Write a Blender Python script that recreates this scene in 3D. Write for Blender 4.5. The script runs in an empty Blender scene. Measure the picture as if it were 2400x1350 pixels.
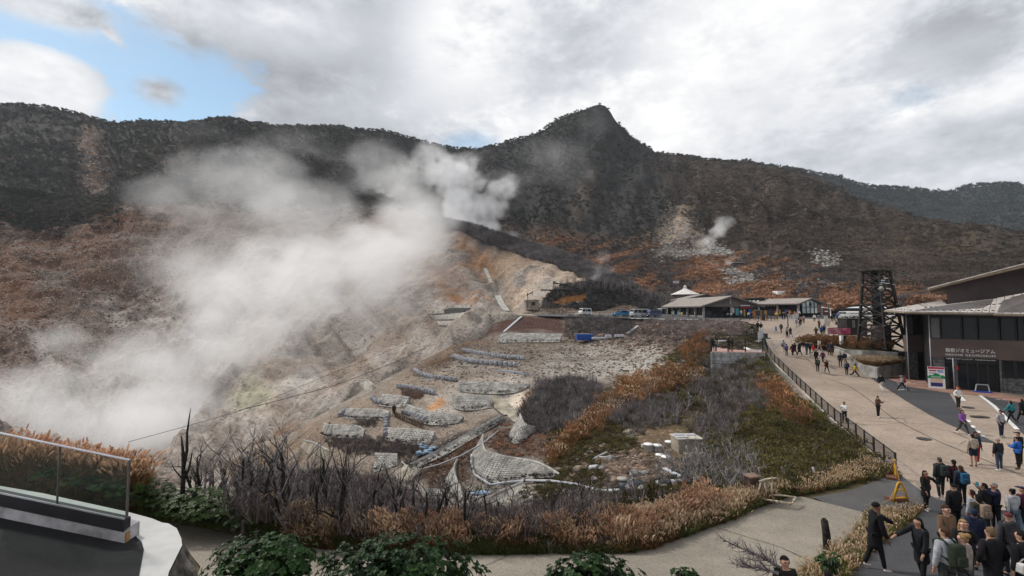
import bpy,bmesh,math,random
import numpy as np
from mathutils import Vector,Matrix,Euler
from mathutils.bvhtree import BVHTree
random.seed(7); RS = np.random.RandomState(7)
S = bpy.context.scene
COL = S.collection
# camera, sky, sun, exposure
F = 1130.0; CX = 1200.0; CY = 659.0; PITCH = math.radians(3.35)
cam_d = bpy.data.cameras.new('camera'); cam = bpy.data.objects.new('camera',cam_d); COL.objects.link(cam)
cam_d.sensor_width = 36.0; cam_d.lens = 36.0 * F / 2400.0; cam_d.shift_y = -16.0 / 2400.0
cam_d.clip_start = 0.1; cam_d.clip_end = 20000
cam.location = (0,0,0); cam.rotation_euler = (math.pi / 2 + PITCH,0,0)
S.camera = cam
S.view_settings.view_transform = 'Standard'; S.view_settings.look = 'None'
S.view_settings.exposure = 0.36; S.view_settings.gamma = 1.0; S.view_settings.use_curve_mapping = False
cy = S.cycles
cy.max_bounces = 6; cy.diffuse_bounces = 2; cy.glossy_bounces = 2; cy.transmission_bounces = 4
cy.transparent_max_bounces = 8; cy.volume_bounces = 6; cy.use_denoising = True
cy.caustics_reflective = False; cy.caustics_refractive = False
cy.sample_clamp_indirect = 4.0; cy.volume_step_rate = 1.0; cy.volume_max_steps = 128
SUN_EL = math.radians(46); SUN_AZ = math.radians(-58)
sd = bpy.data.lights.new('sun','SUN'); sd.energy = 2.3; sd.angle = math.radians(7); sd.color = (1.0,0.955,0.89)
sun = bpy.data.objects.new('sun',sd); COL.objects.link(sun)
to_sun = Vector((math.sin(SUN_AZ) * math.cos(SUN_EL),math.cos(SUN_AZ) * math.cos(SUN_EL),math.sin(SUN_EL)))
sun.rotation_euler = to_sun.to_track_quat('Z','Y').to_euler(); sun.location = (0,0,120)
W = bpy.data.worlds.new('World'); S.world = W; W.use_nodes = True
def px_dir(px,py):
 a = (px - CX) / F; b = (CY - py) / F
 v = np.array([a,math.cos(PITCH) - b * math.sin(PITCH),math.sin(PITCH) + b * math.cos(PITCH)])
 return v / np.linalg.norm(v)
class NT:
 """tiny wrapper to write node trees"""
 def __init__(s,nt): s.nt = nt
 def n(s,t,**k):
  x = s.nt.nodes.new(t)
  for a,v in k.items(): setattr(x,a,v)
  return x
 def put(s,sock,v):
  if isinstance(v,bpy.types.NodeSocket): s.nt.links.new(v,sock)
  elif v is not None: sock.default_value = v
 def m(s,op,a,b=None,c=None,clamp=False):
  x = s.n('ShaderNodeMath',operation=op,use_clamp=clamp)
  s.put(x.inputs[0],a); s.put(x.inputs[1],b)
  if c is not None: s.put(x.inputs[2],c)
  return x.outputs[0]
 def vm(s,op,a,b=None):
  x = s.n('ShaderNodeVectorMath',operation=op)
  s.put(x.inputs[0],a)
  if b is not None: s.put(x.inputs[1],b)
  return x.outputs['Value'] if op in ('DOT_PRODUCT','LENGTH') else x.outputs[0]
 def mix(s,f,a,b,mode='MIX'):
  x = s.n('ShaderNodeMix',data_type='RGBA',blend_type=mode)
  s.put(x.inputs[0],f); s.put(x.inputs[6],a); s.put(x.inputs[7],b)
  return x.outputs[2]
 def ss(s,v,lo,hi,a=0.0,b=1.0):
  x = s.n('ShaderNodeMapRange',interpolation_type='SMOOTHSTEP')
  s.put(x.inputs[0],v); s.put(x.inputs[1],lo); s.put(x.inputs[2],hi); s.put(x.inputs[3],a); s.put(x.inputs[4],b)
  return x.outputs[0]
 def noise(s,vec,scale,detail=4,rough=.55,dist=0.0):
  x = s.n('ShaderNodeTexNoise'); s.put(x.inputs['Vector'],vec)
  x.inputs['Scale'].default_value = scale; x.inputs['Detail'].default_value = detail
  x.inputs['Roughness'].default_value = rough; x.inputs['Distortion'].default_value = dist
  return x.outputs[0]
def c4(c): return (c[0],c[1],c[2],1.0)
def build_sky():
 t = NT(W.node_tree); W.node_tree.nodes.clear()
 out = t.n('ShaderNodeOutputWorld'); bg = t.n('ShaderNodeBackground'); bg2 = t.n('ShaderNodeBackground'); add = t.n('ShaderNodeMixShader')
 sky = t.n('ShaderNodeTexSky',sky_type='NISHITA'); sky.sun_disc = False
 sky.sun_elevation = SUN_EL; sky.sun_rotation = SUN_AZ; sky.altitude = 1000; sky.air_density = 1.0; sky.dust_density = 0.6
 t.put(bg.inputs[0],t.mix(1.0,sky.outputs[0],(.98,1.03,.90,1),'MULTIPLY')); bg.inputs[1].default_value = 0.12
 co = t.n('ShaderNodeTexCoord').outputs['Generated']
 d = t.vm('NORMALIZE',co)
 sep = t.n('ShaderNodeSeparateXYZ'); t.put(sep.inputs[0],d)
 az = t.m('ARCTAN2',sep.outputs[0],sep.outputs[1]); el = t.m('ARCSINE',sep.outputs[2])
 cv = t.n('ShaderNodeCombineXYZ'); t.put(cv.inputs[0],az); t.put(cv.inputs[1],t.m('MULTIPLY',el,1.9)); cv.inputs[2].default_value = 3.7
 w1 = t.noise(cv.outputs[0],2.6,6,.55)
 w2 = t.noise(t.vm('ADD',cv.outputs[0],(5.2,1.3,0)),5.5,8,.6,.3)
 w3 = t.noise(t.vm('ADD',cv.outputs[0],(1.2,7.3,2)),14,7,.6,.2)
 w4 = t.noise(t.vm('ADD',cv.outputs[0],(3.2,2.3,5)),34,6,.62,.3)
 wob = t.m('ADD',t.m('ADD',t.m('MULTIPLY',t.m('SUBTRACT',w2,.5),1.15),t.m('MULTIPLY',t.m('SUBTRACT',w4,.5),.35)),t.m('MULTIPLY',t.m('SUBTRACT',w3,.5),.75))
 def blob(px,py,rx,ry,soft=.5,k=1.0,tilt=0.0):
  """soft elliptical patch of cloud (rx, ry in photo pixels); edge broken up by the noise"""
  v = px_dir(px,py); a0 = math.atan2(v[0],v[1]); e0 = math.asin(v[2])
  sx = rx / F * math.cos(a0) ** 2; sy = ry / F * math.cos(a0)
  A = t.m('SUBTRACT',az,a0); E = t.m('SUBTRACT',el,e0)
  ct,st = math.cos(tilt),math.sin(tilt)
  u = t.m('ADD',t.m('MULTIPLY',A,ct / sx),t.m('MULTIPLY',E,st / sx))
  w = t.m('ADD',t.m('MULTIPLY',A,-st / sy),t.m('MULTIPLY',E,ct / sy))
  r = t.m('SQRT',t.m('ADD',t.m('MULTIPLY',u,u),t.m('MULTIPLY',w,w)))
  r = t.m('ADD',r,t.m('MULTIPLY',wob,k))
  return t.ss(r,1.0 + soft,1.0 - soft,0,1)
 def mx(*a):
  r = a[0]
  for b in a[1:]: r = t.m('MAXIMUM',r,b)
  return r
 gap = mx(blob(350,165,275,125,.2,1.25,-.15),blob(90,75,190,75,.3,1.1,-.3),t.m('MULTIPLY',blob(1105,340,60,26,.7,1.1),.7),t.m('MULTIPLY',blob(2130,232,60,24,.9,1.6),.5))
 whitefill = mx(blob(95,195,160,80,.16,.9),blob(85,0,190,46,.5,1.2),blob(430,0,150,85,.45,1.3,-.2),blob(250,70,50,12,.6,1.1,-.6),blob(375,215,40,22,.9,1.3))
 gap = t.m('MULTIPLY',gap,t.m('SUBTRACT',1.0,whitefill),clamp=True)
 gap = t.m('MULTIPLY',gap,.96)
 b = t.m('ADD',.72,t.m('MULTIPLY',t.m('SUBTRACT',w1,.5),.95))
 b = t.m('ADD',b,t.m('MULTIPLY',t.m('SUBTRACT',w2,.5),.42))
 b = t.m('ADD',b,t.m('MULTIPLY',t.m('SUBTRACT',w3,.5),.40))
 b = t.m('ADD',b,t.m('MULTIPLY',t.m('SUBTRACT',w4,.5),.16))
 def paint(b,f,val,amt): return t.m('ADD',b,t.m('MULTIPLY',t.m('MULTIPLY',f,amt),t.m('SUBTRACT',t.m('ADD',val,t.m('MULTIPLY',wob,.42)),b)))
 b = paint(b,blob(740,190,380,190,.5,1.1),.42,.85)
 b = paint(b,blob(1120,215,260,60,.7,1.2,.25),.66,.7)
 b = paint(b,blob(1090,60,170,120,.7,1.6,.5),.97,.7)
 b = paint(b,blob(640,30,250,70,.6,1.2),.74,.6)
 b = paint(b,blob(1420,110,220,110,.6,1.3),.56,.7)
 b = paint(b,blob(1720,80,200,110,.7,1.5),.96,.7)
 b = paint(b,blob(1480,260,220,60,.8,1.3),.86,.55)
 b = paint(b,blob(2230,110,300,75,.6,1.3),.38,.85)
 b = paint(b,blob(1960,200,260,60,.8,1.3),.84,.5)
 b = paint(b,blob(2150,345,380,80,.6,1.0),.52,.8)
 b = paint(b,blob(2330,215,130,45,.8,1.2),.88,.5)
 b = paint(b,blob(100,205,170,85,.4,.8),.86,.8)
 b = t.m('MULTIPLY',t.m('MAXIMUM',b,.3),.90)
 tint = t.mix(t.ss(b,.45,.9),(.93,.965,1.04,1),(1.0,.995,.985,1))
 cc = t.n('ShaderNodeVectorMath',operation='SCALE'); t.put(cc.inputs[0],tint); t.put(cc.inputs['Scale'],b)
 t.put(bg2.inputs[0],cc.outputs[0]); bg2.inputs[1].default_value = 1.0
 t.put(add.inputs[0],gap); t.put(add.inputs[1],bg2.outputs[0]); t.put(add.inputs[2],bg.outputs[0])
 t.put(out.inputs[0],add.outputs[0])
build_sky()
# geometry of the view
CP,SP = math.cos(PITCH),math.sin(PITCH)
def rays(px,py):
 px = np.asarray(px,float); py = np.asarray(py,float)
 a = (px - CX) / F; b = (CY - py) / F
 y = CP - b * SP
 return np.stack([a / y,np.ones_like(a),(SP + b * CP) / y],-1)
def at(px,py,d): return rays(px,py) * np.asarray(d,float)[...,None]
def at1(px,py,d): return Vector(at(px,py,d))
def project(P):
 P = np.asarray(P,float)
 fw = P[...,1] * CP + P[...,2] * SP; up = -P[...,1] * SP + P[...,2] * CP
 return CX + F * P[...,0] / fw,CY - F * up / fw
_ZY = [0,6,10,13,16,20,25,30,36,40,45,49,53,64,78,85,95,110,125,140,160,190,230]
_ZZ = [-6.4,-6.4,-6.5,-7.1,-7.8,-8.35,-8.6,-8.75,-8.85,-8.85,-8.6,-8.15,-7.6,-5.85,-4.4,-3.2,-2.55,-2.0,-1.6,-1.2,-.6,0,1]
def sstep(a,b,x):
 t = np.clip((np.asarray(x,float) - a) / (b - a),0,1); return t * t * (3 - 2 * t)
def zg(x,y):
 z = np.interp(y,_ZY,_ZZ)
 t = sstep(25,37,x) * sstep(19,27,y) * (1 - sstep(57,63,y))
 z = z * (1 - t) + (-8.0) * t
 return z
def gp(px,py,dz=0.0):
 """where the sight line through a photo pixel meets the paved ground"""
 r = rays(px,py); ds = np.concatenate([np.arange(5,60,.05),np.arange(60,230,.25)])
 P = r[None,:] * ds[:,None]
 below = P[:,2] < zg(P[:,0],P[:,1]) + dz
 i = int(np.argmax(below)) if below.any() else len(ds) - 1
 p = P[i]; return Vector((p[0],p[1],float(zg(p[0],p[1])) + dz))
# noise in numpy
def _h(ix,iy,iz,s):
 n = (ix * 374761393 + iy * 668265263 + iz * 2147483647 + s * 1274126177).astype(np.int64) & 0xFFFFFFFF
 n = ((n ^ (n >> 13)) * 1274126177) & 0xFFFFFFFF
 n = ((n ^ (n >> 15)) * 2246822519) & 0xFFFFFFFF
 return ((n ^ (n >> 16)) & 0xFFFF) / 65535.0
def vnoise(P,seed=0):
 f = np.floor(P); i = f.astype(np.int64); t = P - f; t = t * t * (3 - 2 * t)
 x,y,z = i[...,0],i[...,1],i[...,2]; u,v,w = t[...,0],t[...,1],t[...,2]
 def L(a,b,k): return a + (b - a) * k
 return L(L(L(_h(x,y,z,seed),_h(x + 1,y,z,seed),u),L(_h(x,y + 1,z,seed),_h(x + 1,y + 1,z,seed),u),v),
  L(L(_h(x,y,z + 1,seed),_h(x + 1,y,z + 1,seed),u),L(_h(x,y + 1,z + 1,seed),_h(x + 1,y + 1,z + 1,seed),u),v),w)
def fbm(P,scale,oct=4,seed=0,gain=.5):
 P = np.asarray(P,float) / scale; a = 1; s = 0; tot = 0
 for o in range(oct):
  s = s + a * vnoise(P * 2 ** o + 17.3 * o,seed + o); tot += a; a *= gain
 return s / tot - .5
# tagging and object helpers
def tag(o,label=None,cat=None,group=None,kind=None):
 if label: o['label'] = label
 if cat: o['category'] = cat
 if group: o['group'] = group
 if kind: o['kind'] = kind
 return o
def empty(name,loc,label=None,cat=None,group=None,rz=0.0):
 o = bpy.data.objects.new(name,None); COL.objects.link(o); o.location = loc; o.rotation_euler = (0,0,rz)
 o.empty_display_size = .2
 return tag(o,label,cat,group)
def link_mesh(name,me,parent=None,mats=None,loc=(0,0,0),rz=0.0):
 o = bpy.data.objects.new(name,me); COL.objects.link(o)
 if mats is not None and len(me.materials) == 0:
  for m in (mats if isinstance(mats,(list,tuple)) else [mats]): me.materials.append(m)
 if parent is not None: o.parent = parent
 o.location = loc; o.rotation_euler = (0,0,rz)
 return o
def copy_tree(o,parent=None,top=True):
 c = o.copy(); COL.objects.link(c)
 if parent is not None: c.parent = parent
 for ch in list(o.children): copy_tree(ch,c,False)
 return c
def np_mesh(name,V,Fq,mats=None,smooth=False,mi=None):
 me = bpy.data.meshes.new(name)
 V = np.asarray(V,np.float32); Fq = np.asarray(Fq,np.int32)
 me.vertices.add(len(V)); me.vertices.foreach_set('co',V.ravel())
 k = Fq.shape[1]; n = len(Fq)
 me.loops.add(n * k); me.loops.foreach_set('vertex_index',Fq.ravel())
 me.polygons.add(n); me.polygons.foreach_set('loop_start',np.arange(0,n * k,k,dtype=np.int32))
 if mi is not None: me.polygons.foreach_set('material_index',np.asarray(mi,np.int32))
 me.polygons.foreach_set('use_smooth',np.full(n,smooth,dtype=bool))
 me.update(calc_edges=True); me.validate()
 if mats:
  for m in (mats if isinstance(mats,(list,tuple)) else [mats]): me.materials.append(m)
 return me
class MB:
 """collects simple solids and links them as one mesh object"""
 def __init__(s): s.v = []; s.f = []; s.sm = []
 def add(s,vs,fs,smooth=False):
  k = len(s.v); s.v += [tuple(v) for v in vs]
  for f in fs: s.f.append([i + k for i in f]); s.sm.append(smooth)
  return s
 def box(s,c,size,rz=0.0,m=None):
  x,y,z = size[0] / 2,size[1] / 2,size[2] / 2
  P = [(-x,-y,-z),(x,-y,-z),(x,y,-z),(-x,y,-z),(-x,-y,z),(x,-y,z),(x,y,z),(-x,y,z)]
  R = m if m is not None else Matrix.Rotation(rz,3,'Z')
  P = [R @ Vector(p) + Vector(c) for p in P]
  return s.add(P,[(0,3,2,1),(4,5,6,7),(0,1,5,4),(1,2,6,5),(2,3,7,6),(3,0,4,7)])
 def bar(s,a,b,w,h=None,up=(0,0,1)):
  """square bar from a to b"""
  a = Vector(a); b = Vector(b); h = h or w; d = (b - a)
  if d.length < 1e-6: return s
  d.normalize(); u = Vector(up)
  if abs(d.dot(u)) > .98: u = Vector((0,1,0))
  r = d.cross(u).normalized(); u = r.cross(d).normalized()
  P = []
  for e in (a,b):
   for (i,j) in ((-1,-1),(1,-1),(1,1),(-1,1)): P.append(e + r * (i * w / 2) + u * (j * h / 2))
  return s.add(P,[(0,1,2,3),(7,6,5,4),(0,4,5,1),(1,5,6,2),(2,6,7,3),(3,7,4,0)])
 def tube(s,pts,rad,n=6,cap=True,smooth=True):
  pts = [Vector(p) for p in pts]; k = len(pts)
  if not isinstance(rad,(list,tuple)): rad = [rad] * k
  rings = []; prev = None
  for i,p in enumerate(pts):
   d = (pts[min(i + 1,k - 1)] - pts[max(i - 1,0)]);
   d = d.normalized() if d.length > 1e-9 else Vector((0,0,1))
   if prev is None:
    u = Vector((0,0,1)) if abs(d.z) < .9 else Vector((1,0,0))
    r = d.cross(u).normalized()
   else:
    r = prev - d * prev.dot(d)
    r = r.normalized() if r.length > 1e-6 else d.orthogonal().normalized()
   prev = r; u = d.cross(r)
   rings.append([p + (r * math.cos(6.2832 * j / n) + u * math.sin(6.2832 * j / n)) * rad[i] for j in range(n)])
  V = [q for R in rings for q in R]; Fs = []
  for i in range(k - 1):
   for j in range(n): Fs.append((i * n + j,i * n + (j + 1) % n,(i + 1) * n + (j + 1) % n,(i + 1) * n + j))
  s.add(V,Fs,smooth)
  if cap:
   b = len(s.v) - len(V)
   s.f.append([b + j for j in reversed(range(n))]); s.sm.append(False)
   s.f.append([b + (k - 1) * n + j for j in range(n)]); s.sm.append(False)
  return s
 def prism(s,poly,z0,z1):
  """vertical prism over a plan polygon; z0 / z1 numbers or per-vertex lists"""
  n = len(poly); a = z0 if isinstance(z0,(list,tuple)) else [z0] * n; b = z1 if isinstance(z1,(list,tuple)) else [z1] * n
  V = [(p[0],p[1],a[i]) for i,p in enumerate(poly)] + [(p[0],p[1],b[i]) for i,p in enumerate(poly)]
  area = sum(poly[i][0] * poly[(i + 1) % n][1] - poly[(i + 1) % n][0] * poly[i][1] for i in range(n))
  fs = [list(reversed(range(n))),[n + i for i in range(n)]] + [(i,(i + 1) % n,n + (i + 1) % n,n + i) for i in range(n)]
  if area < 0: fs = [list(reversed(f)) for f in fs]
  return s.add(V,fs)
 def lathe(s,c,prof,n=12,smooth=True,sx=1.0,sy=1.0):
  c = Vector(c); V = []; Fs = []
  for (r,z) in prof:
   for j in range(n): V.append(c + Vector((r * sx * math.cos(6.2832 * j / n),r * sy * math.sin(6.2832 * j / n),z)))
  for i in range(len(prof) - 1):
   for j in range(n): Fs.append((i * n + j,i * n + (j + 1) % n,(i + 1) * n + (j + 1) % n,(i + 1) * n + j))
  Fs.append(list(reversed(range(n)))); Fs.append([(len(prof) - 1) * n + j for j in range(n)])
  return s.add(V,Fs,smooth)
 def quad(s,a,b,c,d): return s.add([a,b,c,d],[(0,1,2,3)])
 def mesh(s,name,mats,origin=(0,0,0)):
  me = bpy.data.meshes.new(name); o = Vector(origin)
  me.from_pydata([tuple(Vector(v) - o) for v in s.v],[],s.f)
  me.polygons.foreach_set('use_smooth',s.sm)
  for m in (mats if isinstance(mats,(list,tuple)) else [mats]): me.materials.append(m)
  me.update(); return me
 def build(s,name,mat,parent=None,bevel=0.0):
  """world-coordinate solids; when parented, stored relative to the root of the parent"""
  root = parent
  off = Vector((0,0,0))
  while root is not None: off += root.location; root = root.parent
  me = s.mesh(name,mat,off)
  if bevel > 0:
   bm = bmesh.new(); bm.from_mesh(me)
   bmesh.ops.remove_doubles(bm,verts=bm.verts,dist=1e-5)
   es = [e for e in bm.edges if len(e.link_faces) == 2 and e.calc_face_angle(0) > .5]
   bmesh.ops.bevel(bm,geom=es,offset=bevel,segments=1,affect='EDGES',profile=.5)
   bm.to_mesh(me); bm.free()
  return link_mesh(name,me,parent)
# materials
MATS = {}
def mat(name,col,rough=.85,var=.18,scale=1.5,bump=0.0,bscale=None,metal=0.0,col2=None,spec=.3,inst=0.0,coat=0.0,isl=0.0):
 """noisy procedural surface in world space"""
 if name in MATS: return MATS[name]
 m = bpy.data.materials.new(name); m.use_nodes = True; t = NT(m.node_tree)
 b = m.node_tree.nodes['Principled BSDF']
 b.inputs['Roughness'].default_value = rough; b.inputs['Metallic'].default_value = metal
 b.inputs['Specular IOR Level'].default_value = spec; b.inputs['Coat Weight'].default_value = coat
 pos = t.n('ShaderNodeNewGeometry').outputs['Position']
 n1 = t.noise(pos,scale,5,.6)
 c2 = col2 if col2 else tuple(c * (1 - 2.2 * var) for c in col)
 c1 = tuple(min(1,c * (1 + var)) for c in col)
 cc = t.mix(t.ss(n1,.3,.7),c4(c2),c4(c1))
 if inst > 0:
  r = t.n('ShaderNodeObjectInfo').outputs['Random']
  f = t.m('ADD',1 - inst,t.m('MULTIPLY',r,2 * inst))
  g = t.n('ShaderNodeVectorMath',operation='SCALE'); t.put(g.inputs[0],cc); t.put(g.inputs['Scale'],f); cc = g.outputs[0]
 if isl > 0:
  g = t.n('ShaderNodeVectorMath',operation='SCALE'); t.put(g.inputs[0],cc); t.put(g.inputs['Scale'],t.m('ADD',1 - isl,t.m('MULTIPLY',t.n('ShaderNodeNewGeometry').outputs['Random Per Island'],2 * isl))); cc = g.outputs[0]
 t.put(b.inputs['Base Color'],cc)
 if bump > 0:
  bp = t.n('ShaderNodeBump'); bp.inputs['Strength'].default_value = 1.0; bp.inputs['Distance'].default_value = bump
  t.put(bp.inputs['Height'],t.noise(pos,bscale or scale * 4,5,.65)); t.put(b.inputs['Normal'],bp.outputs[0])
 MATS[name] = m; return m
def glass_mat(name,tint=(.02,.025,.028),rough=.04,alpha=None,spec=.6):
 if name in MATS: return MATS[name]
 m = bpy.data.materials.new(name); m.use_nodes = True; t = NT(m.node_tree); nt = m.node_tree
 b = nt.nodes['Principled BSDF']; b.inputs['Base Color'].default_value = c4(tint); b.inputs['Roughness'].default_value = rough
 b.inputs['Specular IOR Level'].default_value = spec
 if alpha is not None:
  tr = t.n('ShaderNodeBsdfTransparent'); tr.inputs[0].default_value = (.90,.95,.93,1)
  mx = t.n('ShaderNodeMixShader'); mx.inputs[0].default_value = alpha
  nt.links.new(tr.outputs[0],mx.inputs[1]); nt.links.new(b.outputs[0],mx.inputs[2]); nt.links.new(mx.outputs[0],nt.nodes['Material Output'].inputs[0])
 MATS[name] = m; return m
# terrain sheets
def tps_fit(X,Y,sm=1e-5):
 n = len(X); r = np.sqrt(((X[:,None] - X[None]) ** 2).sum(-1)); K = np.where(r > 0,r * r * np.log(r + 1e-12),0) + sm * np.eye(n)
 Pm = np.c_[np.ones(n),X]; A = np.zeros((n + 3,n + 3)); A[:n,:n] = K; A[:n,n:] = Pm; A[n:,:n] = Pm.T
 w = np.linalg.solve(A,np.r_[Y,np.zeros(3)])
 def ev(Q):
  out = np.zeros(len(Q))
  for i in range(0,len(Q),20000):
   q = Q[i:i + 20000]; r = np.sqrt(((q[:,None] - X[None]) ** 2).sum(-1))
   out[i:i + 20000] = np.where(r > 0,r * r * np.log(r + 1e-12),0) @ w[:n] + np.c_[np.ones(len(q)),q] @ w[n:]
  return out
 return ev
def poly_sd(px,py,poly):
 """signed distance in photo pixels to the outline of a zone of the terrain (positive inside)"""
 P = np.asarray(poly,float); n = len(P); d = np.full(px.shape,1e9); ins = np.zeros(px.shape,bool)
 for i in range(n):
  a = P[i]; b = P[(i + 1) % n]; e = b - a
  t = np.clip(((px - a[0]) * e[0] + (py - a[1]) * e[1]) / max(1e-9,e @ e),0,1)
  d = np.minimum(d,np.hypot(px - a[0] - t * e[0],py - a[1] - t * e[1]))
  c = ((a[1] > py) != (b[1] > py)); den = (b[1] - a[1]) if abs(b[1] - a[1]) > 1e-9 else 1e-9
  ins ^= c & (px < (b[0] - a[0]) * (py - a[1]) / den + a[0])
 return np.where(ins,d,-d)
def line_d(px,py,pts):
 d = np.full(px.shape,1e9); P = np.asarray(pts,float)
 for i in range(len(P) - 1):
  a = P[i]; b = P[i + 1]; e = b - a
  t = np.clip(((px - a[0]) * e[0] + (py - a[1]) * e[1]) / max(1e-9,e @ e),0,1)
  d = np.minimum(d,np.hypot(px - a[0] - t * e[0],py - a[1] - t * e[1]))
 return d
def terrain_mat(name,grain,bump,speck=.5,speck_col=(.42,.39,.35),dark=.55):
 m = bpy.data.materials.new(name); m.use_nodes = True; t = NT(m.node_tree); b = m.node_tree.nodes['Principled BSDF']
 b.inputs['Roughness'].default_value = .95; b.inputs['Specular IOR Level'].default_value = .12
 col = t.n('ShaderNodeAttribute',attribute_name='Col').outputs['Color']; rock = t.n('ShaderNodeAttribute',attribute_name='rock').outputs['Fac']
 pos = t.n('ShaderNodeNewGeometry').outputs['Position']
 n1 = t.noise(pos,1 / (grain * 7),6,.62); n2 = t.noise(pos,1 / grain,4,.65)
 k = t.m('ADD',dark,t.m('ADD',t.m('MULTIPLY',n1,.55),t.m('MULTIPLY',n2,.45)))
 k = t.m('ADD',t.m('MULTIPLY',t.m('SUBTRACT',k,1),1.5),1.0)
 v = t.n('ShaderNodeVectorMath',operation='SCALE'); t.put(v.inputs[0],col); t.put(v.inputs['Scale'],t.m('MAXIMUM',k,.25))
 vo = t.n('ShaderNodeTexVoronoi'); t.put(vo.inputs['Vector'],pos); vo.inputs['Scale'].default_value = 1 / (grain * 1.1)
 vs = t.n('ShaderNodeSeparateColor'); t.put(vs.inputs[0],vo.outputs['Color'])
 peb = t.m('MULTIPLY',t.ss(vs.outputs[0],.68,.8),t.ss(vo.outputs['Distance'],.5,.25))
 peb = t.m('MULTIPLY',t.m('MULTIPLY',peb,rock),speck)
 dk = t.m('MULTIPLY',t.m('MULTIPLY',t.ss(vs.outputs[1],.75,.85),rock),.6)
 c = t.mix(dk,v.outputs[0],t.mix(1.0,v.outputs[0],(.35,.33,.32,1),'MULTIPLY'))
 c = t.mix(peb,c,c4(speck_col)); t.put(b.inputs['Base Color'],c)
 bp = t.n('ShaderNodeBump'); bp.inputs['Distance'].default_value = bump; bp.inputs['Strength'].default_value = .9
 t.put(bp.inputs['Height'],t.m('ADD',t.m('MULTIPLY',n2,.6),t.m('ADD',n1,t.m('MULTIPLY',vo.outputs['Distance'],t.m('MULTIPLY',rock,-.5)))))
 t.put(b.inputs['Normal'],bp.outputs[0]); return m
LAY = {}
class Layer: pass
def make_layer(name,oname,px0,px1,nu,nv,top,bot,ctrl,disp,zones,base,m,base_rock=.3,vpow=1.0,label=None,rill=None,calm=None):
 L = Layer(); LAY[name] = L
 T = np.asarray(top,float); B = np.asarray(bot,float)
 L.top = lambda x: np.interp(x,T[:,0],T[:,1]); L.bot = lambda x: np.interp(x,B[:,0],B[:,1])
 C = np.asarray(ctrl,float); ev = tps_fit(C[:,:2] / 1000,np.log(C[:,2]))
 u = np.linspace(px0,px1,nu); v = np.linspace(0,1,nv) ** vpow
 PX = np.repeat(u[None],nv,0); PY = L.top(PX) + (L.bot(PX) - L.top(PX)) * v[:,None]
 D = np.exp(ev(np.c_[PX.ravel(),PY.ravel()] / 1000)).reshape(PX.shape)
 L.ev = ev
 P = at(PX,PY,D)
 du = np.gradient(P,axis=1); dv = np.gradient(P,axis=0); N = np.cross(du,dv); N /= np.linalg.norm(N,axis=-1,keepdims=True) + 1e-9
 N *= np.sign((N * -P).sum(-1))[...,None]
 h = np.zeros(PX.shape)
 for (amp,sc,seed,oc) in disp: h += amp * 2 * fbm(P,sc,oc,seed)
 if calm is not None: h *= calm(PX,PY)
 if rill is not None: h += rill(PX,PY,P)
 fade = np.minimum(1,v / .06)[:,None] * .8 + .2
 P = P + N * (h * fade)[...,None]
 L.P,L.N,L.PX,L.PY,L.D = P,N,PX,PY,D
 wx = PX + 16 * fbm(P,D.mean() * .06,4,31) * 2; wy = PY + 12 * fbm(P,D.mean() * .06,4,57) * 2
 colr = np.empty(PX.shape + (3,)); colr[:] = base; rk = np.full(PX.shape,base_rock)
 for z in zones:
  poly,c,fe,r = z[:4]; amt = z[4] if len(z) > 4 else 1.0; mod = z[5] if len(z) > 5 else None
  d = poly_sd(wx,wy,poly) if len(poly) > 2 or not isinstance(poly,tuple) else None
  f = np.clip(d / fe * .5 + .5,0,1) * amt
  if mod is not None: f = f * mod(PX,PY,P)
  colr = colr * (1 - f[...,None]) + np.array(c) * f[...,None]; rk = rk * (1 - f) + r * f
 jit = 1 + .35 * fbm(P,D.mean() * .03,4,91) * 2
 colr = np.clip(colr * jit[...,None],0,1)
 idx = np.arange(nu * nv).reshape(nv,nu)
 Fq = np.stack([idx[:-1,:-1],idx[1:,:-1],idx[1:,1:],idx[:-1,1:]],-1).reshape(-1,4)
 c0 = P.reshape(-1,3)[Fq[0]]; nn = np.cross(c0[1] - c0[0],c0[2] - c0[0])
 if nn @ N.reshape(-1,3)[Fq[0,0]] < 0: Fq = Fq[:,::-1]
 me = np_mesh(oname,P.reshape(-1,3),Fq,m,smooth=True)
 a = me.attributes.new('Col','FLOAT_COLOR','POINT'); a.data.foreach_set('color',np.concatenate([colr,np.ones(PX.shape + (1,))],-1).astype(np.float32).ravel())
 a = me.attributes.new('rock','FLOAT','POINT'); a.data.foreach_set('value',rk.astype(np.float32).ravel())
 o = link_mesh(oname,me); tag(o,label,None,None,'structure'); L.obj = o
 L.bvh = None; L.Fq = Fq
 return L
def bvh(L):
 if L.bvh is None: L.bvh = BVHTree.FromPolygons([tuple(p) for p in L.P.reshape(-1,3)],[tuple(int(i) for i in f) for f in L.Fq])
 return L.bvh
def hit(px,py,names=('mid','bank','valley','mountain')):
 """first terrain sheet met by the sight line of a photo pixel"""
 d = Vector(rays(px,py)).normalized(); best = None
 for n in names:
  r = bvh(LAY[n]).ray_cast(Vector((0,0,0)),d)
  if r[0] is not None and (best is None or r[3] < best[3]): best = r
 return best[0].copy() if best else None
def drop(x,y,names=('mid','bank','valley','mountain')):
 z = None
 for n in names:
  r = bvh(LAY[n]).ray_cast(Vector((x,y,400)),Vector((0,0,-1)))
  if r[0] is not None and (z is None or r[0].z > z): z = r[0].z
 return z
def strata(fx,fy,sc,lo=.45,hi=.62,seed=3):
 """streaks running along the slope"""
 def f(PX,PY,P):
  q = np.stack([PX * fx + PY * fy,PX * -fy * .18 + PY * fx * .18,np.zeros_like(PX)],-1)
  return sstep(lo,hi,fbm(q,sc,4,seed) + .5)
 return f
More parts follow.
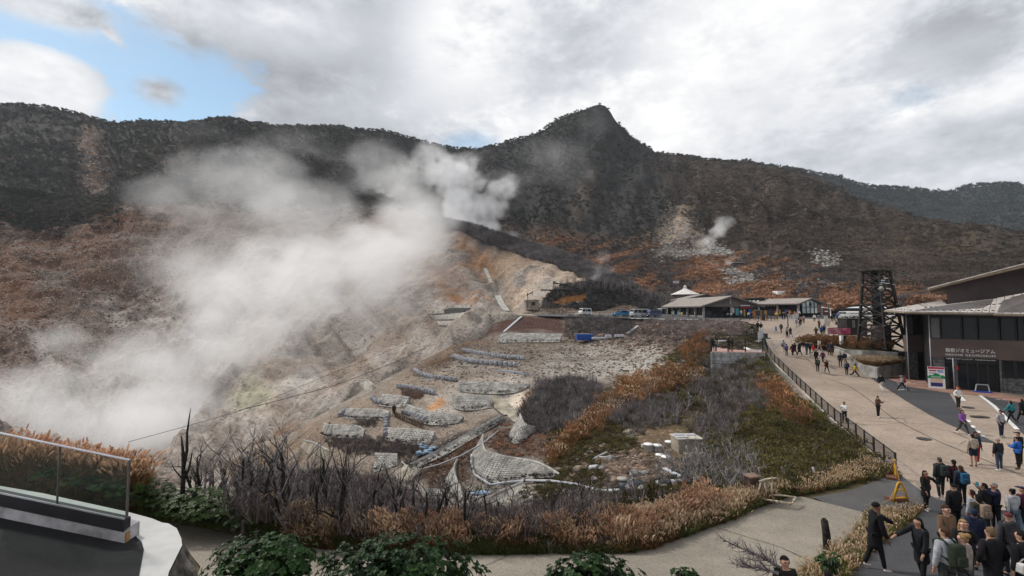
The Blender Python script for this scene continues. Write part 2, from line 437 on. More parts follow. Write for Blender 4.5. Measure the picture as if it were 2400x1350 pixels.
def patch(sc,lo=.45,hi=.6,seed=5):
 def f(PX,PY,P): return sstep(lo,hi,fbm(P,sc,5,seed) + .5)
 return f
RIDGE = [(-150,262),(-60,252),(0,248),(60,250),(110,254),(160,262),(200,272),(255,288),(280,290),(300,286),(340,283),(400,288),(440,293),(480,288),(530,280),(560,284),(600,292),(660,297),(720,296),(800,300),(850,302),(900,308),(950,320),(1000,333),(1050,346),(1090,352),(1130,350),(1200,332),(1250,318),(1280,302),(1300,286),(1320,277),(1345,266),(1375,257),(1390,249),(1405,245),(1418,249),(1430,262),(1442,282),(1455,296),(1470,308),(1490,328),(1515,345),(1540,358),(1600,365),(1650,373),(1700,381),(1730,380),(1750,379),(1775,388),(1800,393),(1873,404),(1933,431),(2000,463),(2100,500),(2200,520),(2300,537),(2400,550),(2550,570),(3300,640)]
m_far = terrain_mat('far_wood',3.2,2.5,.0,dark=.5)
make_layer('far','far_hills',1480,2600,220,60,
  [(1480,372),(1560,372),(1640,374),(1700,384),(1800,390),(1850,398),(1900,406),(1950,416),(2000,429),(2040,440),(2100,443),(2150,448),(2200,453),(2225,456),(2245,447),(2260,441),(2300,436),(2350,432),(2400,438),(2470,452),(2600,470)],
  [(1480,600),(2600,640)],
  [(1480,365,900),(1900,406,930),(2225,456,900),(2350,432,820),(2600,470,780),(1480,600,720),(2000,600,640),(2600,640,560),(2100,520,760),(2400,520,680)],
  [(9,70,1,4)],[],(.026,.030,.030),m_far,.0)
m_mtn = terrain_mat('mountain_scrub',1.7,1.2,.45,(.16,.14,.125),dark=.5)
RUST = (.165,.086,.051); GREYB = (.055,.048,.044); DARK = (.028,.026,.024)
make_layer('mountain','mountain',-150,3300,760,230,RIDGE,
  [(-150,520),(860,520),(1040,575),(1200,620),(1400,690),(1560,735),(1700,738),(1900,740),(2050,745),(2400,770),(2550,780),(3300,830)],
  [(-150,255,430),(0,248,440),(280,290,470),(530,280,480),(800,300,520),(1090,352,620),(1280,300,580),(1405,245,540),(1540,358,560),(1750,379,540),(1873,404,480),(2000,463,400),(2200,520,300),(2400,550,240),(2550,570,215),(3300,640,190),(3300,740,130),(3300,825,88),
  (-150,380,340),(0,380,345),(300,380,360),(600,380,390),(850,400,420),(1090,450,440),(1250,450,400),(1400,420,400),(1550,450,380),(1750,480,340),(1950,540,280),(2150,600,215),(2400,650,170),(2550,670,160),
  (-150,520,250),(200,520,270),(500,520,300),(860,520,330),(1040,575,300),(1200,590,290),(1400,600,262),(1550,610,240),(1700,630,220),(1900,650,195),(2100,680,170),(2400,710,140),
  (1400,690,185),(1560,722,160),(1700,718,150),(1900,724,138),(2050,734,128),(2250,742,120),(2500,755,112),(1560,735,150),(1900,740,130)],
  [(8,55,1,5),(2.6,14,9,4)],
  [([(1240,250),(1480,250),(1620,380),(1560,560),(1200,560),(1120,420)],(.030,.029,.029),60,.15),
  ([(1560,380),(1760,370),(1960,440),(2400,545),(2600,560),(2600,760),(1900,700),(1640,560)],(.062,.047,.038),60,.35),
  ([(2080,560),(2280,580),(2260,680),(2080,650)],(.058,.048,.018),40,.2,.7),
  ([(1900,560),(2100,600),(2300,700),(2000,690)],(.032,.028,.027),50,.3,.8),
  ([(1120,530),(1250,545),(1420,575),(1540,570),(1700,590),(1850,625),(2000,640),(2120,680),(2300,700),(2600,720),(2600,800),(1000,800)],(.105,.060,.040),30,.4),
  ([(1250,560),(1540,570),(1700,590),(1850,620),(2050,650),(2150,690),(2200,760),(1000,760)],RUST,30,.2,.95,strata(.35,.93,17,.47,.58,3)),
  ([(1250,580),(2150,680),(2200,770),(1100,770)],(.05,.045,.045),40,.4,.75,strata(.30,.95,34,.55,.64,13)),
  ([(1565,490),(1600,500),(1640,545),(1690,590),(1650,610),(1590,590),(1550,600),(1530,560),(1560,530)],(.27,.20,.145),22,1.0,.95,patch(9,.34,.55,8)),
  ([(1655,560),(1700,575),(1712,600),(1660,605)],(.06,.06,.066),10,1.0),
  ([(1590,560),(1640,590),(1600,615),(1520,610)],(.13,.125,.125),20,1.0,.8),
  ([(1640,610),(1720,640),(1820,655),(1880,680),(1990,700),(1980,712),(1850,695),(1760,690),(1680,660)],(.25,.23,.20),14,1.0,.9,patch(6,.4,.55,4)),
  ([(1770,600),(1850,615),(1905,640),(1890,662),(1840,650),(1800,640)],(.21,.15,.105),16,.9,.8,patch(7,.38,.55,14)),
  ([(1900,590),(1950,600),(1960,625),(1905,618)],(.11,.11,.115),14,1.0,.8),
  ([(190,310),(215,305),(235,330),(250,370),(235,440),(225,470),(195,470),(205,400),(185,360)],(.165,.095,.06),20,.8,.9,patch(9,.3,.55,21)),
  ([(380,335),(460,340),(450,380),(330,400),(280,370)],(.10,.065,.042),30,.5,.7,patch(12,.42,.58,22)),
  ([(0,410),(160,430),(520,410),(600,470),(0,520)],(.10,.062,.042),30,.7,.5,patch(14,.48,.62,23)),
  ([(1330,490),(1380,400),(1400,420),(1350,540)],(.12,.095,.075),14,.6,.6,strata(.5,.3,16,.45,.6,9)),
  ([(1480,580),(1520,540),(1560,560),(1540,610)],(.2,.15,.11),16,.8,.6,patch(8,.4,.6,24)),
  ],DARK,m_mtn,.15,vpow=1.15,rill=lambda X,Y,P: (1 - sstep(500,585,Y)) * (9 * (.5 - np.abs(fbm(np.stack([X * .9 + Y * .3,(Y - X * .2) * .22,0 * X],-1),75,4,55)) * 3.2) + 5 * (.5 - np.abs(fbm(np.stack([X * .95 - Y * .35,Y * .2,0 * X],-1),34,3,56)) * 3.2)))
m_val = terrain_mat('valley_scree',.55,.35,.75,(.40,.37,.34),dark=.5)
VCREST = [(-150,450),(0,440),(80,444),(150,462),(250,462),(330,438),(420,428),(560,442),(700,450),(860,446),(950,480),(1040,512),(1110,530),(1170,548),(1300,590),(1400,632),(1480,672),(1540,715),(1560,722)]
def rill_val(PX,PY,P):
 q = np.stack([PX * .75 + PY * .55,(PX * -.55 + PY * .75) * .16,np.zeros_like(PX)],-1)
 r = (fbm(q,60,4,44) * 9 + (.4 - np.abs(fbm(q,42,4,46)) * 3.4) * 2.2) * np.clip((PY - L3TOP(PX)) / 90,0,1)
 g = np.exp(-(line_d(PX,PY,[(1110,600),(1160,660),(1200,720)]) / 26) ** 2) * -5
 l = (1 - sstep(330,620,PX)) * sstep(0,60,PY - L3TOP(PX)); q3 = P / np.array([1,1,.6]); r += l * (3.4 * (1 - np.abs(fbm(q3,34,4,71)) * 4.5) + 5 * fbm(q3,12,5,72) - 2)
 r *= 1 - .8 * sstep(1180,1240,PX) * sstep(640,680,PY)
 r += (1 - .9 * sstep(1180,1240,PX) * sstep(640,680,PY)) * (1 - l) * 1.15 * (1 - np.abs(fbm(q3,14,5,73)) * 4.5)
 g += np.exp(-(line_d(PX,PY,[(60,480),(140,620),(250,700),(330,620)]) / 60) ** 2) * -5
 return r + g
L3TOP = lambda x: np.interp(x,[p[0] for p in VCREST],[p[1] for p in VCREST])
make_layer('valley','valley_slope',-150,1560,560,320,VCREST,
  [(-150,1110),(0,1112),(150,1140),(300,1185),(450,1195),(560,1150),(700,1065),(800,1010),(900,955),(1000,905),(1100,860),(1190,800),(1250,760),(1300,750),(1560,742)],
  [(1100,855,114),(1190,795,129),(1000,900,99),(900,950,89),(800,1005,82),(700,1060,76),(560,1115,70),(-150,450,258),(0,440,260),(150,460,270),(330,438,290),(560,440,320),(860,446,330),(950,480,305),(1040,512,280),(1170,548,250),(1300,590,222),(1400,632,195),(1480,672,175),(1560,722,152),
  (-150,640,190),(0,640,195),(200,640,200),(400,650,205),(600,650,215),(800,640,230),(950,620,235),(1050,630,225),(1140,640,212),(1250,650,192),(1400,690,160),
  (-150,820,138),(0,830,140),(300,830,145),(600,830,150),(800,800,160),(950,740,168),(1050,720,165),(1180,715,150),(1250,722,142),(1400,738,133),(1560,740,138),
  (-150,955,104),(0,965,102),(200,985,99),(400,1000,96),(600,960,99),(750,900,102),(880,850,106),(1000,800,116),(1100,765,124),(1190,740,128),
  (300,1190,60),(450,1195,60),(560,1150,67),(-150,1110,68),(0,1112,67),(300,1158,63),(450,1140,64),(560,1090,67),(700,1030,73),(800,970,78),(900,915,84),(1000,865,95),(1100,815,109),(1190,755,123),(1400,745,125)],
  [(3.2,24,2,5),(1.0,5,12,4)],
  [([(330,640),(480,520),(700,500),(860,470),(1020,520),(1150,560),(1400,650),(1560,720),(1560,800),(1100,900),(300,1200),(-200,1200),(-200,880),(150,800)],(.25,.220,.194),90,.9),
  ([(700,850),(900,740),(1200,740),(900,930),(450,1140),(200,1150),(300,1000)],(.235,.20,.17),60,.7),
  ([(420,430),(880,440),(980,500),(800,560),(500,560)],(.085,.062,.05),60,.7,.8),
  ([(820,455),(960,495),(1040,530),(1000,560),(820,520)],(.14,.085,.052),24,.5,.8),
  ([(-200,700),(330,560),(300,760),(120,850),(-200,880)],(.095,.055,.038),70,.8,.7),
  ([(-200,440),(420,440),(330,700),(100,860),(-200,880)],(.16,.135,.12),60,1.0,.55,patch(13,.52,.64,81)),
  ([(-200,440),(420,440),(330,700),(100,860),(-200,880)],(.045,.028,.021),60,.6,.8,patch(17,.5,.62,82)),
  ([(330,640),(900,500),(1150,720),(700,1000),(400,1120),(-100,1100),(-100,900)],(.135,.105,.09),60,1.0,.75,strata(.72,-.70,20,.46,.62,83)),
  ([(330,640),(900,500),(1150,720),(700,1000),(400,1120),(-100,1100),(-100,900)],(.37,.335,.305),60,.8,.65,strata(.72,-.70,30,.5,.64,84)),
  ([(0,610),(40,640),(110,760),(0,780)],(.15,.07,.035),30,.3,.6),
  ([(190,820),(420,650),(520,640),(330,830)],(.20,.165,.14),40,.9,.6,strata(.72,-.70,22,.42,.6,33)),
  ([(1020,500),(1150,545),(1300,590),(1420,640),(1500,690),(1440,665),(1300,628),(1130,580),(1000,515)],(.034,.031,.031),8,.1),
  ([(1080,560),(1190,590),(1240,615),(1160,640),(1080,620),(1060,590)],(.22,.115,.055),22,.5,.85,patch(9,.36,.55,41)),
  ([(1000,590),(1080,620),(1130,650),(1090,660),(990,620)],(.36,.29,.23),18,.7,.7,patch(7,.36,.55,42)),
  ([(1180,660),(1230,615),(1330,640),(1440,665),(1330,690),(1250,720),(1200,718)],(.40,.31,.235),22,.8,.9,patch(10,.28,.5,43)),
  ([(1270,700),(1340,690),(1560,690),(1560,740),(1280,738),(1225,736),(1225,728)],(.075,.052,.038),8,.7),
  ([(600,560),(1000,560),(1120,700),(900,840),(600,1000),(420,1080),(380,900)],(.37,.33,.29),60,.9,.7,patch(15,.5,.62,85)),
  ([(700,560),(1020,560),(1120,700),(900,860),(640,1000),(560,900)],(.22,.14,.085),60,.8,.42,patch(12,.52,.64,86)),
  ([(1230,700),(1280,660),(1350,680),(1300,715)],(.28,.275,.265),16,.9,.7,patch(5,.4,.55,47)),
  ([(1160,590),(1210,600),(1200,700),(1165,650)],(.27,.20,.14),14,.8,.8),
  ([(1030,660),(1120,690),(1160,720),(1080,720),(1020,690)],(.25,.115,.045),16,.5,.85,patch(6,.36,.54,45)),
  ([(940,630),(1030,610),(1090,660),(1000,660)],(.20,.11,.075),20,.5,.6),
  ([(600,1060),(720,980),(850,905),(900,912),(640,1062),(480,1140),(420,1140)],(.30,.275,.24),16,.5,.8),
  ([(560,1062),(640,1030),(720,985),(700,1025),(520,1110)],(.22,.11,.05),10,.6,.7),
  ([(470,870),(530,890),(520,960),(470,940)],(.13,.115,.105),14,.8,.8),
  ([(600,900),(640,930),(560,980),(540,950)],(.42,.40,.27),12,.5,.6)],
  (.115,.060,.037),m_val,.9,rill=rill_val)
FENCE_PX = [(1779,762),(1790,797),(1800,829),(1815,850),(1850,885),(1900,934),(1950,982),(2000,1024),(2050,1066),(2100,1108),(2113,1118)]
def gpd(px,py): return gp(px,py).y
MT = [(300,1150),(450,1110),(560,1060),(700,1000),(800,945),(900,890),(1000,840),(1100,790),(1190,739),(1250,740),(1400,744),(1540,748),(1650,750),(1740,752),(1779,764)] + [(p[0],p[1] + 1) for p in FENCE_PX[1:]]
CREST = [(-150,1085),(0,1090),(150,1110),(300,1140),(450,1175),(560,1200),(700,1225),(850,1245),(1000,1255),(1200,1255),(1350,1245),(1450,1225),(1550,1200),(1650,1172),(1750,1150),(1840,1150),(1900,1150),(2000,1136),(2100,1112),(2113,1120)]
m_mid = terrain_mat('gravel_soil',.22,.12,.8,(.43,.40,.36),dark=.5)
mid_ctrl = [(300,1150,62),(450,1110,66),(560,1060,70),(700,1000,74),(800,945,80),(900,890,86),(1000,840,98),(1100,790,112),(1190,739,124),(1250,740,124),(1400,744,115),(1540,748,108),(1650,750,105),(1740,752,103),
  (960,885,80),(1060,830,92),(1150,850,84),(1220,860,79),(1170,800,103),(1250,800,101),(1370,797,101),(1480,797,96),(1600,790,88),(1700,790,76),(1740,800,70),(1668,872,62.6),(1720,868,61.6),(1772,860,58.5),(1700,886,58.5),(1560,870,66),(1450,870,71),(1330,870,75),(1260,880,74),(1450,830,83),(1580,830,76),(1300,830,88),(1650,820,72),
  (1100,900,73),(1200,920,68),(1040,900,74),(950,920,74),(923,975,63),(1000,980,61),(1100,970,63),(1180,960,64),(860,960,70),(800,1010,63),(900,1040,57),(1000,1040,54),(1150,1010,54),(1230,1000,55),(1300,960,60),
  (1150,1040,48.5),(1130,1130,44),(1200,1140,42),(1300,1110,39),(1300,1030,46),(1050,1170,43),(950,1110,47),(850,1110,50),(750,1100,55),(650,1120,57),(1400,1030,43),(1400,1180,24),(1300,1180,31),(1200,1190,36),(1100,1200,37.5),(1500,1140,27),(1400,1120,33),(1610,1050,37.5),(1520,1050,37),(1450,1000,46),
  (700,1225,41),(850,1245,37),(1000,1255,33),(1200,1255,28),(1350,1245,20.5),(1450,1225,19.6),(1550,1200,20),(1650,1172,21.6),(1750,1150,22.8),(1840,1150,22.6),(560,1200,47),(450,1175,53),(300,1165,60),
  (1700,930,53),(1780,900,52),(1750,950,46),(1850,1000,37.5),(1700,1000,42),(1620,930,56),(1560,960,52),(1800,1080,30),(1700,1100,29.5),(1600,1120,28),(1950,1090,28),(1900,1040,33),(1900,1120,25.5),(1550,900,61),(1400,930,60)]
for (a,b) in FENCE_PX[1:]: mid_ctrl.append((a,b + 2,gpd(a,b + 3)))
for (a,b) in [(1900,1152),(2000,1138),(2080,1118)]: mid_ctrl.append((a,b,gpd(a,b + 2)))
DRED = (.062,.030,.024); DBRN = (.052,.042,.034)
CREST2 = [(x,y + (14 if x < 1300 else 8 if x < 1500 else 5 if x < 1700 else 2)) for x,y in CREST]
make_layer('mid','terraced_hillside',300,2113,620,300,MT,CREST2,mid_ctrl,
  [(.55,6,3,5),(.16,1.2,13,3)],
  [([(1190,735),(1330,738),(1330,785),(1160,785),(1050,850),(960,890),(930,880),(1100,790)],DRED,12,.3),
  ([(1330,735),(1760,745),(1740,790),(1600,795),(1480,800),(1330,795)],(.048,.040,.034),12,.8),
  ([(1480,770),(1540,760),(1600,790),(1480,795)],DRED,12,.3,.7),
  ([(1340,745),(1480,752),(1460,786),(1345,786)],(.035,.034,.034),8,.5),
  ([(980,845),(1060,800),(1700,792),(1700,800),(1400,806),(1100,818),(1000,860)],(.145,.105,.075),7,.4),
  ([(960,880),(1080,810),(1110,800),(1090,830),(1000,885)],(.075,.046,.026),9,.3,1.0),
  ([(1100,800),(1130,780),(1120,800)],(.34,.16,.06),6,.4,.8),
  ([(1120,805),(1400,803),(1480,815),(1330,850),(1240,860),(1100,830)],(.11,.082,.062),20,.9,.8),
  ([(1300,830),(1420,810),(1560,800),(1640,820),(1640,860),(1430,880),(1260,890)],(.30,.275,.245),26,.9,.85,patch(4,.3,.5,61)),
  ([(1480,845),(1600,850),(1560,880),(1440,870)],(.38,.36,.33),14,.6,.8),
  ([(1560,790),(1760,760),(1760,800),(1660,830),(1640,870),(1560,850)],(.085,.06,.042),20,.6),
  ([(700,1010),(860,925),(950,865),(1250,875),(1290,905),(1190,985),(960,1095),(860,1120),(690,1070)],(.20,.155,.118),14,.7,.85),
  ([(1060,905),(1200,880),(1290,905),(1200,960),(1100,960),(1010,985),(1000,940)],(.42,.375,.33),14,.4,.75),
  ([(1190,915),(1280,900),(1290,950),(1220,965),(1190,950)],(.55,.47,.38),8,.2),
  ([(1225,925),(1270,915),(1268,955),(1215,962)],(.48,.22,.06),9,.2,.85,patch(1.2,.34,.52,62)),
  ([(1000,955),(1040,935),(1045,945),(1005,965)],(.45,.20,.07),5,.3,.9),
  ([(1330,900),(1800,870),(1900,950),(2000,1040),(2113,1110),(2113,1130),(1840,1170),(1500,1230),(1300,1210),(1260,1120),(1300,1030),(1220,980)],(.058,.044,.03),16,.4),
  ([(1560,930),(1780,890),(1880,960),(1990,1040),(1900,1070),(1700,1040),(1560,1000)],(.070,.056,.022),24,.3,.85,patch(3,.34,.56,63)),
  ([(1640,800),(1790,800),(1850,900),(1760,920),(1640,900)],(.05,.045,.025),12,.3,.95),
  ([(1480,1000),(1590,960),(1600,1080),(1560,1110),(1480,1060)],(.15,.10,.058),16,.7,.8),
  ([(1390,1060),(1560,1080),(1600,1150),(1400,1180),(1330,1130)],(.105,.078,.055),18,.9,.9),
  ([(1840,1130),(2000,1060),(2113,1110),(2113,1130),(1840,1165)],(.085,.068,.035),14,.4,.8),
  ([(940,1085),(1170,970),(1200,985),(960,1110)],(.035,.03,.028),8,.5),
  ([(1130,1030),(1200,990),(1330,1020),(1330,1080),(1200,1075),(1150,1060)],(.055,.032,.023),12,.4,.9),
  ([(980,1100),(1100,1010),(1130,1020),(1110,1130),(1000,1180)],(.052,.031,.023),12,.4,.9),
  ([(1060,1150),(1180,1140),(1320,1150),(1200,1200),(1080,1200)],(.15,.125,.10),16,.9,.8),
  ([(560,1110),(760,1080),(900,1130),(980,1200),(850,1260),(560,1200)],(.055,.036,.030),30,.3,.9),
  ([(500,1090),(700,1005),(800,1000),(740,1060),(560,1130)],(.16,.10,.055),16,.6,.8,patch(3,.34,.55,66)),
  ([(700,1000),(960,900),(960,930),(780,1010),(740,1090),(700,1090)],(.20,.15,.11),14,.6,.6)],
  (.24,.21,.18),m_mid,.8,calm=lambda X,Y: 1 - .75 * sstep(690,740,X) * (1 - sstep(1290,1340,X)) * sstep(870,900,Y))
PATH_UP = [(-150,1205),(300,1207),(410,1224),(560,1257),(770,1291),(940,1298),(1100,1301),(1470,1298),(1530,1287),(1600,1259),(1700,1223),(1790,1183),(1840,1167)]
bank_ctrl = [(p[0],p[1],gpd(p[0],p[1])) for p in PATH_UP]
for (a,b,d) in [(-150,1085,17.5),(0,1090,17.2),(150,1110,17.2),(300,1140,17.3),(450,1175,17.4),(560,1200,17.2),(700,1225,16.8),(850,1245,16.4),(1000,1255,16.2),(1200,1255,16.4),(1350,1245,17),(1450,1225,18),(1550,1200,19.4),(1650,1172,21.4),(1750,1150,22.6),(1840,1150,22.4)]:
 bank_ctrl.append((a,b,d))
m_bank = terrain_mat('grassy_soil',.12,.06,.3,(.25,.22,.17),dark=.5)
make_layer('bank','grassy_bank',-150,1840,260,30,[c for c in CREST if c[0] <= 1840],PATH_UP,bank_ctrl,[(.12,1.5,3,4)],
  [([(1300,1300),(1500,1220),(1840,1140),(1840,1180),(1480,1300)],(.085,.078,.026),20,.2),
  ([(-150,1080),(300,1130),(560,1190),(560,1260),(300,1220),(-150,1210)],(.045,.042,.022),30,.2)],
  (.075,.055,.032),m_bank,.3)
def skirt():
 u = np.linspace(-150,1840,260); top = LAY['bank'].P[0].copy()
 cy_ = np.interp(u,*np.array(CREST).T)
 low = np.where((u < 420)[:,None],at(u,LAY['valley'].bot(u) + 2,np.exp(LAY['valley'].ev(np.c_[u,LAY['valley'].bot(u)] / 1000))),at(u,cy_ + 1,np.exp(LAY['mid'].ev(np.c_[u,cy_] / 1000))))
 k = np.linspace(0,1,14)[:,None,None]
 P = top[None] * (1 - k) + low[None] * k
 P[...,2] -= 1.2 * np.sin(k[...,0] * np.pi) * sstep(1500,1200,u)[None] + .0
 P[2:-1] += (fbm(P[2:-1],2.0,4,5) * 1.0)[...,None] * np.array([0,0,1.0])
 n = len(u); idx = np.arange(14 * n).reshape(14,n)
 Fq = np.stack([idx[:-1,:-1],idx[:-1,1:],idx[1:,1:],idx[1:,:-1]],-1).reshape(-1,4)
 me = np_mesh('bank_back_slope',P.reshape(-1,3),Fq,m_bank,True)
 a = me.attributes.new('Col','FLOAT_COLOR','POINT'); a.data.foreach_set('color',np.tile([.055,.038,.03,1],14 * n).astype(np.float32))
 o = link_mesh('bank_back_slope',me); tag(o,None,None,None,'structure')
 L = Layer(); L.P = P; L.Fq = Fq; L.bvh = None; LAY['back'] = L
skirt()
# paved surfaces, each a few millimetres above the one below
def sheet(name,pix,dz,m,step=1.5,world=None,zf=None,thick=0.0):
 pts = [gp(*p) for p in pix] if world is None else [Vector(p) for p in world]
 bm = bmesh.new(); vs = [bm.verts.new((p.x,p.y,0)) for p in pts]; f = bm.faces.new(vs)
 if f.normal.z < 0: bmesh.ops.reverse_faces(bm,faces=[f])
 ys = [p.y for p in pts]; xs = [p.x for p in pts]
 bmesh.ops.triangulate(bm,faces=bm.faces[:])
 bmesh.ops.bisect_plane(bm,geom=bm.verts[:] + bm.edges[:] + bm.faces[:],plane_co=(-8,0,0),plane_no=(1,0,0))
 for y in np.arange(math.floor(min(ys)) + .5,max(ys),step):
  bmesh.ops.bisect_plane(bm,geom=bm.verts[:] + bm.edges[:] + bm.faces[:],plane_co=(0,y,0),plane_no=(0,1,0))
 for x in np.arange(math.floor(min(xs)) + .5,max(xs),max(step,2.0)):
  bmesh.ops.bisect_plane(bm,geom=bm.verts[:] + bm.edges[:] + bm.faces[:],plane_co=(x,0,0),plane_no=(1,0,0))
 for v in bm.verts: v.co.z = (zf(v.co.x,v.co.y) if zf else float(zg(v.co.x,v.co.y))) + dz
 bm.normal_update()
 for f in bm.faces:
  if f.normal.z < 0: f.normal_flip()
 me = bpy.data.meshes.new(name); bm.to_mesh(me); bm.free()
 me.polygons.foreach_set('use_smooth',[True] * len(me.polygons)); me.materials.append(m)
 o = link_mesh(name,me); return tag(o,None,None,None,'structure')
def paving_mat(name,c1,c2,speck,sc=9.0,crack=True):
 m = bpy.data.materials.new(name); m.use_nodes = True; t = NT(m.node_tree); b = m.node_tree.nodes['Principled BSDF']
 b.inputs['Roughness'].default_value = .9; b.inputs['Specular IOR Level'].default_value = .2
 pos = t.n('ShaderNodeNewGeometry').outputs['Position']
 big = t.noise(pos,.16,6,.6); mid = t.noise(pos,1.3,6,.65); fine = t.noise(pos,sc,3,.8)
 c = t.mix(t.ss(t.m('ADD',t.m('MULTIPLY',big,.65),t.m('MULTIPLY',mid,.35)),.36,.64),c4(c2),c4(c1))
 c = t.mix(t.ss(fine,.35,.75),c,t.mix(1.0,c,c4(speck),'MULTIPLY'))
 vo = t.n('ShaderNodeTexVoronoi',feature='DISTANCE_TO_EDGE'); t.put(vo.inputs['Vector'],t.vm('ADD',pos,t.n('ShaderNodeTexNoise').outputs[1])); vo.inputs['Scale'].default_value = .16
 ck = t.m('MULTIPLY',t.ss(vo.outputs['Distance'],.012,.004),t.ss(t.noise(pos,.22,3),.5,.6)); c = t.mix(t.m('MULTIPLY',ck,.55),c,(.05,.045,.04,1))
 st = t.ss(t.noise(pos,.45,7,.7,.8),.58,.74); c = t.mix(t.m('MULTIPLY',st,.4),c,t.mix(1.0,c,(.55,.52,.5,1),'MULTIPLY'))
 t.put(b.inputs['Base Color'],c)
 bp = t.n('ShaderNodeBump'); bp.inputs['Distance'].default_value = .008; t.put(bp.inputs['Height'],fine); t.put(b.inputs['Normal'],bp.outputs[0])
 return m
m_road = paving_mat('tan_road',(.37,.298,.240),(.265,.212,.172),(.62,.6,.58),7)
m_path = paving_mat('pebbled_concrete',(.30,.268,.222),(.225,.20,.167),(.55,.53,.5),14)
m_asph = paving_mat('asphalt',(.052,.052,.056),(.036,.036,.039),(1.6,1.6,1.6),18)
m_asph2 = paving_mat('worn_asphalt',(.085,.083,.083),(.06,.058,.058),(1.4,1.4,1.4),14)
m_verge = paving_mat('verge_soil',(.075,.062,.028),(.05,.042,.022),(1.5,1.4,1.1),6)
m_white = mat('road_paint',(.62,.62,.60),.7,.12,3)
def brick_mat():
 m = bpy.data.materials.new('brick_paving'); m.use_nodes = True; t = NT(m.node_tree); b = m.node_tree.nodes['Principled BSDF']
 pos = t.n('ShaderNodeNewGeometry').outputs['Position']; br = t.n('ShaderNodeTexBrick'); t.put(br.inputs['Vector'],pos)
 br.inputs['Color1'].default_value = (.24,.105,.075,1); br.inputs['Color2'].default_value = (.33,.19,.135,1); br.inputs['Mortar'].default_value = (.16,.13,.115,1)
 br.inputs['Scale'].default_value = 1.0; br.inputs['Brick Width'].default_value = .62; br.inputs['Row Height'].default_value = .3; br.inputs['Mortar Size'].default_value = .012
 c = t.mix(t.ss(t.noise(pos,.8,4),.35,.7,0,.45),br.outputs[0],(.12,.09,.08,1)); t.put(b.inputs['Base Color'],c); b.inputs['Roughness'].default_value = .85
 return m
m_brick = brick_mat()
sheet('verge',None,-.06,m_verge,2.0,world=[gp(1700,1158),gp(1780,1140),gp(1840,1135),gp(1900,1130),gp(2000,1118),gp(2085,1098),gp(2110,1112),Vector((95,26,0)),Vector((95,8,0)),Vector((60,6.2,0)),Vector((-26,6.2,0)),Vector((-26,18,0))] + [gp(p[0],p[1] - 6) for p in PATH_UP[1:-1]])
LEFT_EDGE = [Vector((p.x - .35,p.y,0)) for p in [gp(*q) for q in FENCE_PX]]
PLATEAU_EDGE = [gp(1735,751),gp(1650,749),gp(1540,747),gp(1400,743),gp(1250,739.5),gp(1188,738)]
road_w = [LEFT_EDGE[i] for i in range(len(LEFT_EDGE) - 1,-1,-1)] + PLATEAU_EDGE + [Vector((-3,170,0)),Vector((-3,215,0)),Vector((260,215,0)),Vector((170,27,0)),Vector((60,20,0)),gp(2400,1204),gp(2326,1196),gp(2200,1171),gp(2155,1147)]
sheet('road',None,-.02,m_road,2.0,world=road_w)
sheet('asphalt_lot',[(2033,878),(2056,886),(2119,875),(2140,905),(2180,915),(2225,922),(2246,955),(2268,990),(2300,1021),(2336,1039),(2300,1035),(2246,1004),(2222,994),(2178,972),(2122,939),(2078,911)],.006,m_asph,1.5)
sheet('asphalt_strip',[(2297,928),(2330,953),(2362,986),(2392,1012),(2430,1045),(2470,1010),(2440,950)],.006,m_asph,1.5)
sheet('brick_paving',[(2070,884),(2120,873),(2123,888),(2200,899),(2300,915),(2400,933),(2440,942),(2440,953),(2390,944),(2296,927),(2222,921),(2180,914),(2134,907)],.011,m_brick,1.5)
sheet('plateau_asphalt',[(1260,740.5),(1400,744),(1540,747.5),(1735,750),(1760,747),(1800,746),(1870,747),(1960,748),(2060,742),(1950,736),(1240,734)],.004,m_asph2,4)
sheet('people_asphalt',[(2155,1148),(2166,1180),(2168,1191),(2138,1221),(2112,1241),(2078,1269),(2030,1304),(1990,1345),(1930,1420),(2700,1420),(2600,1190),(2400,1200),(2326,1194),(2200,1172)],.006,m_asph,1.0)
sheet('worn_asphalt',[(1903,1166),(1985,1152),(2040,1133),(2104,1108),(2155,1147),(2166,1180),(2165,1188),(2110,1200),(2034,1204),(1940,1180)],.002,m_asph2,1.0)
o = sheet('path',[(380,1215),(410,1223),(560,1256),(770,1290),(940,1297),(1100,1300),(1470,1297),(1530,1286),(1600,1258),(1700,1222),(1790,1182),(1840,1166),(1880,1165),(1940,1180),(2034,1204),(2000,1262),(1940,1312),(1880,1348),(1850,1440),(430,1440),(470,1330),(430,1275)],.012,m_path,1.0)
m_joint = mat('joint_dark',(.05,.045,.04),.9,.2,4)
def ground_line(name,pix,w,m,dz=.02,world=None,parent=None):
 pts = [gp(*p) for p in pix]; mb = MB()
 fine = []
 for a,b in zip(pts[:-1],pts[1:]):
  n = max(1,int((b - a).length / .8))
  for i in range(n): fine.append(a.lerp(b,i / n))
 fine.append(pts[-1]); L = []; R = []
 for i,p in enumerate(fine):
  d = fine[min(i + 1,len(fine) - 1)] - fine[max(0,i - 1)]; d.z = 0; d.normalize(); s = Vector((-d.y,d.x,0)) * (w / 2)
  for q,A in ((p + s,L),(p - s,R)): A.append(Vector((q.x,q.y,float(zg(q.x,q.y)) + dz)))
 for i in range(len(fine) - 1): mb.quad(R[i],R[i + 1],L[i + 1],L[i])
 o = mb.build(name,m); return tag(o,None,None,None,'structure')
ground_line('path_joint',[(1680,1238),(1740,1257),(1830,1285),(1905,1318)],.035,m_joint,.018)
ground_line('road_joint',[(1835,803),(1870,828),(1910,862),(1990,905),(2100,985),(2200,1035),(2300,1075),(2420,1125)],.05,m_joint,.006)
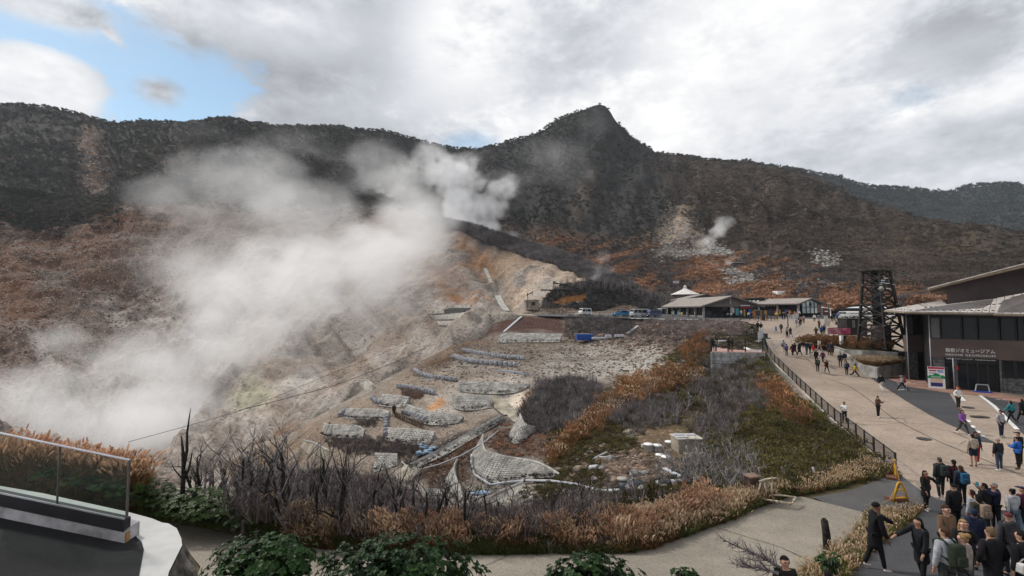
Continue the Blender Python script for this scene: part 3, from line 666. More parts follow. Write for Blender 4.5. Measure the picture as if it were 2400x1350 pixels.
ground_line('road_edge_line',[(2240,920),(2252,932),(2259,940)],.35,m_white,.012)
ground_line('road_edge_line',[(2297,927),(2330,952),(2362,985),(2384,1007)],.25,m_white,.012)
for a,b in [((2268,984),(2273,990)),((2279,998),(2283,1003)),((2291,1010),(2296,1015)),((2301,1020),(2306,1024))]: ground_line('road_dash',[a,b],.2,m_white,.012)
for a,b in [((2103,900),(2120,903)),((2127,896),(2134,898)),((2141,899),(2148,900)),((2104,914),(2120,913)),((2150,896),(2160,897)),((2333,936),(2345,937)),((2350,937),(2360,938))]: ground_line('parking_mark',[a,b],.14,m_white,.012)
ground_line('road_kerb_line',[(1795,797),(1812,820),(1830,800),(1860,785),(1880,772),(1878,762),(1862,772),(1830,790)],.12,mat('kerb_grey',(.3,.29,.28)),.012)
# museum
m_brown = mat('brown_cladding',(.105,.078,.072),.75,.10,.7,col2=(.088,.066,.062))
m_brown_dk = mat('dark_brown_cladding',(.072,.054,.05),.7,.12,.6)
m_stone_dk = mat('grey_stone_cladding',(.125,.125,.128),.85,.3,3.5,bump=.02)
m_frame = mat('black_frame',(.018,.017,.018),.5,.1,2)
m_roof = mat('roof_metal',(.44,.40,.37),.55,.16,1.6,metal=.0,spec=.4)
m_roof_dk = mat('roof_seam',(.09,.08,.075),.6,.15,2)
m_soffit = mat('pale_fascia',(.30,.235,.165),.7,.12,2)
m_glass = glass_mat('dark_glass',(.010,.013,.017),.06,spec=.22)
m_blind = mat('grey_blind',(.115,.115,.117),.5,.08,1,spec=.5)
m_pipe = mat('pale_downpipe',(.42,.45,.48),.5,.1,2)
m_letter = mat('white_letter',(.78,.78,.78),.6,.03,2)
museum_c = at1(2260,800,50)
museum = empty('museum',(museum_c.x,museum_c.y,-8.0),'two storey brown museum with dark windows and grey metal roofs beside the road','building')
MA = Vector((42.9,50.0,0)); MBp = Vector((48.9,46.0,0)); MD = (MBp - MA).normalized(); MN = Vector((MD.y,-MD.x,0))
if MN.y > 0: MN = -MN
ML0 = Vector((45.0,55.5,0)); ML1 = Vector((47.6,55.5,0))
def on_line(px,A,D):
 k = (px - CX) / F / (CP + SP * 0)
 return A + D * ((k * A.y - A.x) / (D.x - k * D.y))
def mpt(px): return on_line(px,MA,MD)
def lpt(px): return on_line(px,ML0,Vector((1,0,0)))
def slab(mb,a,b,z0,z1,off,th,n):
 """upright panel between two plan points, its face off metres in front of the wall line, th thick"""
 f0 = a + n * off; f1 = b + n * off; b0 = f0 - n * th; b1 = f1 - n * th
 return mb.prism([(f0.x,f0.y),(f1.x,f1.y),(b1.x,b1.y),(b0.x,b0.y)],z0,z1)
NL = Vector((0,-1,0)); ZB,ZS,ZD,ZW,ZE = -8.1,-4.88,-3.0,-.80,-.25
def part(name,m,parent,fn,bevel=0.0,label=None):
 mb = MB(); fn(mb); o = mb.build(name,m,parent,bevel)
 if label: o['label'] = label
 return o
mend = mpt(2480)
core = MB(); p0 = mpt(2171) - MN * .45; p1 = mend - MN * .45
core.prism([(p0.x,p0.y),(p1.x,p1.y),(p1.x + 9,p1.y + 9),(60,66),(54.5,66),(45.3,56.0),(47.4,56.0)],-8.1,-.3)
core.build('core_wall',m_frame,museum)
part('wall_band',m_brown,museum,lambda mb: slab(mb,mpt(2171.5),mend,ZS,ZD,.12,.55,MN))
part('wall_band',m_brown,museum,lambda mb: slab(mb,lpt(2117),lpt(2171),ZS + .05,ZD + .05,.1,.5,NL))
part('fascia',m_frame,museum,lambda mb: slab(mb,mpt(2171.5),mend,ZW,ZE - .05,.05,.5,MN))
part('fascia',m_frame,museum,lambda mb: slab(mb,lpt(2112),lpt(2171),ZW + .04,ZE,.05,.5,NL))
def window(pt,a,b,z0,z1,n,m=None,off=.0):
 fr = MB(); t = .09
 pa,pb = pt(a),pt(b); dd = (pb - pa).normalized()
 slab(fr,pa,pa + dd * t,z0,z1,off + .06,.14,n); slab(fr,pb - dd * t,pb,z0,z1,off + .06,.14,n)
 slab(fr,pa + dd * t,pb - dd * t,z0,z0 + t,off + .06,.14,n); slab(fr,pa + dd * t,pb - dd * t,z1 - t,z1,off + .06,.14,n)
 w = fr.build('window',m_frame,museum)
 g = MB(); slab(g,pa + dd * t,pb - dd * t,z0 + t,z1 - t,off,.03,n); g.build('pane',m or m_glass,w)
 return w
for a,b,m in [(2174,2199,m_blind),(2201,2248.5,None),(2251.5,2284.5,None),(2287.5,2335.5,None),(2339,2375.5,None),(2378.5,2393,None),(2397,2440,None)]: window(mpt,a,b,ZD,ZW,MN,m)
for a,b,m in [(2117,2136,m_blind),(2138,2161.5,None),(2163,2170,None)]: window(lpt,a,b,ZD + .05,ZW + .04,NL,m)
window(mpt,2337.5,2367,-6.6,ZS,MN,None,-.05); window(mpt,2368,2402,-6.6,ZS,MN,None,-.05); window(mpt,2403,2440,-6.6,ZS,MN,None,-.05)
def stones(pt,a,b,z0,z1,n,cw=.62,chh=.3,off=.03):
 base = MB(); slab(base,pt(a),pt(b),z0,z1,off - .03,.4,n); bo = base.build('stone_wall',m_frame,museum)
 mb = MB(); pa,pb = pt(a),pt(b); L = (pb - pa).length; dd = (pb - pa).normalized(); r = 0; z = z0
 while z < z1 - .05:
  zz = min(z + chh,z1); x = -(cw / 2 if r % 2 else 0)
  while x < L - .02:
   x0 = max(0,x); x1 = min(L,x + cw)
   if x1 - x0 > .05: slab(mb,pa + dd * (x0 + .012),pa + dd * (x1 - .012),z + .012,zz - .012,off + random.uniform(-.004,.012),.06,n)
   x += cw
  z = zz; r += 1
 tag(mb.build('stone_course',m_stone_dk,bo),kind='stuff')
stones(mpt,2177,2204,ZB,ZS,MN); stones(mpt,2224,2233,ZB,ZS,MN,.4); stones(mpt,2329.5,2336.5,ZB,ZS,MN,.35); stones(mpt,2337,2440,ZB,-6.62,MN)
stones(lpt,2120,2141.5,ZB,ZS + .05,NL)
def glass_door(pt,a,b,n,off,leaves):
 d = MB(); pa,pb = pt(a),pt(b); slab(d,pa,pb,-5.3,ZS,off + .04,.3,n); o = d.build('entrance_door',m_frame,museum)
 for i in range(leaves):
  u0 = pa.lerp(pb,i / leaves); u1 = pa.lerp(pb,(i + 1) / leaves); dd = (u1 - u0).normalized()
  lf = MB(); slab(lf,u0,u0 + dd * .06,ZB,-5.3,off + .05,.06,n); slab(lf,u1 - dd * .06,u1,ZB,-5.3,off + .05,.06,n); slab(lf,u0 + dd * .06,u1 - dd * .06,-5.4,-5.3,off + .05,.06,n); slab(lf,u0 + dd * .06,u1 - dd * .06,ZB,ZB + .18,off + .05,.06,n)
  lf.build('door_leaf_frame',m_frame,o)
  g = MB(); slab(g,u0 + dd * .06,u1 - dd * .06,ZB + .18,-5.4,off + .02,.02,n); g.build('door_glass',m_glass,o)
 return o
glass_door(mpt,2234,2329,MN,-.25,4); glass_door(mpt,2205,2222,MN,-.2,1); glass_door(lpt,2143,2170,NL,-.2,2)
for pt,pxx,n in ((mpt,2171.5,MN),(lpt,2116.5,NL),(mpt,2222.5,MN)):
 q = pt(pxx) + n * .2; z1 = -.4 if pxx < 2200 else ZS
 part('downpipe',m_pipe,museum,lambda mb: mb.tube([(q.x,q.y,ZB),(q.x,q.y,z1)],.045,6))
def text(name,body,size,pos,xdir,m,parent,extrude=.02,width=None,height=None,spacing=1.0,zdir=Vector((0,0,1))):
 """raised lettering converted to a mesh; fitted to width / height"""
 cu = bpy.data.curves.new(name,'FONT'); cu.body = body; cu.size = size; cu.extrude = extrude; cu.space_character = spacing; cu.resolution_u = 2
 tmp = bpy.data.objects.new(name,cu); COL.objects.link(tmp)
 dg = bpy.context.evaluated_depsgraph_get(); me = bpy.data.meshes.new_from_object(tmp.evaluated_get(dg)); bpy.data.objects.remove(tmp); bpy.data.curves.remove(cu)
 V = np.empty(len(me.vertices) * 3,np.float32); me.vertices.foreach_get('co',V); V = V.reshape(-1,3)
 lo,hi = V.min(0),V.max(0); V -= [lo[0],lo[1],0]
 if width: V[:,0] *= width / (hi[0] - lo[0])
 if height: V[:,1] *= height / (hi[1] - lo[1])
 xd = Vector(xdir).normalized(); zd = zdir; nd = xd.cross(zd)
 Wd = np.outer(V[:,0],xd) + np.outer(V[:,1],zd) + np.outer(V[:,2],nd) + np.array(pos)
 root = parent; off = Vector((0,0,0))
 while root is not None: off += root.location; root = root.parent
 me.vertices.foreach_set('co',(Wd - np.array(off)).astype(np.float32).ravel()); me.update()
 me.materials.clear(); me.materials.append(m)
 return link_mesh(name,me,parent)
sa,sb = mpt(2207),mpt(2321.5); sw = (sb - sa).length
part('sign_board',m_frame,museum,lambda mb: slab(mb,mpt(2203.5),mpt(2326),-5.06,-4.80,.16,.05,MN))
text('sign_text','箱根ジオミュージアム',.4,sa + MN * .16 + Vector((0,0,-4.30)),MD,m_letter,museum,.02,sw,.40)
text('sign_text','HAKONE',.2,sa + MN * .16 + Vector((0,0,-4.64)),MD,m_letter,museum,.015,sw * .355,.19,1.15); text('sign_text','GEOMUSEUM',.2,sa + MD * (sw * .405) + MN * .16 + Vector((0,0,-4.64)),MD,m_letter,museum,.015,sw * .595,.19,1.15)
text('sign_text','大涌谷インフォメーションセンター',.14,sa + MN * .19 + Vector((0,0,-5.01)),MD,m_letter,museum,.006,sw * .56,.135)
text('sign_text','Owakudani Information Center',.12,sa + MD * (sw * .6) + MN * .19 + Vector((0,0,-5.0)),MD,m_letter,museum,.006,sw * .40,.10)
ns = mpt(2231) + MN * .06
part('notice',mat('red_notice',(.45,.03,.04),.6,.05),museum,lambda mb: slab(mb,mpt(2229),mpt(2234.5),-6.05,-5.7,.07,.02,MN))
def seam_roof(name,c,nu,rows,lift=.06,m=m_roof,skew=0.0):
 """c: four corners eave-left, eave-right, top-right, top-left"""
 c = [Vector(x) for x in c]
 def P(u,v): return (c[0].lerp(c[1],u)).lerp(c[3].lerp(c[2],u),v)
 n = (c[1] - c[0]).cross(c[3] - c[0]).normalized()
 if n.z < 0: n = -n
 bs = MB(); bs.add([P(0,0),P(1,0),P(1,1),P(0,1)] + [P(0,0) - n * .22,P(1,0) - n * .22,P(1,1) - n * .22,P(0,1) - n * .22],[(0,1,2,3),(7,6,5,4),(0,4,5,1),(1,5,6,2),(2,6,7,3),(3,7,4,0)])
 base = bs.build(name,m_roof_dk,museum)
 for r in range(len(rows) - 1):
  v0,v1 = rows[r],rows[r + 1]
  for i in range(nu):
   u0,u1 = i / nu,(i + 1) / nu; g = .035; h = n * (lift - r * .012 + random.uniform(0,.012))
   q = [P(u0 + g / nu * 1.5,v0 + .006),P(u1 - g / nu * 1.5,v0 + .006),P(u1 - g / nu * 1.5,v1 - .012),P(u0 + g / nu * 1.5,v1 - .012)]
   mb = MB(); mb.add([p for p in q] + [p + h for p in q],[(4,5,6,7),(0,1,5,4),(1,2,6,5),(2,3,7,6),(3,0,4,7)])
   mb.build('roof_panel',m,base)
 gd = MB()
 for i in range(nu):
  for v in (.10,.52):
   p = P((i + .5) / nu,v) + n * (lift + .05); gd.box(p,(.22,.05,.09),math.atan2((c[1] - c[0]).y,(c[1] - c[0]).x))
 tag(gd.build('snow_guard',m_roof_dk,base),kind='stuff')
 ed = MB(); ed.bar(P(0,0) - n * .06,P(1,0) - n * .06,.16,.12); ed.build('gutter',m_soffit,base)
 return base
E0 = at1(2118,731,48.6); E1 = at1(2336,734.5,45.2); E2 = at1(2500,739,43.0)
seam_roof('roof',[E0,E1,at1(2336,700,51.5),at1(2200,716,54.5)],13,[0,.28,.55,1])
seam_roof('roof',[at1(2330,736,44.8),E2,at1(2500,668,47.5),at1(2336,699,51.5)],8,[0,.25,.55,1])
seam_roof('roof',[at1(2073,728,56),at1(2121,731,49.2),at1(2219,714,55),at1(2219,702,61)],6,[0,.3,.62,1])
ub = MB(); a0 = at1(2218,671,56); a1 = at1(2480,605,49); b0 = at1(2218,722,56);
ub.add([Vector((a0.x,a0.y,-.6)),Vector((a1.x,a1.y,-.6)),a1,a0] + [Vector((a0.x * 1.2,a0.y * 1.2,-.6)),Vector((a1.x * 1.3,a1.y * 1.2,-.6)),Vector((a1.x * 1.3,a1.y * 1.2,a1.z)),Vector((a0.x * 1.2,a0.y * 1.2,a0.z))],
  [(0,1,2,3),(1,5,6,2),(4,0,3,7),(5,4,7,6),(3,2,6,7),(0,4,5,1)]); ub.build('upper_wall',m_brown_dk,museum)
ur = MB(); t0 = at1(2175,677,56.5); t1 = at1(2490,597,46.5); bk = Vector((t0.x * .21,t0.y * .2,.0))
ur.add([t0,t1,t1 + bk + Vector((6,0,0)),t0 + bk,t0 - Vector((0,0,.16)),t1 - Vector((0,0,.3)),t1 + bk + Vector((6,0,-.3)),t0 + bk - Vector((0,0,.16))],[(0,1,2,3),(7,6,5,4),(0,4,5,1),(1,5,6,2),(2,6,7,3),(3,7,4,0)])
ur.build('upper_roof',m_soffit,museum)
part('ridge_cap',m_roof,museum,lambda mb: mb.bar(t0 + Vector((0,-.05,.06)),t1 + Vector((0,-.05,.06)),.3,.1))
# poster, stand and bits in front of the entrance
pc = gp(2196,911)
m_post = mat('poster_white',(.74,.74,.74),.6,.03)
poster = empty('poster_board',pc,'upright white advertising panel with red heading and green band outside the museum','sign')
ex = Vector((MD.x,MD.y,0)); PN = MN; w = 1.32; hgt = 2.2
def pslab(name,m,x0,x1,z0,z1,off,parent=poster):
 mb = MB(); slab(mb,pc + ex * (x0 - w / 2),pc + ex * (x1 - w / 2),pc.z + z0,pc.z + z1,off,.03,PN); return mb.build(name,m,parent)
part('back_post',m_frame,poster,lambda mb: slab(mb,pc + ex * (w / 2),pc + ex * (w / 2 + .28),pc.z,pc.z + hgt - .02,-.05,.35,PN))
pan = pslab('panel',m_post,0,w,.02,hgt,0)
pslab('heading_band',mat('poster_red',(.42,.03,.07),.6,.08),.03,w - .03,hgt - .24,hgt - .03,.012)
pslab('text_line',mat('poster_red',(.42,.03,.07)),.12,.68,hgt - .47,hgt - .33,.012); pslab('text_line',mat('poster_blue',(.04,.1,.4)),.74,1.22,hgt - .44,hgt - .34,.012); pslab('text_line',mat('poster_blue',(.04,.1,.4)),.8,1.24,hgt - .56,hgt - .49,.012); pslab('text_line',m_frame,.1,.65,hgt - .68,hgt - .62,.012)
gb = MB(); zz = pc.z + 1.02
hill = [(0.0,0),(w,0),(w,.22),(1.15,.36),(.98,.30),(.86,.46),(.66,.54),(.46,.44),(.34,.3),(.18,.34),(0,.2)]
Vf = [pc + ex * (p[0] - w / 2) + PN * .014 + Vector((0,0,1.02 + p[1])) for p in hill]; gb.add(Vf,[list(range(len(hill)))]); gb.build('green_band',mat('poster_green',(.01,.24,.09),.6,.05),poster)
text('poster_text','HAKONE',.2,pc + ex * (.28 - w / 2) + PN * .03 + Vector((0,0,1.10)),ex,m_letter,poster,.004,.72,.15)
pslab('lower_band',mat('poster_pink',(.62,.45,.38),.6,.05),.15,w - .15,.62,1.0,.013); pslab('lower_band',mat('poster_navy',(.02,.03,.14),.6,.05),.2,w - .2,.22,.6,.013)
q = gp(2303,920)
st = empty('floor_stand',q,'small slanted notice stand with blue foot by the museum door','sign')
part('foot',mat('blue_plastic',(.02,.06,.34),.5,.05),st,lambda mb: mb.box(q + Vector((0,0,.06)),(1.25,.6,.12),math.atan2(MD.y,MD.x)))
def _st(mb):
 for s in (-1,1): mb.bar(q + ex * (.5 * s) + Vector((0,0,.12)),q + ex * (.4 * s) + Vector((0,0,.75)),.07)
 mb.bar(q - ex * .42 + Vector((0,0,.75)),q + ex * .42 + Vector((0,0,.75)),.07)
part('frame',m_pipe,st,_st)
part('notice_panel',m_frame,st,lambda mb: slab(mb,q - ex * .36,q + ex * .36,q.z + .14,q.z + .70,.0,.04,MN))
for i,(px,py,lab) in enumerate([(2166,1029,'round dark manhole cover in the middle of the tan road'),(2290,977,'oval dark drain cover near the dashed white line'),(2303,977,'dark drain cover right beside another drain cover'),(2268,955,'small dark drain cover near the white shirted man')]):
 p = gp(px,py); o = MB().lathe(p + Vector((0,0,.016)),[(.42,-.01),(.42,.004),(.38,.007),(.36,.003),(0.02,.003)],16).build('manhole_cover',mat('iron_cover',(.045,.042,.038),.6,.3,6)); tag(o,lab,'manhole cover','manhole covers on the road')
# planters and lattice tower
m_conc = mat('pale_concrete',(.33,.32,.30),.9,.22,.9,bump=.01)
def wall_on(name,label,pix,top,th,m,closed=False,cat='wall',parent=None,group=None):
 """low concrete wall that follows photo base points; the top is level at the given heights"""
 pts = [gp(*p) for p in pix]
 root = empty(name,pts[0],label,cat,group)
 for i in range(len(pts) - 1):
  a,b = pts[i],pts[i + 1]; d = (b - a); d.z = 0; d.normalize(); n = Vector((-d.y,d.x,0))
  ta = top[i]; tb = top[i + 1]
  mb = MB(); mb.prism([(a.x,a.y),(b.x,b.y),(b.x + n.x * th,b.y + n.y * th),(a.x + n.x * th,a.y + n.y * th)],[a.z - .3,b.z - .3,b.z - .3,a.z - .3],[ta,tb,tb,ta]); mb.build('wall_segment',m,root,.015)
 return root,pts
lw,lp = wall_on('planter_wall','lower pale concrete planter wall with a sharp corner beside the tan road',[(1955,828),(1989,849),(2009,866),(2020,876),(2057,887),(2118,875)],[-5.05,-5.75,-6.35,-6.62,-6.72,-6.55],.25,m_conc)
up = [at1(1955,811,lp[0].y - .05),at1(1978,819,63),at1(2020,821.5,61.2),at1(2060,823,60.4),at1(2104,826,59.5),at1(2122,823,62)]
uw = empty('planter_wall',up[0],'upper pale concrete planter wall below the black lattice tower','wall')
for a,b in zip(up[:-1],up[1:]):
 d = (b - a); d.z = 0; d.normalize(); n = Vector((-d.y,d.x,0)) * .22
 MB().prism([(a.x,a.y),(b.x,b.y),(b.x + n.x,b.y + n.y),(a.x + n.x,a.y + n.y)],-8.2,[a.z,b.z,b.z,a.z]).build('wall_segment',m_conc,uw,.012)
m_bed = mat('planter_soil',(.10,.075,.03),.95,.4,1.2,bump=.05)
bed = MB(); inner = [lp[i] for i in range(6)] + [up[5],up[4],up[3],up[2],up[1],up[0]]
bed.add([Vector((p.x,p.y,z)) for p,z in zip(inner,[-5.3,-5.95,-6.5,-6.8,-6.9,-6.7,-6.5,-6.6,-6.5,-6.3,-5.9,-5.2])],[[0,1,11],[1,10,11],[1,2,10],[2,9,10],[2,3,9],[3,8,9],[3,4,8],[4,7,8],[4,5,7],[5,6,7]])
tag(bed.build('planter_bed',m_bed),kind='structure')
bed2 = MB(); bp_ = [up[0],up[1],up[2],up[3],up[4],up[5],Vector((52,74,0)),Vector((46,76,0)),Vector((41,71,0))]
bed2.add([Vector((p.x,p.y,(p.z - .12) if i < 6 else -4.5)) for i,p in enumerate(bp_)],[[0,1,8],[1,2,8],[2,7,8],[2,3,7],[3,6,7],[3,4,6],[4,5,6]])
tag(bed2.build('planter_bed',m_bed),kind='structure')
m_iron = mat('black_lattice',(.022,.018,.016),.6,.25,2)
m_tube = mat('black_tube',(.016,.02,.026),.5,.15,1)
tb = at1(2066,817,62.5); th_ = 10.0; tower = empty('lattice_tower',tb,'black tapering lattice tower with loudspeakers standing in the grassy planter','tower')
h0,h1,phi = 1.84,1.0,math.radians(19); lean = Vector((-.22,0,0))
def tp(i,t):
 a = phi + math.pi / 4 + i * math.pi / 2; r = (h0 + (h1 - h0) * t ** .85) * 1.414
 return tb + Vector((r * math.cos(a),r * math.sin(a),th_ * t)) + lean * t
for i in range(4): part('leg',m_iron,tower,lambda mb: [mb.bar(tp(i,k / 6),tp(i,(k + 1) / 6),.27) for k in range(6)])
lv = [0,.16,.30,.44,.57,.70,.82,.91,1.0]
for k in lv[1:]:
 part('ring',m_iron,tower,lambda mb: [mb.bar(tp(i,k),tp((i + 1) % 4,k),.16) for i in range(4)])
for k in range(8):
 for i in range(4):
  j = (i + 1) % 4
  part('brace',m_iron,tower,lambda mb: mb.bar(tp(i,lv[k]),tp(j,lv[k + 1]),.13)); part('brace',m_iron,tower,lambda mb: mb.bar(tp(j,lv[k]),tp(i,lv[k + 1]),.13))
 for i in range(4 if k % 2 else 0):
  part('bolt_plate',m_pipe,tower,lambda mb: mb.box(tp(i,lv[k + 1]) + Vector((0,-.16,.02)),(.34,.06,.09)))
part('mast',m_tube,tower,lambda mb: mb.tube([tb + Vector((-.2,0,2.6)),tb + lean + Vector((-.1,0,th_ - .1))],[.62,.55],16))
part('drum',m_brown,tower,lambda mb: mb.lathe(tb + Vector((.02,0,0)),[(1.06,-.4),(1.06,2.95),(1.0,3.0),(.05,3.0)],20))
for px,py,r,lab in [(2066,677,.36,'round loudspeaker horn facing the road'),(2086,755,.3,None),(2030,727,.28,None)]:
 p = at1(px,py,60.0); hb = MB().lathe((0,0,0),[(r,0),(r * .82,.06),(r * .3,.34),(r * .22,.5),(.05,.5)],14); hb.v = [tuple(Vector((v[0],v[2],v[1])) + p) for v in hb.v]
 hb.build('loudspeaker',mat('speaker_grey',(.32,.29,.26),.6,.15),tower)
for px,py in [(2077,652),(2082,676),(2070,657),(2080,664),(2069,662)]:
 p = at1(px,py,60.3); part('floodlight',m_pipe,tower,lambda mb: mb.box(p,(.42,.12,.12)))
part('platform',m_iron,tower,lambda mb: mb.box(tb + lean + Vector((0,0,th_ + .06)),(2.9,2.9,.1),phi))
# dark hut behind, banner, flags
m_hut = mat('dark_hoarding',(.030,.024,.023),.7,.15,1)
hb = at1(1987,786,74); hut = empty('dark_hut',hb,'dark brown windowless hut standing behind the planter beside the tower','hut')
MB().box(hb + Vector((1.55,1.2,1.25)),(3.1,2.2,2.5)).build('wall',m_hut,hut,.02); MB().box(hb + Vector((1.55,1.2,2.56)),(3.3,2.5,.1)).build('roof',m_roof_dk,hut)
part('hanging_sheet',mat('grey_sheet',(.2,.21,.22),.6,.2),hut,lambda mb: mb.box(hb + Vector((1.0,.06,1.75)),(.42,.04,1.1)))
def cloth_quad(mb,a,b,z0,z1,n=10,wob=.06,ph=0):
 a = Vector(a); b = Vector(b); d = (b - a).normalized(); nn = Vector((d.y,-d.x,0))
 for i in range(n):
  u0,u1 = i / n,(i + 1) / n
  P = [a.lerp(b,u) + nn * (wob * math.sin(u * 9 + ph) + s * .006) for s in (0,1) for u in (u0,u1)]
  A,B,C,D = [Vector((P[0].x,P[0].y,z0)),Vector((P[1].x,P[1].y,z0)),Vector((P[1].x,P[1].y,z1)),Vector((P[0].x,P[0].y,z1))]
  mb.quad(A,B,C,D)
def banner_mat():
 m = bpy.data.materials.new('pink_banner'); m.use_nodes = True; t = NT(m.node_tree); b = m.node_tree.nodes['Principled BSDF']
 pos = t.n('ShaderNodeNewGeometry').outputs['Position']; c = t.mix(t.ss(t.noise(pos,1.1,3),.4,.62),(.50,.05,.13,1),(.62,.28,.34,1)); t.put(b.inputs['Base Color'],c); return m
ba,bb = at1(1942,783,70.0),at1(1993,780,70.5)
ban = empty('banner',ba,'pink event banner with pale lettering tied along the railing','banner'); mb = MB(); cloth_quad(mb,ba,bb,ba.z - .02,ba.z + .85,14); mb.build('cloth',banner_mat(),ban)
m_txt = mat('banner_letter',(.66,.60,.58),.7,.08)
for r in range(2):
 for i in range(7 - r):
  p = ba.lerp(bb,.07 + i * .078 + r * .02) + Vector((0,-.09,.46 - r * .34)); part('letter_block',m_txt,ban,lambda mb: [mb.box(p + Vector((0,0,.1 + k * .09)),(random.uniform(.08,.16),.01,.03)) for k in range(2)] + [mb.box(p + Vector((random.uniform(-.06,.06),0,.13)),(.03,.01,.2))])
part('rail',m_iron,ban,lambda mb: [mb.bar(ba + Vector((0,.1,z)),bb + Vector((0,.1,z)),.05) for z in (.02,.84)] + [mb.bar(ba.lerp(bb,k / 4) + Vector((0,.1,-.7)),ba.lerp(bb,k / 4) + Vector((0,.1,.86)),.06) for k in range(5)])
def nobori(px,py0,py1,d,wpx,col,label,name='nobori_flag'):
 b = at1(px,py1,d); t = at1(px,py0,d); h = t.z - b.z; wm = wpx * d / F
 r = empty(name,b,label,'flag','upright advertising flags in front of the shops')
 part('pole',m_pipe,r,lambda mb: mb.tube([b,b + Vector((0,0,h))],.025,5)); mb = MB(); cloth_quad(mb,b,b + Vector((wm,.05,0)),b.z + h * .14,b.z + h * .97,5,.05,px); mb.build('cloth',mat('flag_' + label.split()[0] + '_cloth',col,.8,.1,3),r)
 return r
nobori(1933,740,768,76,8,(.62,.62,.58),'white upright flag with faded print beside the people at the stall')
nobori(1942,746,766,77,3,(.65,.45,.02),'yellow narrow flag beside the white one by the stall')
q = at1(1930,742,100); sgn = empty('sign_board',q,'dark red brown sign board with white lettering under a pale canopy by the plateau','sign')
part('panel',mat('maroon_board',(.07,.025,.022),.6,.1),sgn,lambda mb: mb.box(q + Vector((.6,0,1.0)),(1.3,.12,1.3))); part('letters',m_letter,sgn,lambda mb: mb.box(q + Vector((.6,-.08,1.1)),(.75,.02,.14)))
part('canopy',m_letter,sgn,lambda mb: [mb.bar(q + Vector((0,.2,1.95)),q + Vector((1.7,.2,1.6)),.8,.1,(0,0,1)),mb.bar(q + Vector((1.7,.3,0)),q + Vector((1.7,.3,1.6)),.12)])
# shops on the plateau
m_shopw = mat('shop_cladding',(.125,.105,.10),.8,.12,1.2)
m_shoproof = mat('shop_roof',(.255,.225,.20),.75,.12,.6,col2=(.215,.19,.17))
m_col = mat('shop_column',(.27,.25,.25),.8,.1,2)
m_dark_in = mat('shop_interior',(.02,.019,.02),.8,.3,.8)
def gable_shop(name,label,A,u,wd,width,length,zb,ze,rise,over=.8,glaze=None,posts=(),hip=0.0):
 """A: ground corner nearest the camera; u: along the ridge (away), wd: across the gable front"""
 A = Vector((A[0],A[1],0)); u = Vector((u[0],u[1],0)).normalized(); wd = Vector((wd[0],wd[1],0)).normalized()
 R = empty(name,(A.x,A.y,zb),label,'shop')
 def P(s,t,z): q = A + wd * s + u * t; return Vector((q.x,q.y,z))
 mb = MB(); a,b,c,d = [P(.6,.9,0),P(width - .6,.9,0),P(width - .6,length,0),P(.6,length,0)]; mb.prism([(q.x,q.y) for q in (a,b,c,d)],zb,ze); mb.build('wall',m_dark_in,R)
 zr = ze + rise
 for (s0,s1) in ((-over,width / 2),(width + over,width / 2)):
  e0,e1,r0,r1 = P(s0,-over,ze - rise * over / (width / 2)),P(s0,length + over,ze - rise * over / (width / 2)),P(s1,-over,zr),P(s1,length + over - hip,zr)
  dn = Vector((0,0,-.28)); mb = MB(); mb.add([e0,e1,r1,r0,e0 + dn,e1 + dn,r1 + dn,r0 + dn],[(0,3,2,1) if s0 < 0 else (0,1,2,3),(4,5,6,7) if s0 < 0 else (7,6,5,4),(0,1,5,4),(1,2,6,5),(2,3,7,6),(3,0,4,7)]); mb.build('roof',m_shoproof,R)
  mb = MB(); mb.bar(e0 - u * .04 + Vector((0,0,-.16)),r0 - u * .04 + Vector((0,0,-.16)),.1,.34); mb.build('barge_board',m_shopw,R)
  mb = MB(); mb.bar(e0 + Vector((0,0,-.14)),e1 + Vector((0,0,-.14)),.14,.3); mb.build('eave_board',m_shopw,R)
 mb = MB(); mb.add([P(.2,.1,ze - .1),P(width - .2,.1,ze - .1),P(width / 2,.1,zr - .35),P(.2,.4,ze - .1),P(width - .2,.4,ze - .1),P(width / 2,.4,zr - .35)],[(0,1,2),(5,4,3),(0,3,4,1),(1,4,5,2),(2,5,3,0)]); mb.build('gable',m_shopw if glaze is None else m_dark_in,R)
 mb = MB(); mb.bar(P(.0,.12,ze - .15),P(width,.12,ze - .15),.3,.5); mb.build('beam',m_shopw,R)
 for s,t in posts: part('column',m_col,R,lambda q: q.box(P(s,t,(zb + ze) / 2 - .1),(.42,.42,ze - zb - .2),math.atan2(wd.y,wd.x)))
 return R,P
zs = -2.05
s1,P1 = gable_shop('shop','largest brown gabled shop with a wide grey roof and dark glazed front',(44.3,112),(0,1),(1,0),13.2,33,zs,1.02,2.15,.8,posts=[(.2,.2),(6.6,.2),(13,.2),(.2,5.2),(.2,10.4),(.2,16),(.2,22)])
part('centre_post',m_col,s1,lambda mb: mb.box(P1(6.35,0,2.0),(.42,.2,1.7)))
def glazing(R,P,s0,s1_,t0,t1_,z0,z1,n,m=m_glass):
 for i in range(n):
  a = P(s0 + (s1_ - s0) * i / n + .06,t0 + (t1_ - t0) * i / n,0); b = P(s0 + (s1_ - s0) * (i + 1) / n - .06,t0 + (t1_ - t0) * (i + 1) / n,0)
  d = (b - a).normalized(); nn = Vector((d.y,-d.x,0)); mb = MB(); slab(mb,a,b,z0 + .1,z1,.02,.04,nn); w = mb.build('window',m,R)
glazing(s1,P1,.8,12.6,.8,.8,zs + .1,.7,6)
glazing(s1,P1,.52,.52,1.0,26.0,zs + .7,.6,7)
part('plinth',m_col,s1,lambda mb: mb.box(P1(.45,13,zs + .3),(.12,25,.6)))
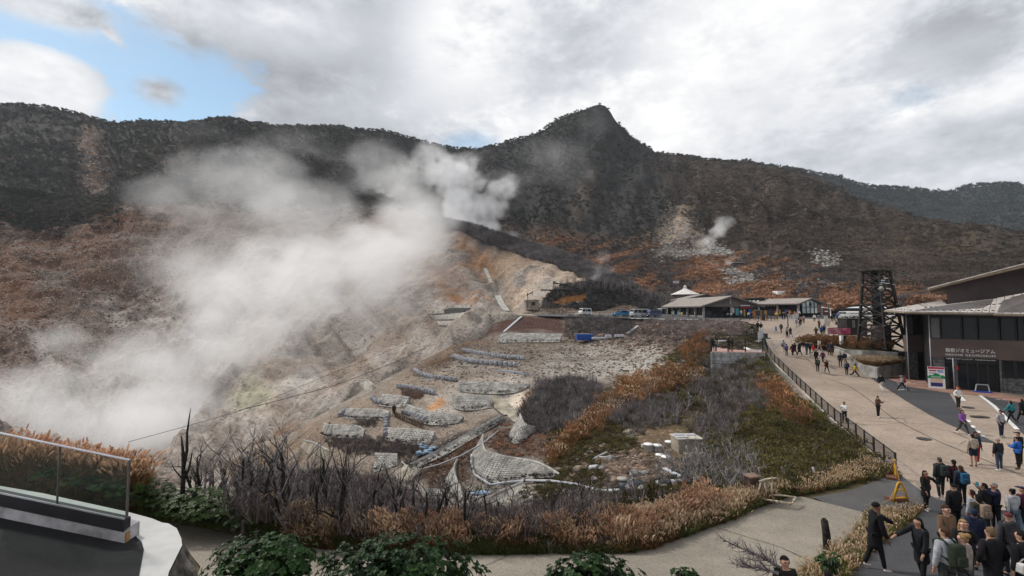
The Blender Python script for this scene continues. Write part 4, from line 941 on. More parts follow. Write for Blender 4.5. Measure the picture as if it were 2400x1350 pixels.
m_stall = {k: mat('stall_' + k,c,.7,.3,5) for k,c in dict(red=(.4,.03,.05),cream=(.5,.4,.25),blue=(.03,.12,.45),teal=(.1,.3,.32),white=(.6,.6,.6),amber=(.5,.28,.05),yellow=(.55,.55,.04),orange=(.45,.16,.04)).items()}
for s,w,z0,z1,k in [(10.2,2.6,.25,.62,'red'),(7.2,.5,-1.2,.4,'white'),(8.1,.7,-1.4,.3,'teal'),(9.0,.5,-1.5,-.2,'white'),(9.8,.35,-1.6,.0,'amber'),(11.0,.5,-1.7,.1,'blue'),(11.8,.6,-1.7,-.3,'orange'),(12.5,.5,-1.6,.0,'cream')]:
 part('display',m_stall[k],s1,lambda mb: mb.box(P1(s,.55,(z0 + z1) / 2),(w,.25,z1 - z0)))
part('shop_name',m_letter,s1,lambda mb: [mb.box(P1(8.9 + i * .36,-.1,.9),(.2,.03,.26)) for i in range(6)])
for s,t,w,h,k in [(.35,17.5,1.4,1.7,'teal'),(.35,21.5,.8,1.6,'white'),(.2,14.2,.9,1.2,'cream'),(.2,15.6,.6,1.25,'cream')]:
 part('display',m_stall[k],s1,lambda mb: mb.box(P1(s,t,zs + h / 2 + .1),(.3,w,h)))
pav = empty('garden_shed',P1(-1.0,24,zs),'grey open sided metal shed beside the dark blue van','shed')
part('wall',mat('shed_metal',(.36,.35,.36),.6,.1),pav,lambda mb: [mb.box(P1(-2.0,26,zs + 1.1),(.1,3.0,2.2)),mb.box(P1(-.8,24.5,zs + 1.1),(.1,3,2.2)),mb.box(P1(-1.4,27.4,zs + 1.1),(1.2,.1,2.2))]); part('roof',m_letter,pav,lambda mb: mb.box(P1(-1.4,25.6,zs + 2.26),(1.6,4.4,.12)))
s2,P2 = gable_shop('shop','smaller gabled souvenir shop with glazed end and colourful stalls along its side',(68.2,115),(-.31,.95),(.95,.31),7.4,26,-1.95,1.62,1.15,.7,glaze=True,posts=[(.1,.1),(7.3,.1),(.1,6),(.1,12)])
mbw = MB(); gz = [(1.0,-1.0),(6.0,-1.0),(6.0,1.55),(3.6,2.35),(1.0,1.6)]
mbw.add([P2(s,-.05,z) for s,z in gz],[list(range(5))]); mbw.build('gable_window',mat('bright_gable_glass',(.42,.50,.52),.15,.25,.5,spec=.6),s2)
part('mullion',m_frame,s2,lambda mb: [mb.bar(P2(s,-.12,-1.0),P2(s,-.12,z),.14) for s,z in ((1.0,1.6),(2.3,1.95),(3.6,2.3),(4.9,1.9),(6.0,1.55))] + [mb.bar(P2(1,-.12,z),P2(6,-.12,z),.12) for z in (.55,-.95)])
part('emblem',mat('black_oval',(.02,.02,.02),.5),s2,lambda mb: mb.lathe(P2(3.6,-.18,1.2),[(.02,-.45),(.25,-.35),(.34,0),(.25,.35),(.02,.45)],10,sy=.15))
part('dormer',m_frame,s2,lambda mb: mb.prism([(q.x,q.y) for q in (P2(1.7,13,0),P2(3.3,13,0),P2(3.3,22,0),P2(1.7,22,0))],1.9,3.0)); part('dormer_roof',m_roof_dk,s2,lambda mb: mb.prism([(q.x,q.y) for q in (P2(1.3,12.4,0),P2(3.7,12.4,0),P2(3.7,22.6,0),P2(1.3,22.6,0))],3.0,3.14))
part('dormer_light',mat('dormer_pane',(.5,.52,.52),.3,.1),s2,lambda mb: [mb.box(P2(1.64,13.6 + i * 1.35,2.25),(.3,.7,.35),math.atan2(.95,-.31) + 1.57) for i in range(6)])
random.seed(12)
for i in range(24):
 k = random.choice(list(m_stall)); t = .8 + i * .95; z0 = random.uniform(-1.9,-.9); h = random.uniform(.5,1.4)
 part('display',m_stall[k],s2,lambda mb: mb.box(P2(.3,t,z0 + h / 2),(.25,random.uniform(.4,.8),h),math.atan2(.95,-.31) - 1.57))
part('shop_name',mat('amber_sign',(.5,.38,.08),.6),s2,lambda mb: [mb.box(P2(-.1,6 + i * .9,1.0),(.05,.55,.4),math.atan2(.95,-.31) - 1.57) for i in range(14)])
s3,P3 = gable_shop('shop','grey roofed building half hidden behind the largest shop',(52,150),(.1,1),(1,-.1),16,20,-1,2.9,1.9,.9)
pv = at1(1606,690,172); pav2 = empty('pavilion',(pv.x,pv.y,-.5),'pavilion with a pale pyramid roof and small lantern behind the shops','pavilion')
part('roof',mat('pale_tent',(.58,.55,.52),.7,.06,1),pav2,lambda mb: mb.lathe(pv + Vector((0,0,.2)),[(5.4,-.3),(3.0,.75),(1.3,1.45),(.55,2.0),(.5,2.0)],8,False)); part('lantern',mat('pale_tent',(.58,.55,.52)),pav2,lambda mb: mb.lathe(pv + Vector((0,0,.2)),[(.55,2.0),(.55,2.7),(.62,2.7),(.3,3.0),(.02,3.1)],8,False)); part('wall',m_shopw,pav2,lambda mb: mb.lathe(Vector((pv.x,pv.y,-.5)),[(4.6,0),(4.6,pv.z + .4)],8,False))
random.seed(5)
# retaining walls of the terraces
m_block = mat('wall_block',(.35,.335,.31),.92,.2,1.2,bump=.01,isl=.14); m_core = mat('wall_mortar',(.25,.24,.225),.95,.2,2)
m_plainc = mat('plain_concrete',(.43,.40,.35),.9,.2,.8,bump=.01); m_tanc = mat('tan_concrete',(.31,.275,.215),.9,.22,.7)
def depth_mid(px,py,lay='mid'): return float(np.exp(LAY[lay].ev(np.array([[px,py]]) / 1000))[0])
WALLS = []; FEET = []; TOPS = []
def block_wall(label,st,bw=.42,bh=.30,proud=.32,lay='mid',m=None,blocks=True,coping=.10,name='retaining_wall',depth=None,cop_m=None):
 """masonry wall; st = list of (top px, top py, foot px, foot py)"""
 T = []; B = []
 for (a,b,c,d) in st:
  db = depth_mid(c,d,lay) - proud * .8; dt = depth_mid(a,b,lay) - proud
  dt = min(dt,db + 1.1 * (d - b) / F * db + .2)
  B.append(at1(c,d,db)); T.append(at1(a,b,dt))
 def cr(P,u):
  n = len(P) - 1; x = u * n; i = min(int(x),n - 1); t = x - i
  p0,p1,p2,p3 = P[max(i - 1,0)],P[i],P[i + 1],P[min(i + 2,n)]
  if n == 1: return P[0].lerp(P[1],u)
  return .5 * ((2 * p1) + (p2 - p0) * t + (2 * p0 - 5 * p1 + 4 * p2 - p3) * t * t + (3 * p1 - p0 - 3 * p2 + p3) * t ** 3)
 K = 60; tops = [cr(T,i / K) for i in range(K + 1)]; bots = [cr(B,i / K) for i in range(K + 1)]
 L = [0.0]
 for i in range(K): L.append(L[-1] + .5 * ((tops[i + 1] - tops[i]).length + (bots[i + 1] - bots[i]).length))
 def S_(s,v):
  s = min(max(s,0),L[-1]); i = min(int(np.searchsorted(L,s)),K); i = max(i,1); t = (s - L[i - 1]) / max(1e-6,L[i] - L[i - 1])
  return bots[i - 1].lerp(bots[i],t).lerp(tops[i - 1].lerp(tops[i],t),v)
 H = max((t - b).length for t,b in zip(T,B)); root = empty(name,B[0],label,'wall')
 def nrm(s,v):
  e = S_(s + .2,v) - S_(s - .2,v); g = S_(s,min(1,v + .1)) - S_(s,max(0,v - .1)); n = e.cross(g)
  if n.length < 1e-9: n = Vector((0,-1,.3))
  n.normalize(); return n if n.dot(-S_(s,v)) > 0 else -n
 core = MB(); nS = max(6,int(L[-1] / .8)); V = []
 for i in range(nS + 1):
  s = L[-1] * i / nS; a,b = S_(s,0) - Vector((0,0,.25)),S_(s,1); n = nrm(s,.5); V += [a,b,b - n * .55 + Vector((0,.0,0)),a - n * .55]
 core.add(V,[(4 * i + j,4 * i + 4 + j,4 * i + 4 + (j + 1) % 4,4 * i + (j + 1) % 4) for i in range(nS) for j in range(4)] + [(3,2,1,0),(4 * nS,4 * nS + 1,4 * nS + 2,4 * nS + 3)])
 core.build('wall_core',(m or m_plainc) if not blocks else m_core,root)
 if blocks:
  nr = max(2,int(round(H / bh))); mb = MB()
  for r in range(nr):
   v0,v1 = r / nr,(r + 1) / nr; s = -(bw / 2 if r % 2 else 0.0)
   while s < L[-1] - .05:
    s0,s1 = max(0,s) + .014,min(L[-1],s + bw) - .014; s += bw
    if s1 - s0 < .08: continue
    g = .04; q = [S_(s0,v0 + g * (v1 - v0)),S_(s1,v0 + g * (v1 - v0)),S_(s1,v1 - g * (v1 - v0)),S_(s0,v1 - g * (v1 - v0))]
    n = nrm((s0 + s1) / 2,(v0 + v1) / 2); c = sum(q,Vector()) / 4; h = random.uniform(.03,.075)
    o = [c + (p - c) * .86 + n * h for p in q]; q = [p + n * .004 for p in q]
    mb.add(q + o,[(4,5,6,7),(0,1,5,4),(1,2,6,5),(2,3,7,6),(3,0,4,7)])
  tag(mb.build('block',m or m_block,root),kind='stuff')
 if coping:
  mb = MB(); mb.tube([S_(L[-1] * i / nS,1.0) + Vector((0,.05,.04)) for i in range(nS + 1)],coping,4,True,False); mb.build('coping',cop_m or m_block,root)
 if lay == 'mid' and blocks:
  for i in range(int(L[-1] / .22)):
   s = random.uniform(0,L[-1]); n = nrm(s,.1); FEET.append(S_(s,0) + n * random.uniform(.12,.55) + Vector((0,0,random.uniform(-.02,.05)))); TOPS.append(S_(s,1) - n * random.uniform(.2,.9) + Vector((0,.2,.02)))
 WALLS.append(root); return root
W = block_wall
W('large curved grey block wall sweeping round at the foot of the terraces',[(1132,1019,1103,1068),(1131,1036,1108,1104),(1136,1054,1130,1123),(1146,1061,1166,1132),(1184,1071,1203,1130),(1249,1082,1248,1123),(1278,1093,1290,1119),(1312,1113,1314,1117)],.36,.30)
W('small curled block wall just left of the large curved wall',[(1072,1077,1043,1126),(1065,1092,1047,1140),(1067,1118,1057,1154),(1080,1147,1070,1172),(1085,1170,1077,1177)],.36,.28)
W('short rounded block wall beside the dark scrub above the large curved wall',[(1219,971,1193,1018),(1224,985,1199,1037),(1231,996,1214,1041),(1247,1001,1236,1027),(1257,1002,1255,1011)],.4,.3)
W('grey block wall with dark cracks just left of the tan concrete block',[(1058,928,1064,957),(1078,930,1082,962),(1110,930,1114,962),(1153,932,1156,955)],.42,.32)
W('long low block wall below the gravel slope, next to white mineral ground',[(1074,894,1076,918),(1110,896,1112,922),(1150,898,1150,924),(1200,899,1200,922),(1243,902,1226,914)],.45,.34)
W('short block wall behind the standing worker',[(890,925,880,950),(925,928,915,955),(960,932,948,955)],.42,.32)
W('sloping block wall directly right of the standing worker',[(953,949,945,973),(985,959,975,988),(1018,968,1010,997),(1055,973,1048,995),(1088,976,1072,992)],.42,.32)
W('pale block wall on the left terrace below the earth track',[(812,959,804,981),(850,960,848,983),(892,961,893,984),(913,967,908,989)],.42,.3)
W('leftmost pale block wall above the burnt trees',[(758,993,756,1018),(775,997,775,1024),(800,998,800,1027),(838,999,838,1028),(854,1010,850,1030)],.42,.3)
W('wide pale sloping block wall below the ground cover patch',[(907,1004,902,1032),(935,1006,930,1038),(965,1007,960,1043),(1020,1014,1008,1041)],.42,.32)
W('block wall panel partly hidden behind burnt trees',[(878,1064,876,1108),(905,1065,904,1100),(931,1066,932,1091)],.4,.3)
W('long straight block wall falling diagonally beside the dark channel',[(1177,973,1179,987),(1120,1005,1124,1020),(1060,1040,1066,1055),(1010,1067,1012,1082),(960,1092,958,1104)],.4,.26,coping=.2)
W('pale wall of the upper terrace left of the blue skip',[(1176,782,1165,803),(1240,782,1234,803),(1318,783,1311,802)],.55,.5,proud=.6)
W('low block wall partly hidden in the twigs beside the small curled wall',[(995,1148,990,1168),(1030,1150,1030,1172),(1056,1156,1050,1172)],.36,.26)
W('lowest block wall behind the dead trees near the bottom',[(965,1182,962,1203),(1010,1186,1010,1206),(1075,1190,1080,1206)],.34,.26)
W('smooth tan concrete wing wall behind burnt trunks on the left',[(709,1032,704,1056),(740,1040,742,1068),(765,1056,772,1084)],blocks=False,m=m_tanc)
W('tan concrete slab sloping down below the large curved wall',[(1226,1131,1240,1141),(1190,1146,1200,1164),(1150,1166,1168,1190),(1140,1182,1152,1198)],blocks=False,m=m_plainc,proud=.25)
W('concrete wing wall with a rubble edge on the left slope',[(832,898,846,906),(858,891,862,912),(872,903,872,917)],blocks=False,m=m_plainc)
for lab,st in [('stack of slope panels on the grey scree, topmost slab',[(1046,716,1050,722),(1102,714,1103,722)]),('second slope slab on the grey scree with an end of dark planks',[(998,725,1004,736),(1040,724,1042,734)]),('third slope slab on the grey scree, the longest',[(1008,740,1020,749),(1060,735,1062,748),(1104,731,1106,745)]),
  ('fourth slope slab on the grey scree',[(1024,753,1028,761),(1070,751,1072,762),(1112,750,1114,761)]),('fifth slope slab on the grey scree above the dark bank',[(1072,765,1078,774),(1108,763,1110,776),(1146,762,1132,774)]),('lowest small slope slab beside the dark bank',[(1079,783,1085,791),(1117,781,1114,790)])]:
 W(lab,st,.9,.55,proud=1.2,lay='valley',m=m_plainc,coping=.0)
W('dark plank fence panel lying on the grey scree',[(1040,725,1041,733),(1070,722,1071,731),(1102,721,1102,731)],3.0,.3,proud=1.5,lay='valley',m=mat('dark_plank',(.06,.058,.055),.9),coping=0)
def conc_block(label,pix,h,m=m_tanc,back=1.3,name='concrete_block'):
 P = [at1(a,b,depth_mid(a,b) - .5) for a,b in pix]; r = empty(name,P[0],label,'concrete block')
 mb = MB(); B = [p + Vector((.25,back,.2)) for p in P]; mb.add(P + B,[tuple(range(len(P))),tuple(reversed(range(len(P),2 * len(P))))] + [(i,len(P) + i,len(P) + (i + 1) % len(P),(i + 1) % len(P)) for i in range(len(P))]);
 o = mb.build('body',m,r); bm = bmesh.new(); bm.from_mesh(o.data); bmesh.ops.recalc_face_normals(bm,faces=bm.faces); bm.to_mesh(o.data); bm.free()
conc_block('tan concrete end block at the right end of the cracked block wall',[(1153,932),(1172,940),(1197,961),(1197,972),(1180,972),(1158,955)],1)
conc_block('tan concrete block standing between the channel and the rounded wall',[(1189,965),(1221,966),(1214,990),(1203,988),(1190,976)],1)
conc_block('broken tan concrete block by the burnt trees at the foot of the channel',[(936,1102),(950,1098),(982,1112),(972,1122),(950,1130),(940,1122)],1,back=.8)
def bag_mesh(seed):
 r = random.Random(seed); bm = bmesh.new(); bmesh.ops.create_cube(bm,size=1.0); bmesh.ops.subdivide_edges(bm,edges=bm.edges,cuts=2,use_grid_fill=True)
 for v in bm.verts:
  k = v.co.normalized() * .62; v.co = v.co.lerp(k,.55) + Vector((r.uniform(-.05,.05),r.uniform(-.05,.05),r.uniform(-.05,.05)))
 me = bpy.data.meshes.new('sandbag'); bm.to_mesh(me); bm.free(); me.polygons.foreach_set('use_smooth',[True] * len(me.polygons)); return me
m_bag = mat('grey_bag',(.30,.30,.325),.85,.25,2.2,bump=.03); BAGS = [bag_mesh(i) for i in range(4)]
for b in BAGS: b.materials.append(m_bag)
def bag_row(pts,n,size,label,group,tall=1.1):
 for i in range(n):
  t = i / (n - 1) * (len(pts) - 1); k = min(int(t),len(pts) - 2); u = t - k
  px = pts[k][0] * (1 - u) + pts[k + 1][0] * u; py = pts[k][1] * (1 - u) + pts[k + 1][1] * u
  p = at1(px,py,depth_mid(px,py) - .5); o = link_mesh('sandbag',BAGS[i % 4]); o.location = p + Vector((0,0,.2)); s = size * random.uniform(.9,1.1)
  o.scale = (s,s,s * tall); o.rotation_euler = (random.uniform(-.3,0),random.uniform(-.1,.1),random.uniform(-.25,.25)); tag(o,label,'sandbag',group)
bag_row([(1086,822),(1120,830),(1165,837),(1224,842)],24,.72,'large grey sandbag in the upper of the two long curved rows','upper row of sandbags')
bag_row([(1064,837),(1085,845),(1115,850),(1208,858)],26,.76,'large grey sandbag in the lower of the two long curved rows','lower row of sandbags')
bag_row([(972,869),(984,878),(1010,886),(1066,892)],20,.62,'grey sandbag in the row just below the earth track','sandbags below the earth track')
bag_row([(933,907),(960,910),(990,917),(1016,923)],14,.62,'grey sandbag in the row above the tuft of rust coloured grass','sandbags above the rust grass')
bag_row([(872,934),(880,941),(890,947)],6,.55,'grey sandbag at the left end of the wall behind the worker','sandbags beside the worker wall')
bag_row([(945,968),(965,975),(997,985)],8,.58,'grey sandbag leaning on the wall right of the worker','sandbags right of the worker')
bag_row([(797,975),(803,968),(812,962)],5,.55,'grey sandbag at the end of the left terrace wall','sandbags on the left terrace')
bag_row([(906,970),(905,985),(904,1000),(903,1020)],8,.5,'grey sandbag stacked down the end of the pale sloping wall','sandbags between the terraces')
m_wood = mat('weathered_wood',(.17,.125,.09),.9,.3,6); m_tarp = mat('blue_tarp',(.22,.31,.42),.6,.2,5)
def heap(name,label,pix,n,ln,rad,m,cat,spread=.5,up=.4):
 c = hit(*pix); r = empty(name,c,label,cat); mb = MB()
 for i in range(n):
  a = random.uniform(0,6.28); d = Vector((math.cos(a),math.sin(a) * .5,random.uniform(.0,up))).normalized() * ln * random.uniform(.5,1); p = c + Vector((random.uniform(-1,1) * spread,random.uniform(-.5,.5) * spread,random.uniform(.05,.35)))
  mb.tube([p - d / 2,p + d / 2],rad,4)
 tag(mb.build('stake',m,r),kind='stuff'); return r
def terrace_fence(label,pts,n):
 r = empty('stake_fence',at1(*pts[0],depth_mid(*pts[0]) - .4),label,'fence'); mb = MB()
 for i in range(n):
  u = i / (n - 1) * (len(pts) - 1); k = min(int(u),len(pts) - 2); u -= k; px = pts[k][0] * (1 - u) + pts[k + 1][0] * u; py = pts[k][1] * (1 - u) + pts[k + 1][1] * u
  p = at1(px,py,depth_mid(px,py) - .4); mb.bar(p + Vector((random.uniform(-.12,.12),0,-.1)),p + Vector((random.uniform(-.12,.12),0,.62)),.09);
 tag(mb.build('stake',m_wood,r),kind='stuff')
terrace_fence('row of short pale stakes below the worker',[(925,975),(945,985),(970,995),(993,1002)],40)
heap('brushwood_pile','fan of pale sticks on the terrace right of the stakes',(1042,1000),26,1.3,.035,mat('pale_stick',(.3,.28,.26),.9),'pile of sticks',.3,1.5)
for i,(a,b) in enumerate([(995,1052),(1010,1056),(1002,1064),(988,1066)]):
 c = hit(a,b); mb = MB();
 for k in range(6): mb.box(c + Vector((random.uniform(-.4,.4),random.uniform(-.3,.3),.1 + k * .05)),(.6,.35,.1),random.uniform(0,3));
 o = mb.build('tarp_scrap',m_tarp); tag(o,'crumpled pale blue tarpaulin scrap beside the channel','tarpaulin','blue tarpaulin scraps by the channel')
c = hit(1128,1158); o = MB().lathe(c + Vector((0,0,.05)),[(.9,0),(.8,.12),(.3,.2),(.02,.18)],9,True,1.3,.5).build('tarp_sheet',m_tarp); tag(o,'pale blue sheet lying in the hollow below the large curved wall','tarpaulin')
m_pvc = mat('pvc_pipe',(.42,.43,.46),.5,.1,2); m_black = mat('black_pipe',(.03,.035,.05),.5,.1,2)
def pipe(label,pix,rad,m,lift=.15,clamps=0,name='pipe'):
 P = []
 for i in range(len(pix) - 1):
  n = 4
  for k in range(n):
   u = k / n; a = pix[i][0] * (1 - u) + pix[i + 1][0] * u; b = pix[i][1] * (1 - u) + pix[i + 1][1] * u; P.append(at1(a,b,depth_mid(a,b) - .45 - lift))
 a,b = pix[-1]; P.append(at1(a,b,depth_mid(a,b) - .45 - lift))
 r = empty(name,P[0],label,'pipe'); MB().tube(P,rad,7).build('tube',m,r)
 if clamps:
  for i in range(clamps):
   q = P[int((i + .5) / clamps * (len(P) - 1))]; mb = MB(); mb.tube([q - Vector((rad * 1.6,0,0)),q + Vector((rad * 1.6,0,0))],rad * 1.35,7); mb.build('collar',m_black,r)
 return r
pipe('long white water pipe running round the foot of the large curved wall',[(1105,1066),(1104,1086),(1112,1112),(1150,1136),(1185,1131),(1232,1126),(1290,1127),(1350,1135),(1392,1147),(1414,1151),(1452,1150)],.10,m_pvc,.3,3)
pipe('thin white pipe following the foot of the diagonal wall',[(942,1082),(958,1099),(985,1100),(1030,1088),(1080,1068),(1130,1040),(1170,1008)],.06,m_pvc)
pipe('thick dark blue and black pipe with collars among the debris',[(1452,1145),(1478,1140),(1508,1136)],.2,m_black,.1,2)
pipe('thick pale pipe with a dark end beyond the black pipe',[(1538,1134),(1580,1131),(1640,1125)],.17,m_pvc,.2,2)
pipe('black pipe lying above the thick pale pipe',[(1540,1123),(1565,1118),(1590,1115)],.11,m_black)
pipe('pale pipe slanting down through the bare bushes',[(1556,1098),(1578,1109),(1598,1119)],.12,m_pvc)
pipe('white scrap pipe lying near the wells',[(1405,1071),(1430,1072),(1463,1070)],.07,m_pvc); pipe('bent grey scrap pipe near the boulders',[(1388,1078),(1405,1068),(1424,1060)],.08,m_pvc)
pipe('short fat grey drum pipe in the debris',[(1383,1097),(1402,1095)],.2,m_pvc); pipe('pale broken pipe beside the boulders',[(1375,1060),(1390,1062)],.16,m_pvc)
pipe('blue hose across the gravel below the sandbags',[(1165,869),(1200,871),(1240,878)],.09,m_tarp); pipe('thin white plank on the gravel near the hose',[(985,892),(1030,886),(1062,883)],.07,m_pvc)
pipe('white pipe lying on the gravel above the dark scrub',[(1355,905),(1366,909),(1378,911)],.1,m_pvc)
for a,b in [((1200,741),(1190,760)),]: pass
def line_on(label,pix,rad,m,lay,name='drain_chute',cat='drain',w=None):
 P = [at1(a,b,depth_mid(a,b,lay) - 1.2) for a,b in pix]; mb = MB()
 for p,q in zip(P[:-1],P[1:]): mb.bar(p,q,w or rad * 2,rad)
 tag(mb.build(name,m),label,cat)
line_on('upper grey concrete drain chute in the ochre gully',[(1137,630),(1152,664)],.5,m_block,'valley',w=1.5); line_on('lower grey concrete drain chute above the plateau edge',[(1166,694),(1176,714),(1187,730)],.5,m_block,'valley',w=2.0)
line_on('white handrail slanting across the dark red bank',[(1181,778),(1222,742)],.25,m_pvc,'mid','handrail','rail'); line_on('white handrail slanting across the bank by the blue skip',[(1469,783),(1495,764)],.25,m_pvc,'mid','handrail','rail')
r = empty('bank_steps',hit(1330,786),'narrow log steps climbing the dark bank beside the red soil','steps')
for i in range(14):
 py = 786 - i * 3.1; p = at1(1328 + i * .2,py,depth_mid(1328,py) - .5); MB().box(p,(1.3,.4,.14)).build('step',m_wood,r)
def skip(px,py,d,wpx,label):
 p = at1(px,py,d); w = wpx * d / F; r = empty('skip',p,label,'skip'); h = w * .33
 mb = MB(); mb.add([p + Vector(v) for v in [(-w / 2 + .1,-.8,0),(w / 2 - .1,-.8,0),(w / 2 - .1,.8,0),(-w / 2 + .1,.8,0),(-w / 2,-.95,h),(w / 2,-.95,h),(w / 2,.95,h),(-w / 2,.95,h)]],[(3,2,1,0),(0,1,5,4),(1,2,6,5),(2,3,7,6),(3,0,4,7),(4,5,6,7)]); mb.build('body',mat('skip_blue',(.015,.075,.33),.55,.15,2),r)
 part('rim',mat('skip_blue',(.015,.075,.33)),r,lambda q: [q.bar(p + Vector((-w / 2,s,h)),p + Vector((w / 2,s,h)),.12) for s in (-.95,.95)]); part('rib',mat('skip_blue',(.015,.075,.33)),r,lambda q: [q.bar(p + Vector((x * w,-.86,.05)),p + Vector((x * w,-.98,h)),.1) for x in (-.35,-.12,.12,.35)])
 part('cover',m_pvc,r,lambda q: q.bar(p + Vector((-w / 2 - .3,.9,h + .15)),p + Vector((w / 2 + .2,.9,h + .1)),.3,.08))
skip(1370,797,98.5,38,'bright blue skip parked on the terrace track')
for i,(a,b,w,h) in enumerate([(1402,795,30,5),(1426,793,14,9),(1452,790,22,6)]):
 p = at1(a,b,97); o = MB().box(p + Vector((0,0,h * .04)),(w * .085,.8,h * .08),0).build('white_crate',m_pvc,None,.05); tag(o,['long low white trough right of the blue skip','upright pale crate right of the white trough','low pale bag pile furthest from the blue skip'][i],'container')
q = hit(1616,1062); bx = empty('service_box',q,'pale concrete service box with metal lids among the bare bushes','box')
part('body',m_tanc,bx,lambda mb: mb.box(q + Vector((0,.6,.47)),(1.75,1.4,.95),.08),.03); part('slab',m_plainc,bx,lambda mb: mb.box(q + Vector((0,.6,.99)),(1.85,1.5,.08),.08))
for i,(x,y) in enumerate([(-.42,.95),(.42,.95),(-.45,.3)]): part('lid',m_pvc,bx,lambda mb: mb.box(q + Vector((x,y,1.06)),(.7,.42,.06),.08))
part('foot_slab',m_tanc,bx,lambda mb: mb.box(q + Vector((.2,-.5,.1)),(1.5,.5,.14),.1))
for i,(a,b,rr,h,lab) in enumerate([(1520,1057,.32,.45,'white round well cover, left one of the pair by the flat slab'),(1541,1056,.32,.35,'white round well cover, right one of the pair by the flat slab'),(1569,1049,.32,.4,'white round well cover beside the service box'),(1546,1069,.28,.06,'flat white disc lying on the ground below the wells'),(1561,1088,.3,.45,'white tub standing on a small slab'),(1459,1145,.3,.5,'pale round cap on a stub where the white pipe ends')]):
 p = hit(a,b); w_ = empty('well_cover',p,lab,'well cover'); MB().lathe(p,[(rr,-.1),(rr,h),(rr * 1.06,h),(rr * 1.06,h + .06),(.02,h + .08)],14).build('ring',m_letter if i < 5 else m_plainc,w_)
p = hit(1530,1050); tag(MB().box(p + Vector((0,.2,.1)),(1.55,.35,.22),.03).build('flat_slab',m_plainc,None,.02),'pale flat concrete slab behind the pair of well covers','slab')
m_boul = mat('boulder',(.20,.165,.125),.95,.35,3,bump=.05); m_boulg = mat('grey_boulder',(.24,.23,.22),.95,.3,3,bump=.05)
def rock_mesh(seed,m,sub=2):
 r = random.Random(seed); bm = bmesh.new(); bmesh.ops.create_icosphere(bm,subdivisions=sub,radius=1); sx,sy,sz = r.uniform(.8,1.2),r.uniform(.7,1.1),r.uniform(.55,.85)
 V = np.array([v.co for v in bm.verts]); n = fbm(V + seed * 7.7,.9,3,seed)
 for v,k in zip(bm.verts,n): v.co *= 1 + k * .9; v.co = Vector((v.co.x * sx,v.co.y * sy,v.co.z * sz))
 me = bpy.data.meshes.new('boulder'); bm.to_mesh(me); bm.free(); me.materials.append(m); return me
BOUL = [rock_mesh(i,m_boul) for i in range(3)] + [rock_mesh(10 + i,m_boulg) for i in range(3)]
for i,(a,b,s) in enumerate([(1475,1018,.5),(1480,1030,.42),(1486,1021,.35),(1489,1117,.45),(1480,1150,.4),(1484,1130,.28),(1308,1103,.3),(1288,1092,.32),(1357,1103,.4),(1415,1100,.35),(1432,1080,.4),(1394,1128,.3),(1164,1197,.3),(1225,1143,.25),(1355,1080,.22),(1512,1112,.28),(1505,1150,.3),(1340,1160,.25),(1440,1158,.3),(1556,1146,.25)]):
 p = hit(a,b); o = link_mesh('boulder',BOUL[i % 6]); o.location = p + Vector((0,0,s * .25)); o.scale = (s,s,s); o.rotation_euler = (0,0,i * 1.7); tag(o,'rough boulder lying in the stony debris around the pipes','boulder','boulders around the pipes')
# fences and railings
m_fence = mat('fence_black',(.016,.016,.017),.55,.1,3)
def railing(name,label,pts,h,spacing,rails,pw=.07,balusters=0.0,m=m_fence,foot=None,cat='fence'):
 r = empty(name,pts[0],label,cat); L = [0]
 for a,b in zip(pts[:-1],pts[1:]): L.append(L[-1] + (b - a).length)
 def Q(s):
  s = min(max(s,0),L[-1]); i = max(1,min(int(np.searchsorted(L,s)),len(L) - 1)); t = (s - L[i - 1]) / max(1e-6,L[i] - L[i - 1]); return pts[i - 1].lerp(pts[i],t)
 n = max(1,int(round(L[-1] / spacing))); U = Vector((0,0,1))
 me0 = None
 for i in range(n + 1):
  q = Q(L[-1] * i / n)
  if me0 is None: me0 = MB().box((0,0,h / 2 - .05),(pw,pw,h + .16)).mesh('post',m)
  o = link_mesh('post',me0,r); o.location = q - r.location
 for z in rails:
  mb = MB(); K = max(n,len(pts) * 2)
  for i in range(K): mb.bar(Q(L[-1] * i / K) + U * z,Q(L[-1] * (i + 1) / K) + U * z,.045,.05)
  mb.build('rail',m,r)
 if balusters:
  mb = MB(); k = int(L[-1] / balusters)
  for i in range(k): q = Q(L[-1] * (i + .5) / k); mb.bar(q + U * (rails[-1]),q + U * rails[0],.013)
  tag(mb.build('baluster',m,r),kind='stuff')
 if foot:
  mb = MB()
  for i in range(n * 2):
   a,b = Q(L[-1] * i / n / 2),Q(L[-1] * (i + 1) / n / 2); mb.bar(a - U * .12,b - U * .12,.28,.3)
  mb.build('kerb',foot,r)
 return r
fpts = [gp(p[0],p[1]) for p in FENCE_PX[1:-1]]
railing('fence','long black railing with upright bars along the lower edge of the tan road',fpts,1.02,1.95,[1.0,.12],.075,.17,foot=m_plainc)
railing('fence','thin black railing along the plateau edge in front of the shops',[gp(1262,740),gp(1400,743.5),gp(1540,747),gp(1650,749.5),gp(1735,751)],1.1,3.4,[1.05,.6],.07)
railing('fence','black railing beside the notice boards',[gp(1735,751),gp(1775,753),gp(1822,751)],1.15,2.0,[1.1,.75,.4],.09)
railing('fence','black railing round the upper viewing spot',[at1(1750,790,72),at1(1762,792,71),at1(1772,797,69)],1.1,1.0,[1.08,.7,.4],.08)
railing('handrail','pale sloping handrail beside the road where it reaches the plateau',[gp(1848,752),gp(1858,750),gp(1868,747)],1.1,1.6,[1.05,.7,.4],.1,m=m_pvc)
railing('handrail','pale handrail of the short stair at the viewing deck',[at1(1778,800,66),at1(1788,789,72)],1.2,1.2,[1.15,.8,.45],.09,m=m_pvc)
dk = gp(1700,826); DZ = float(at1(1700,825,62.5).z)
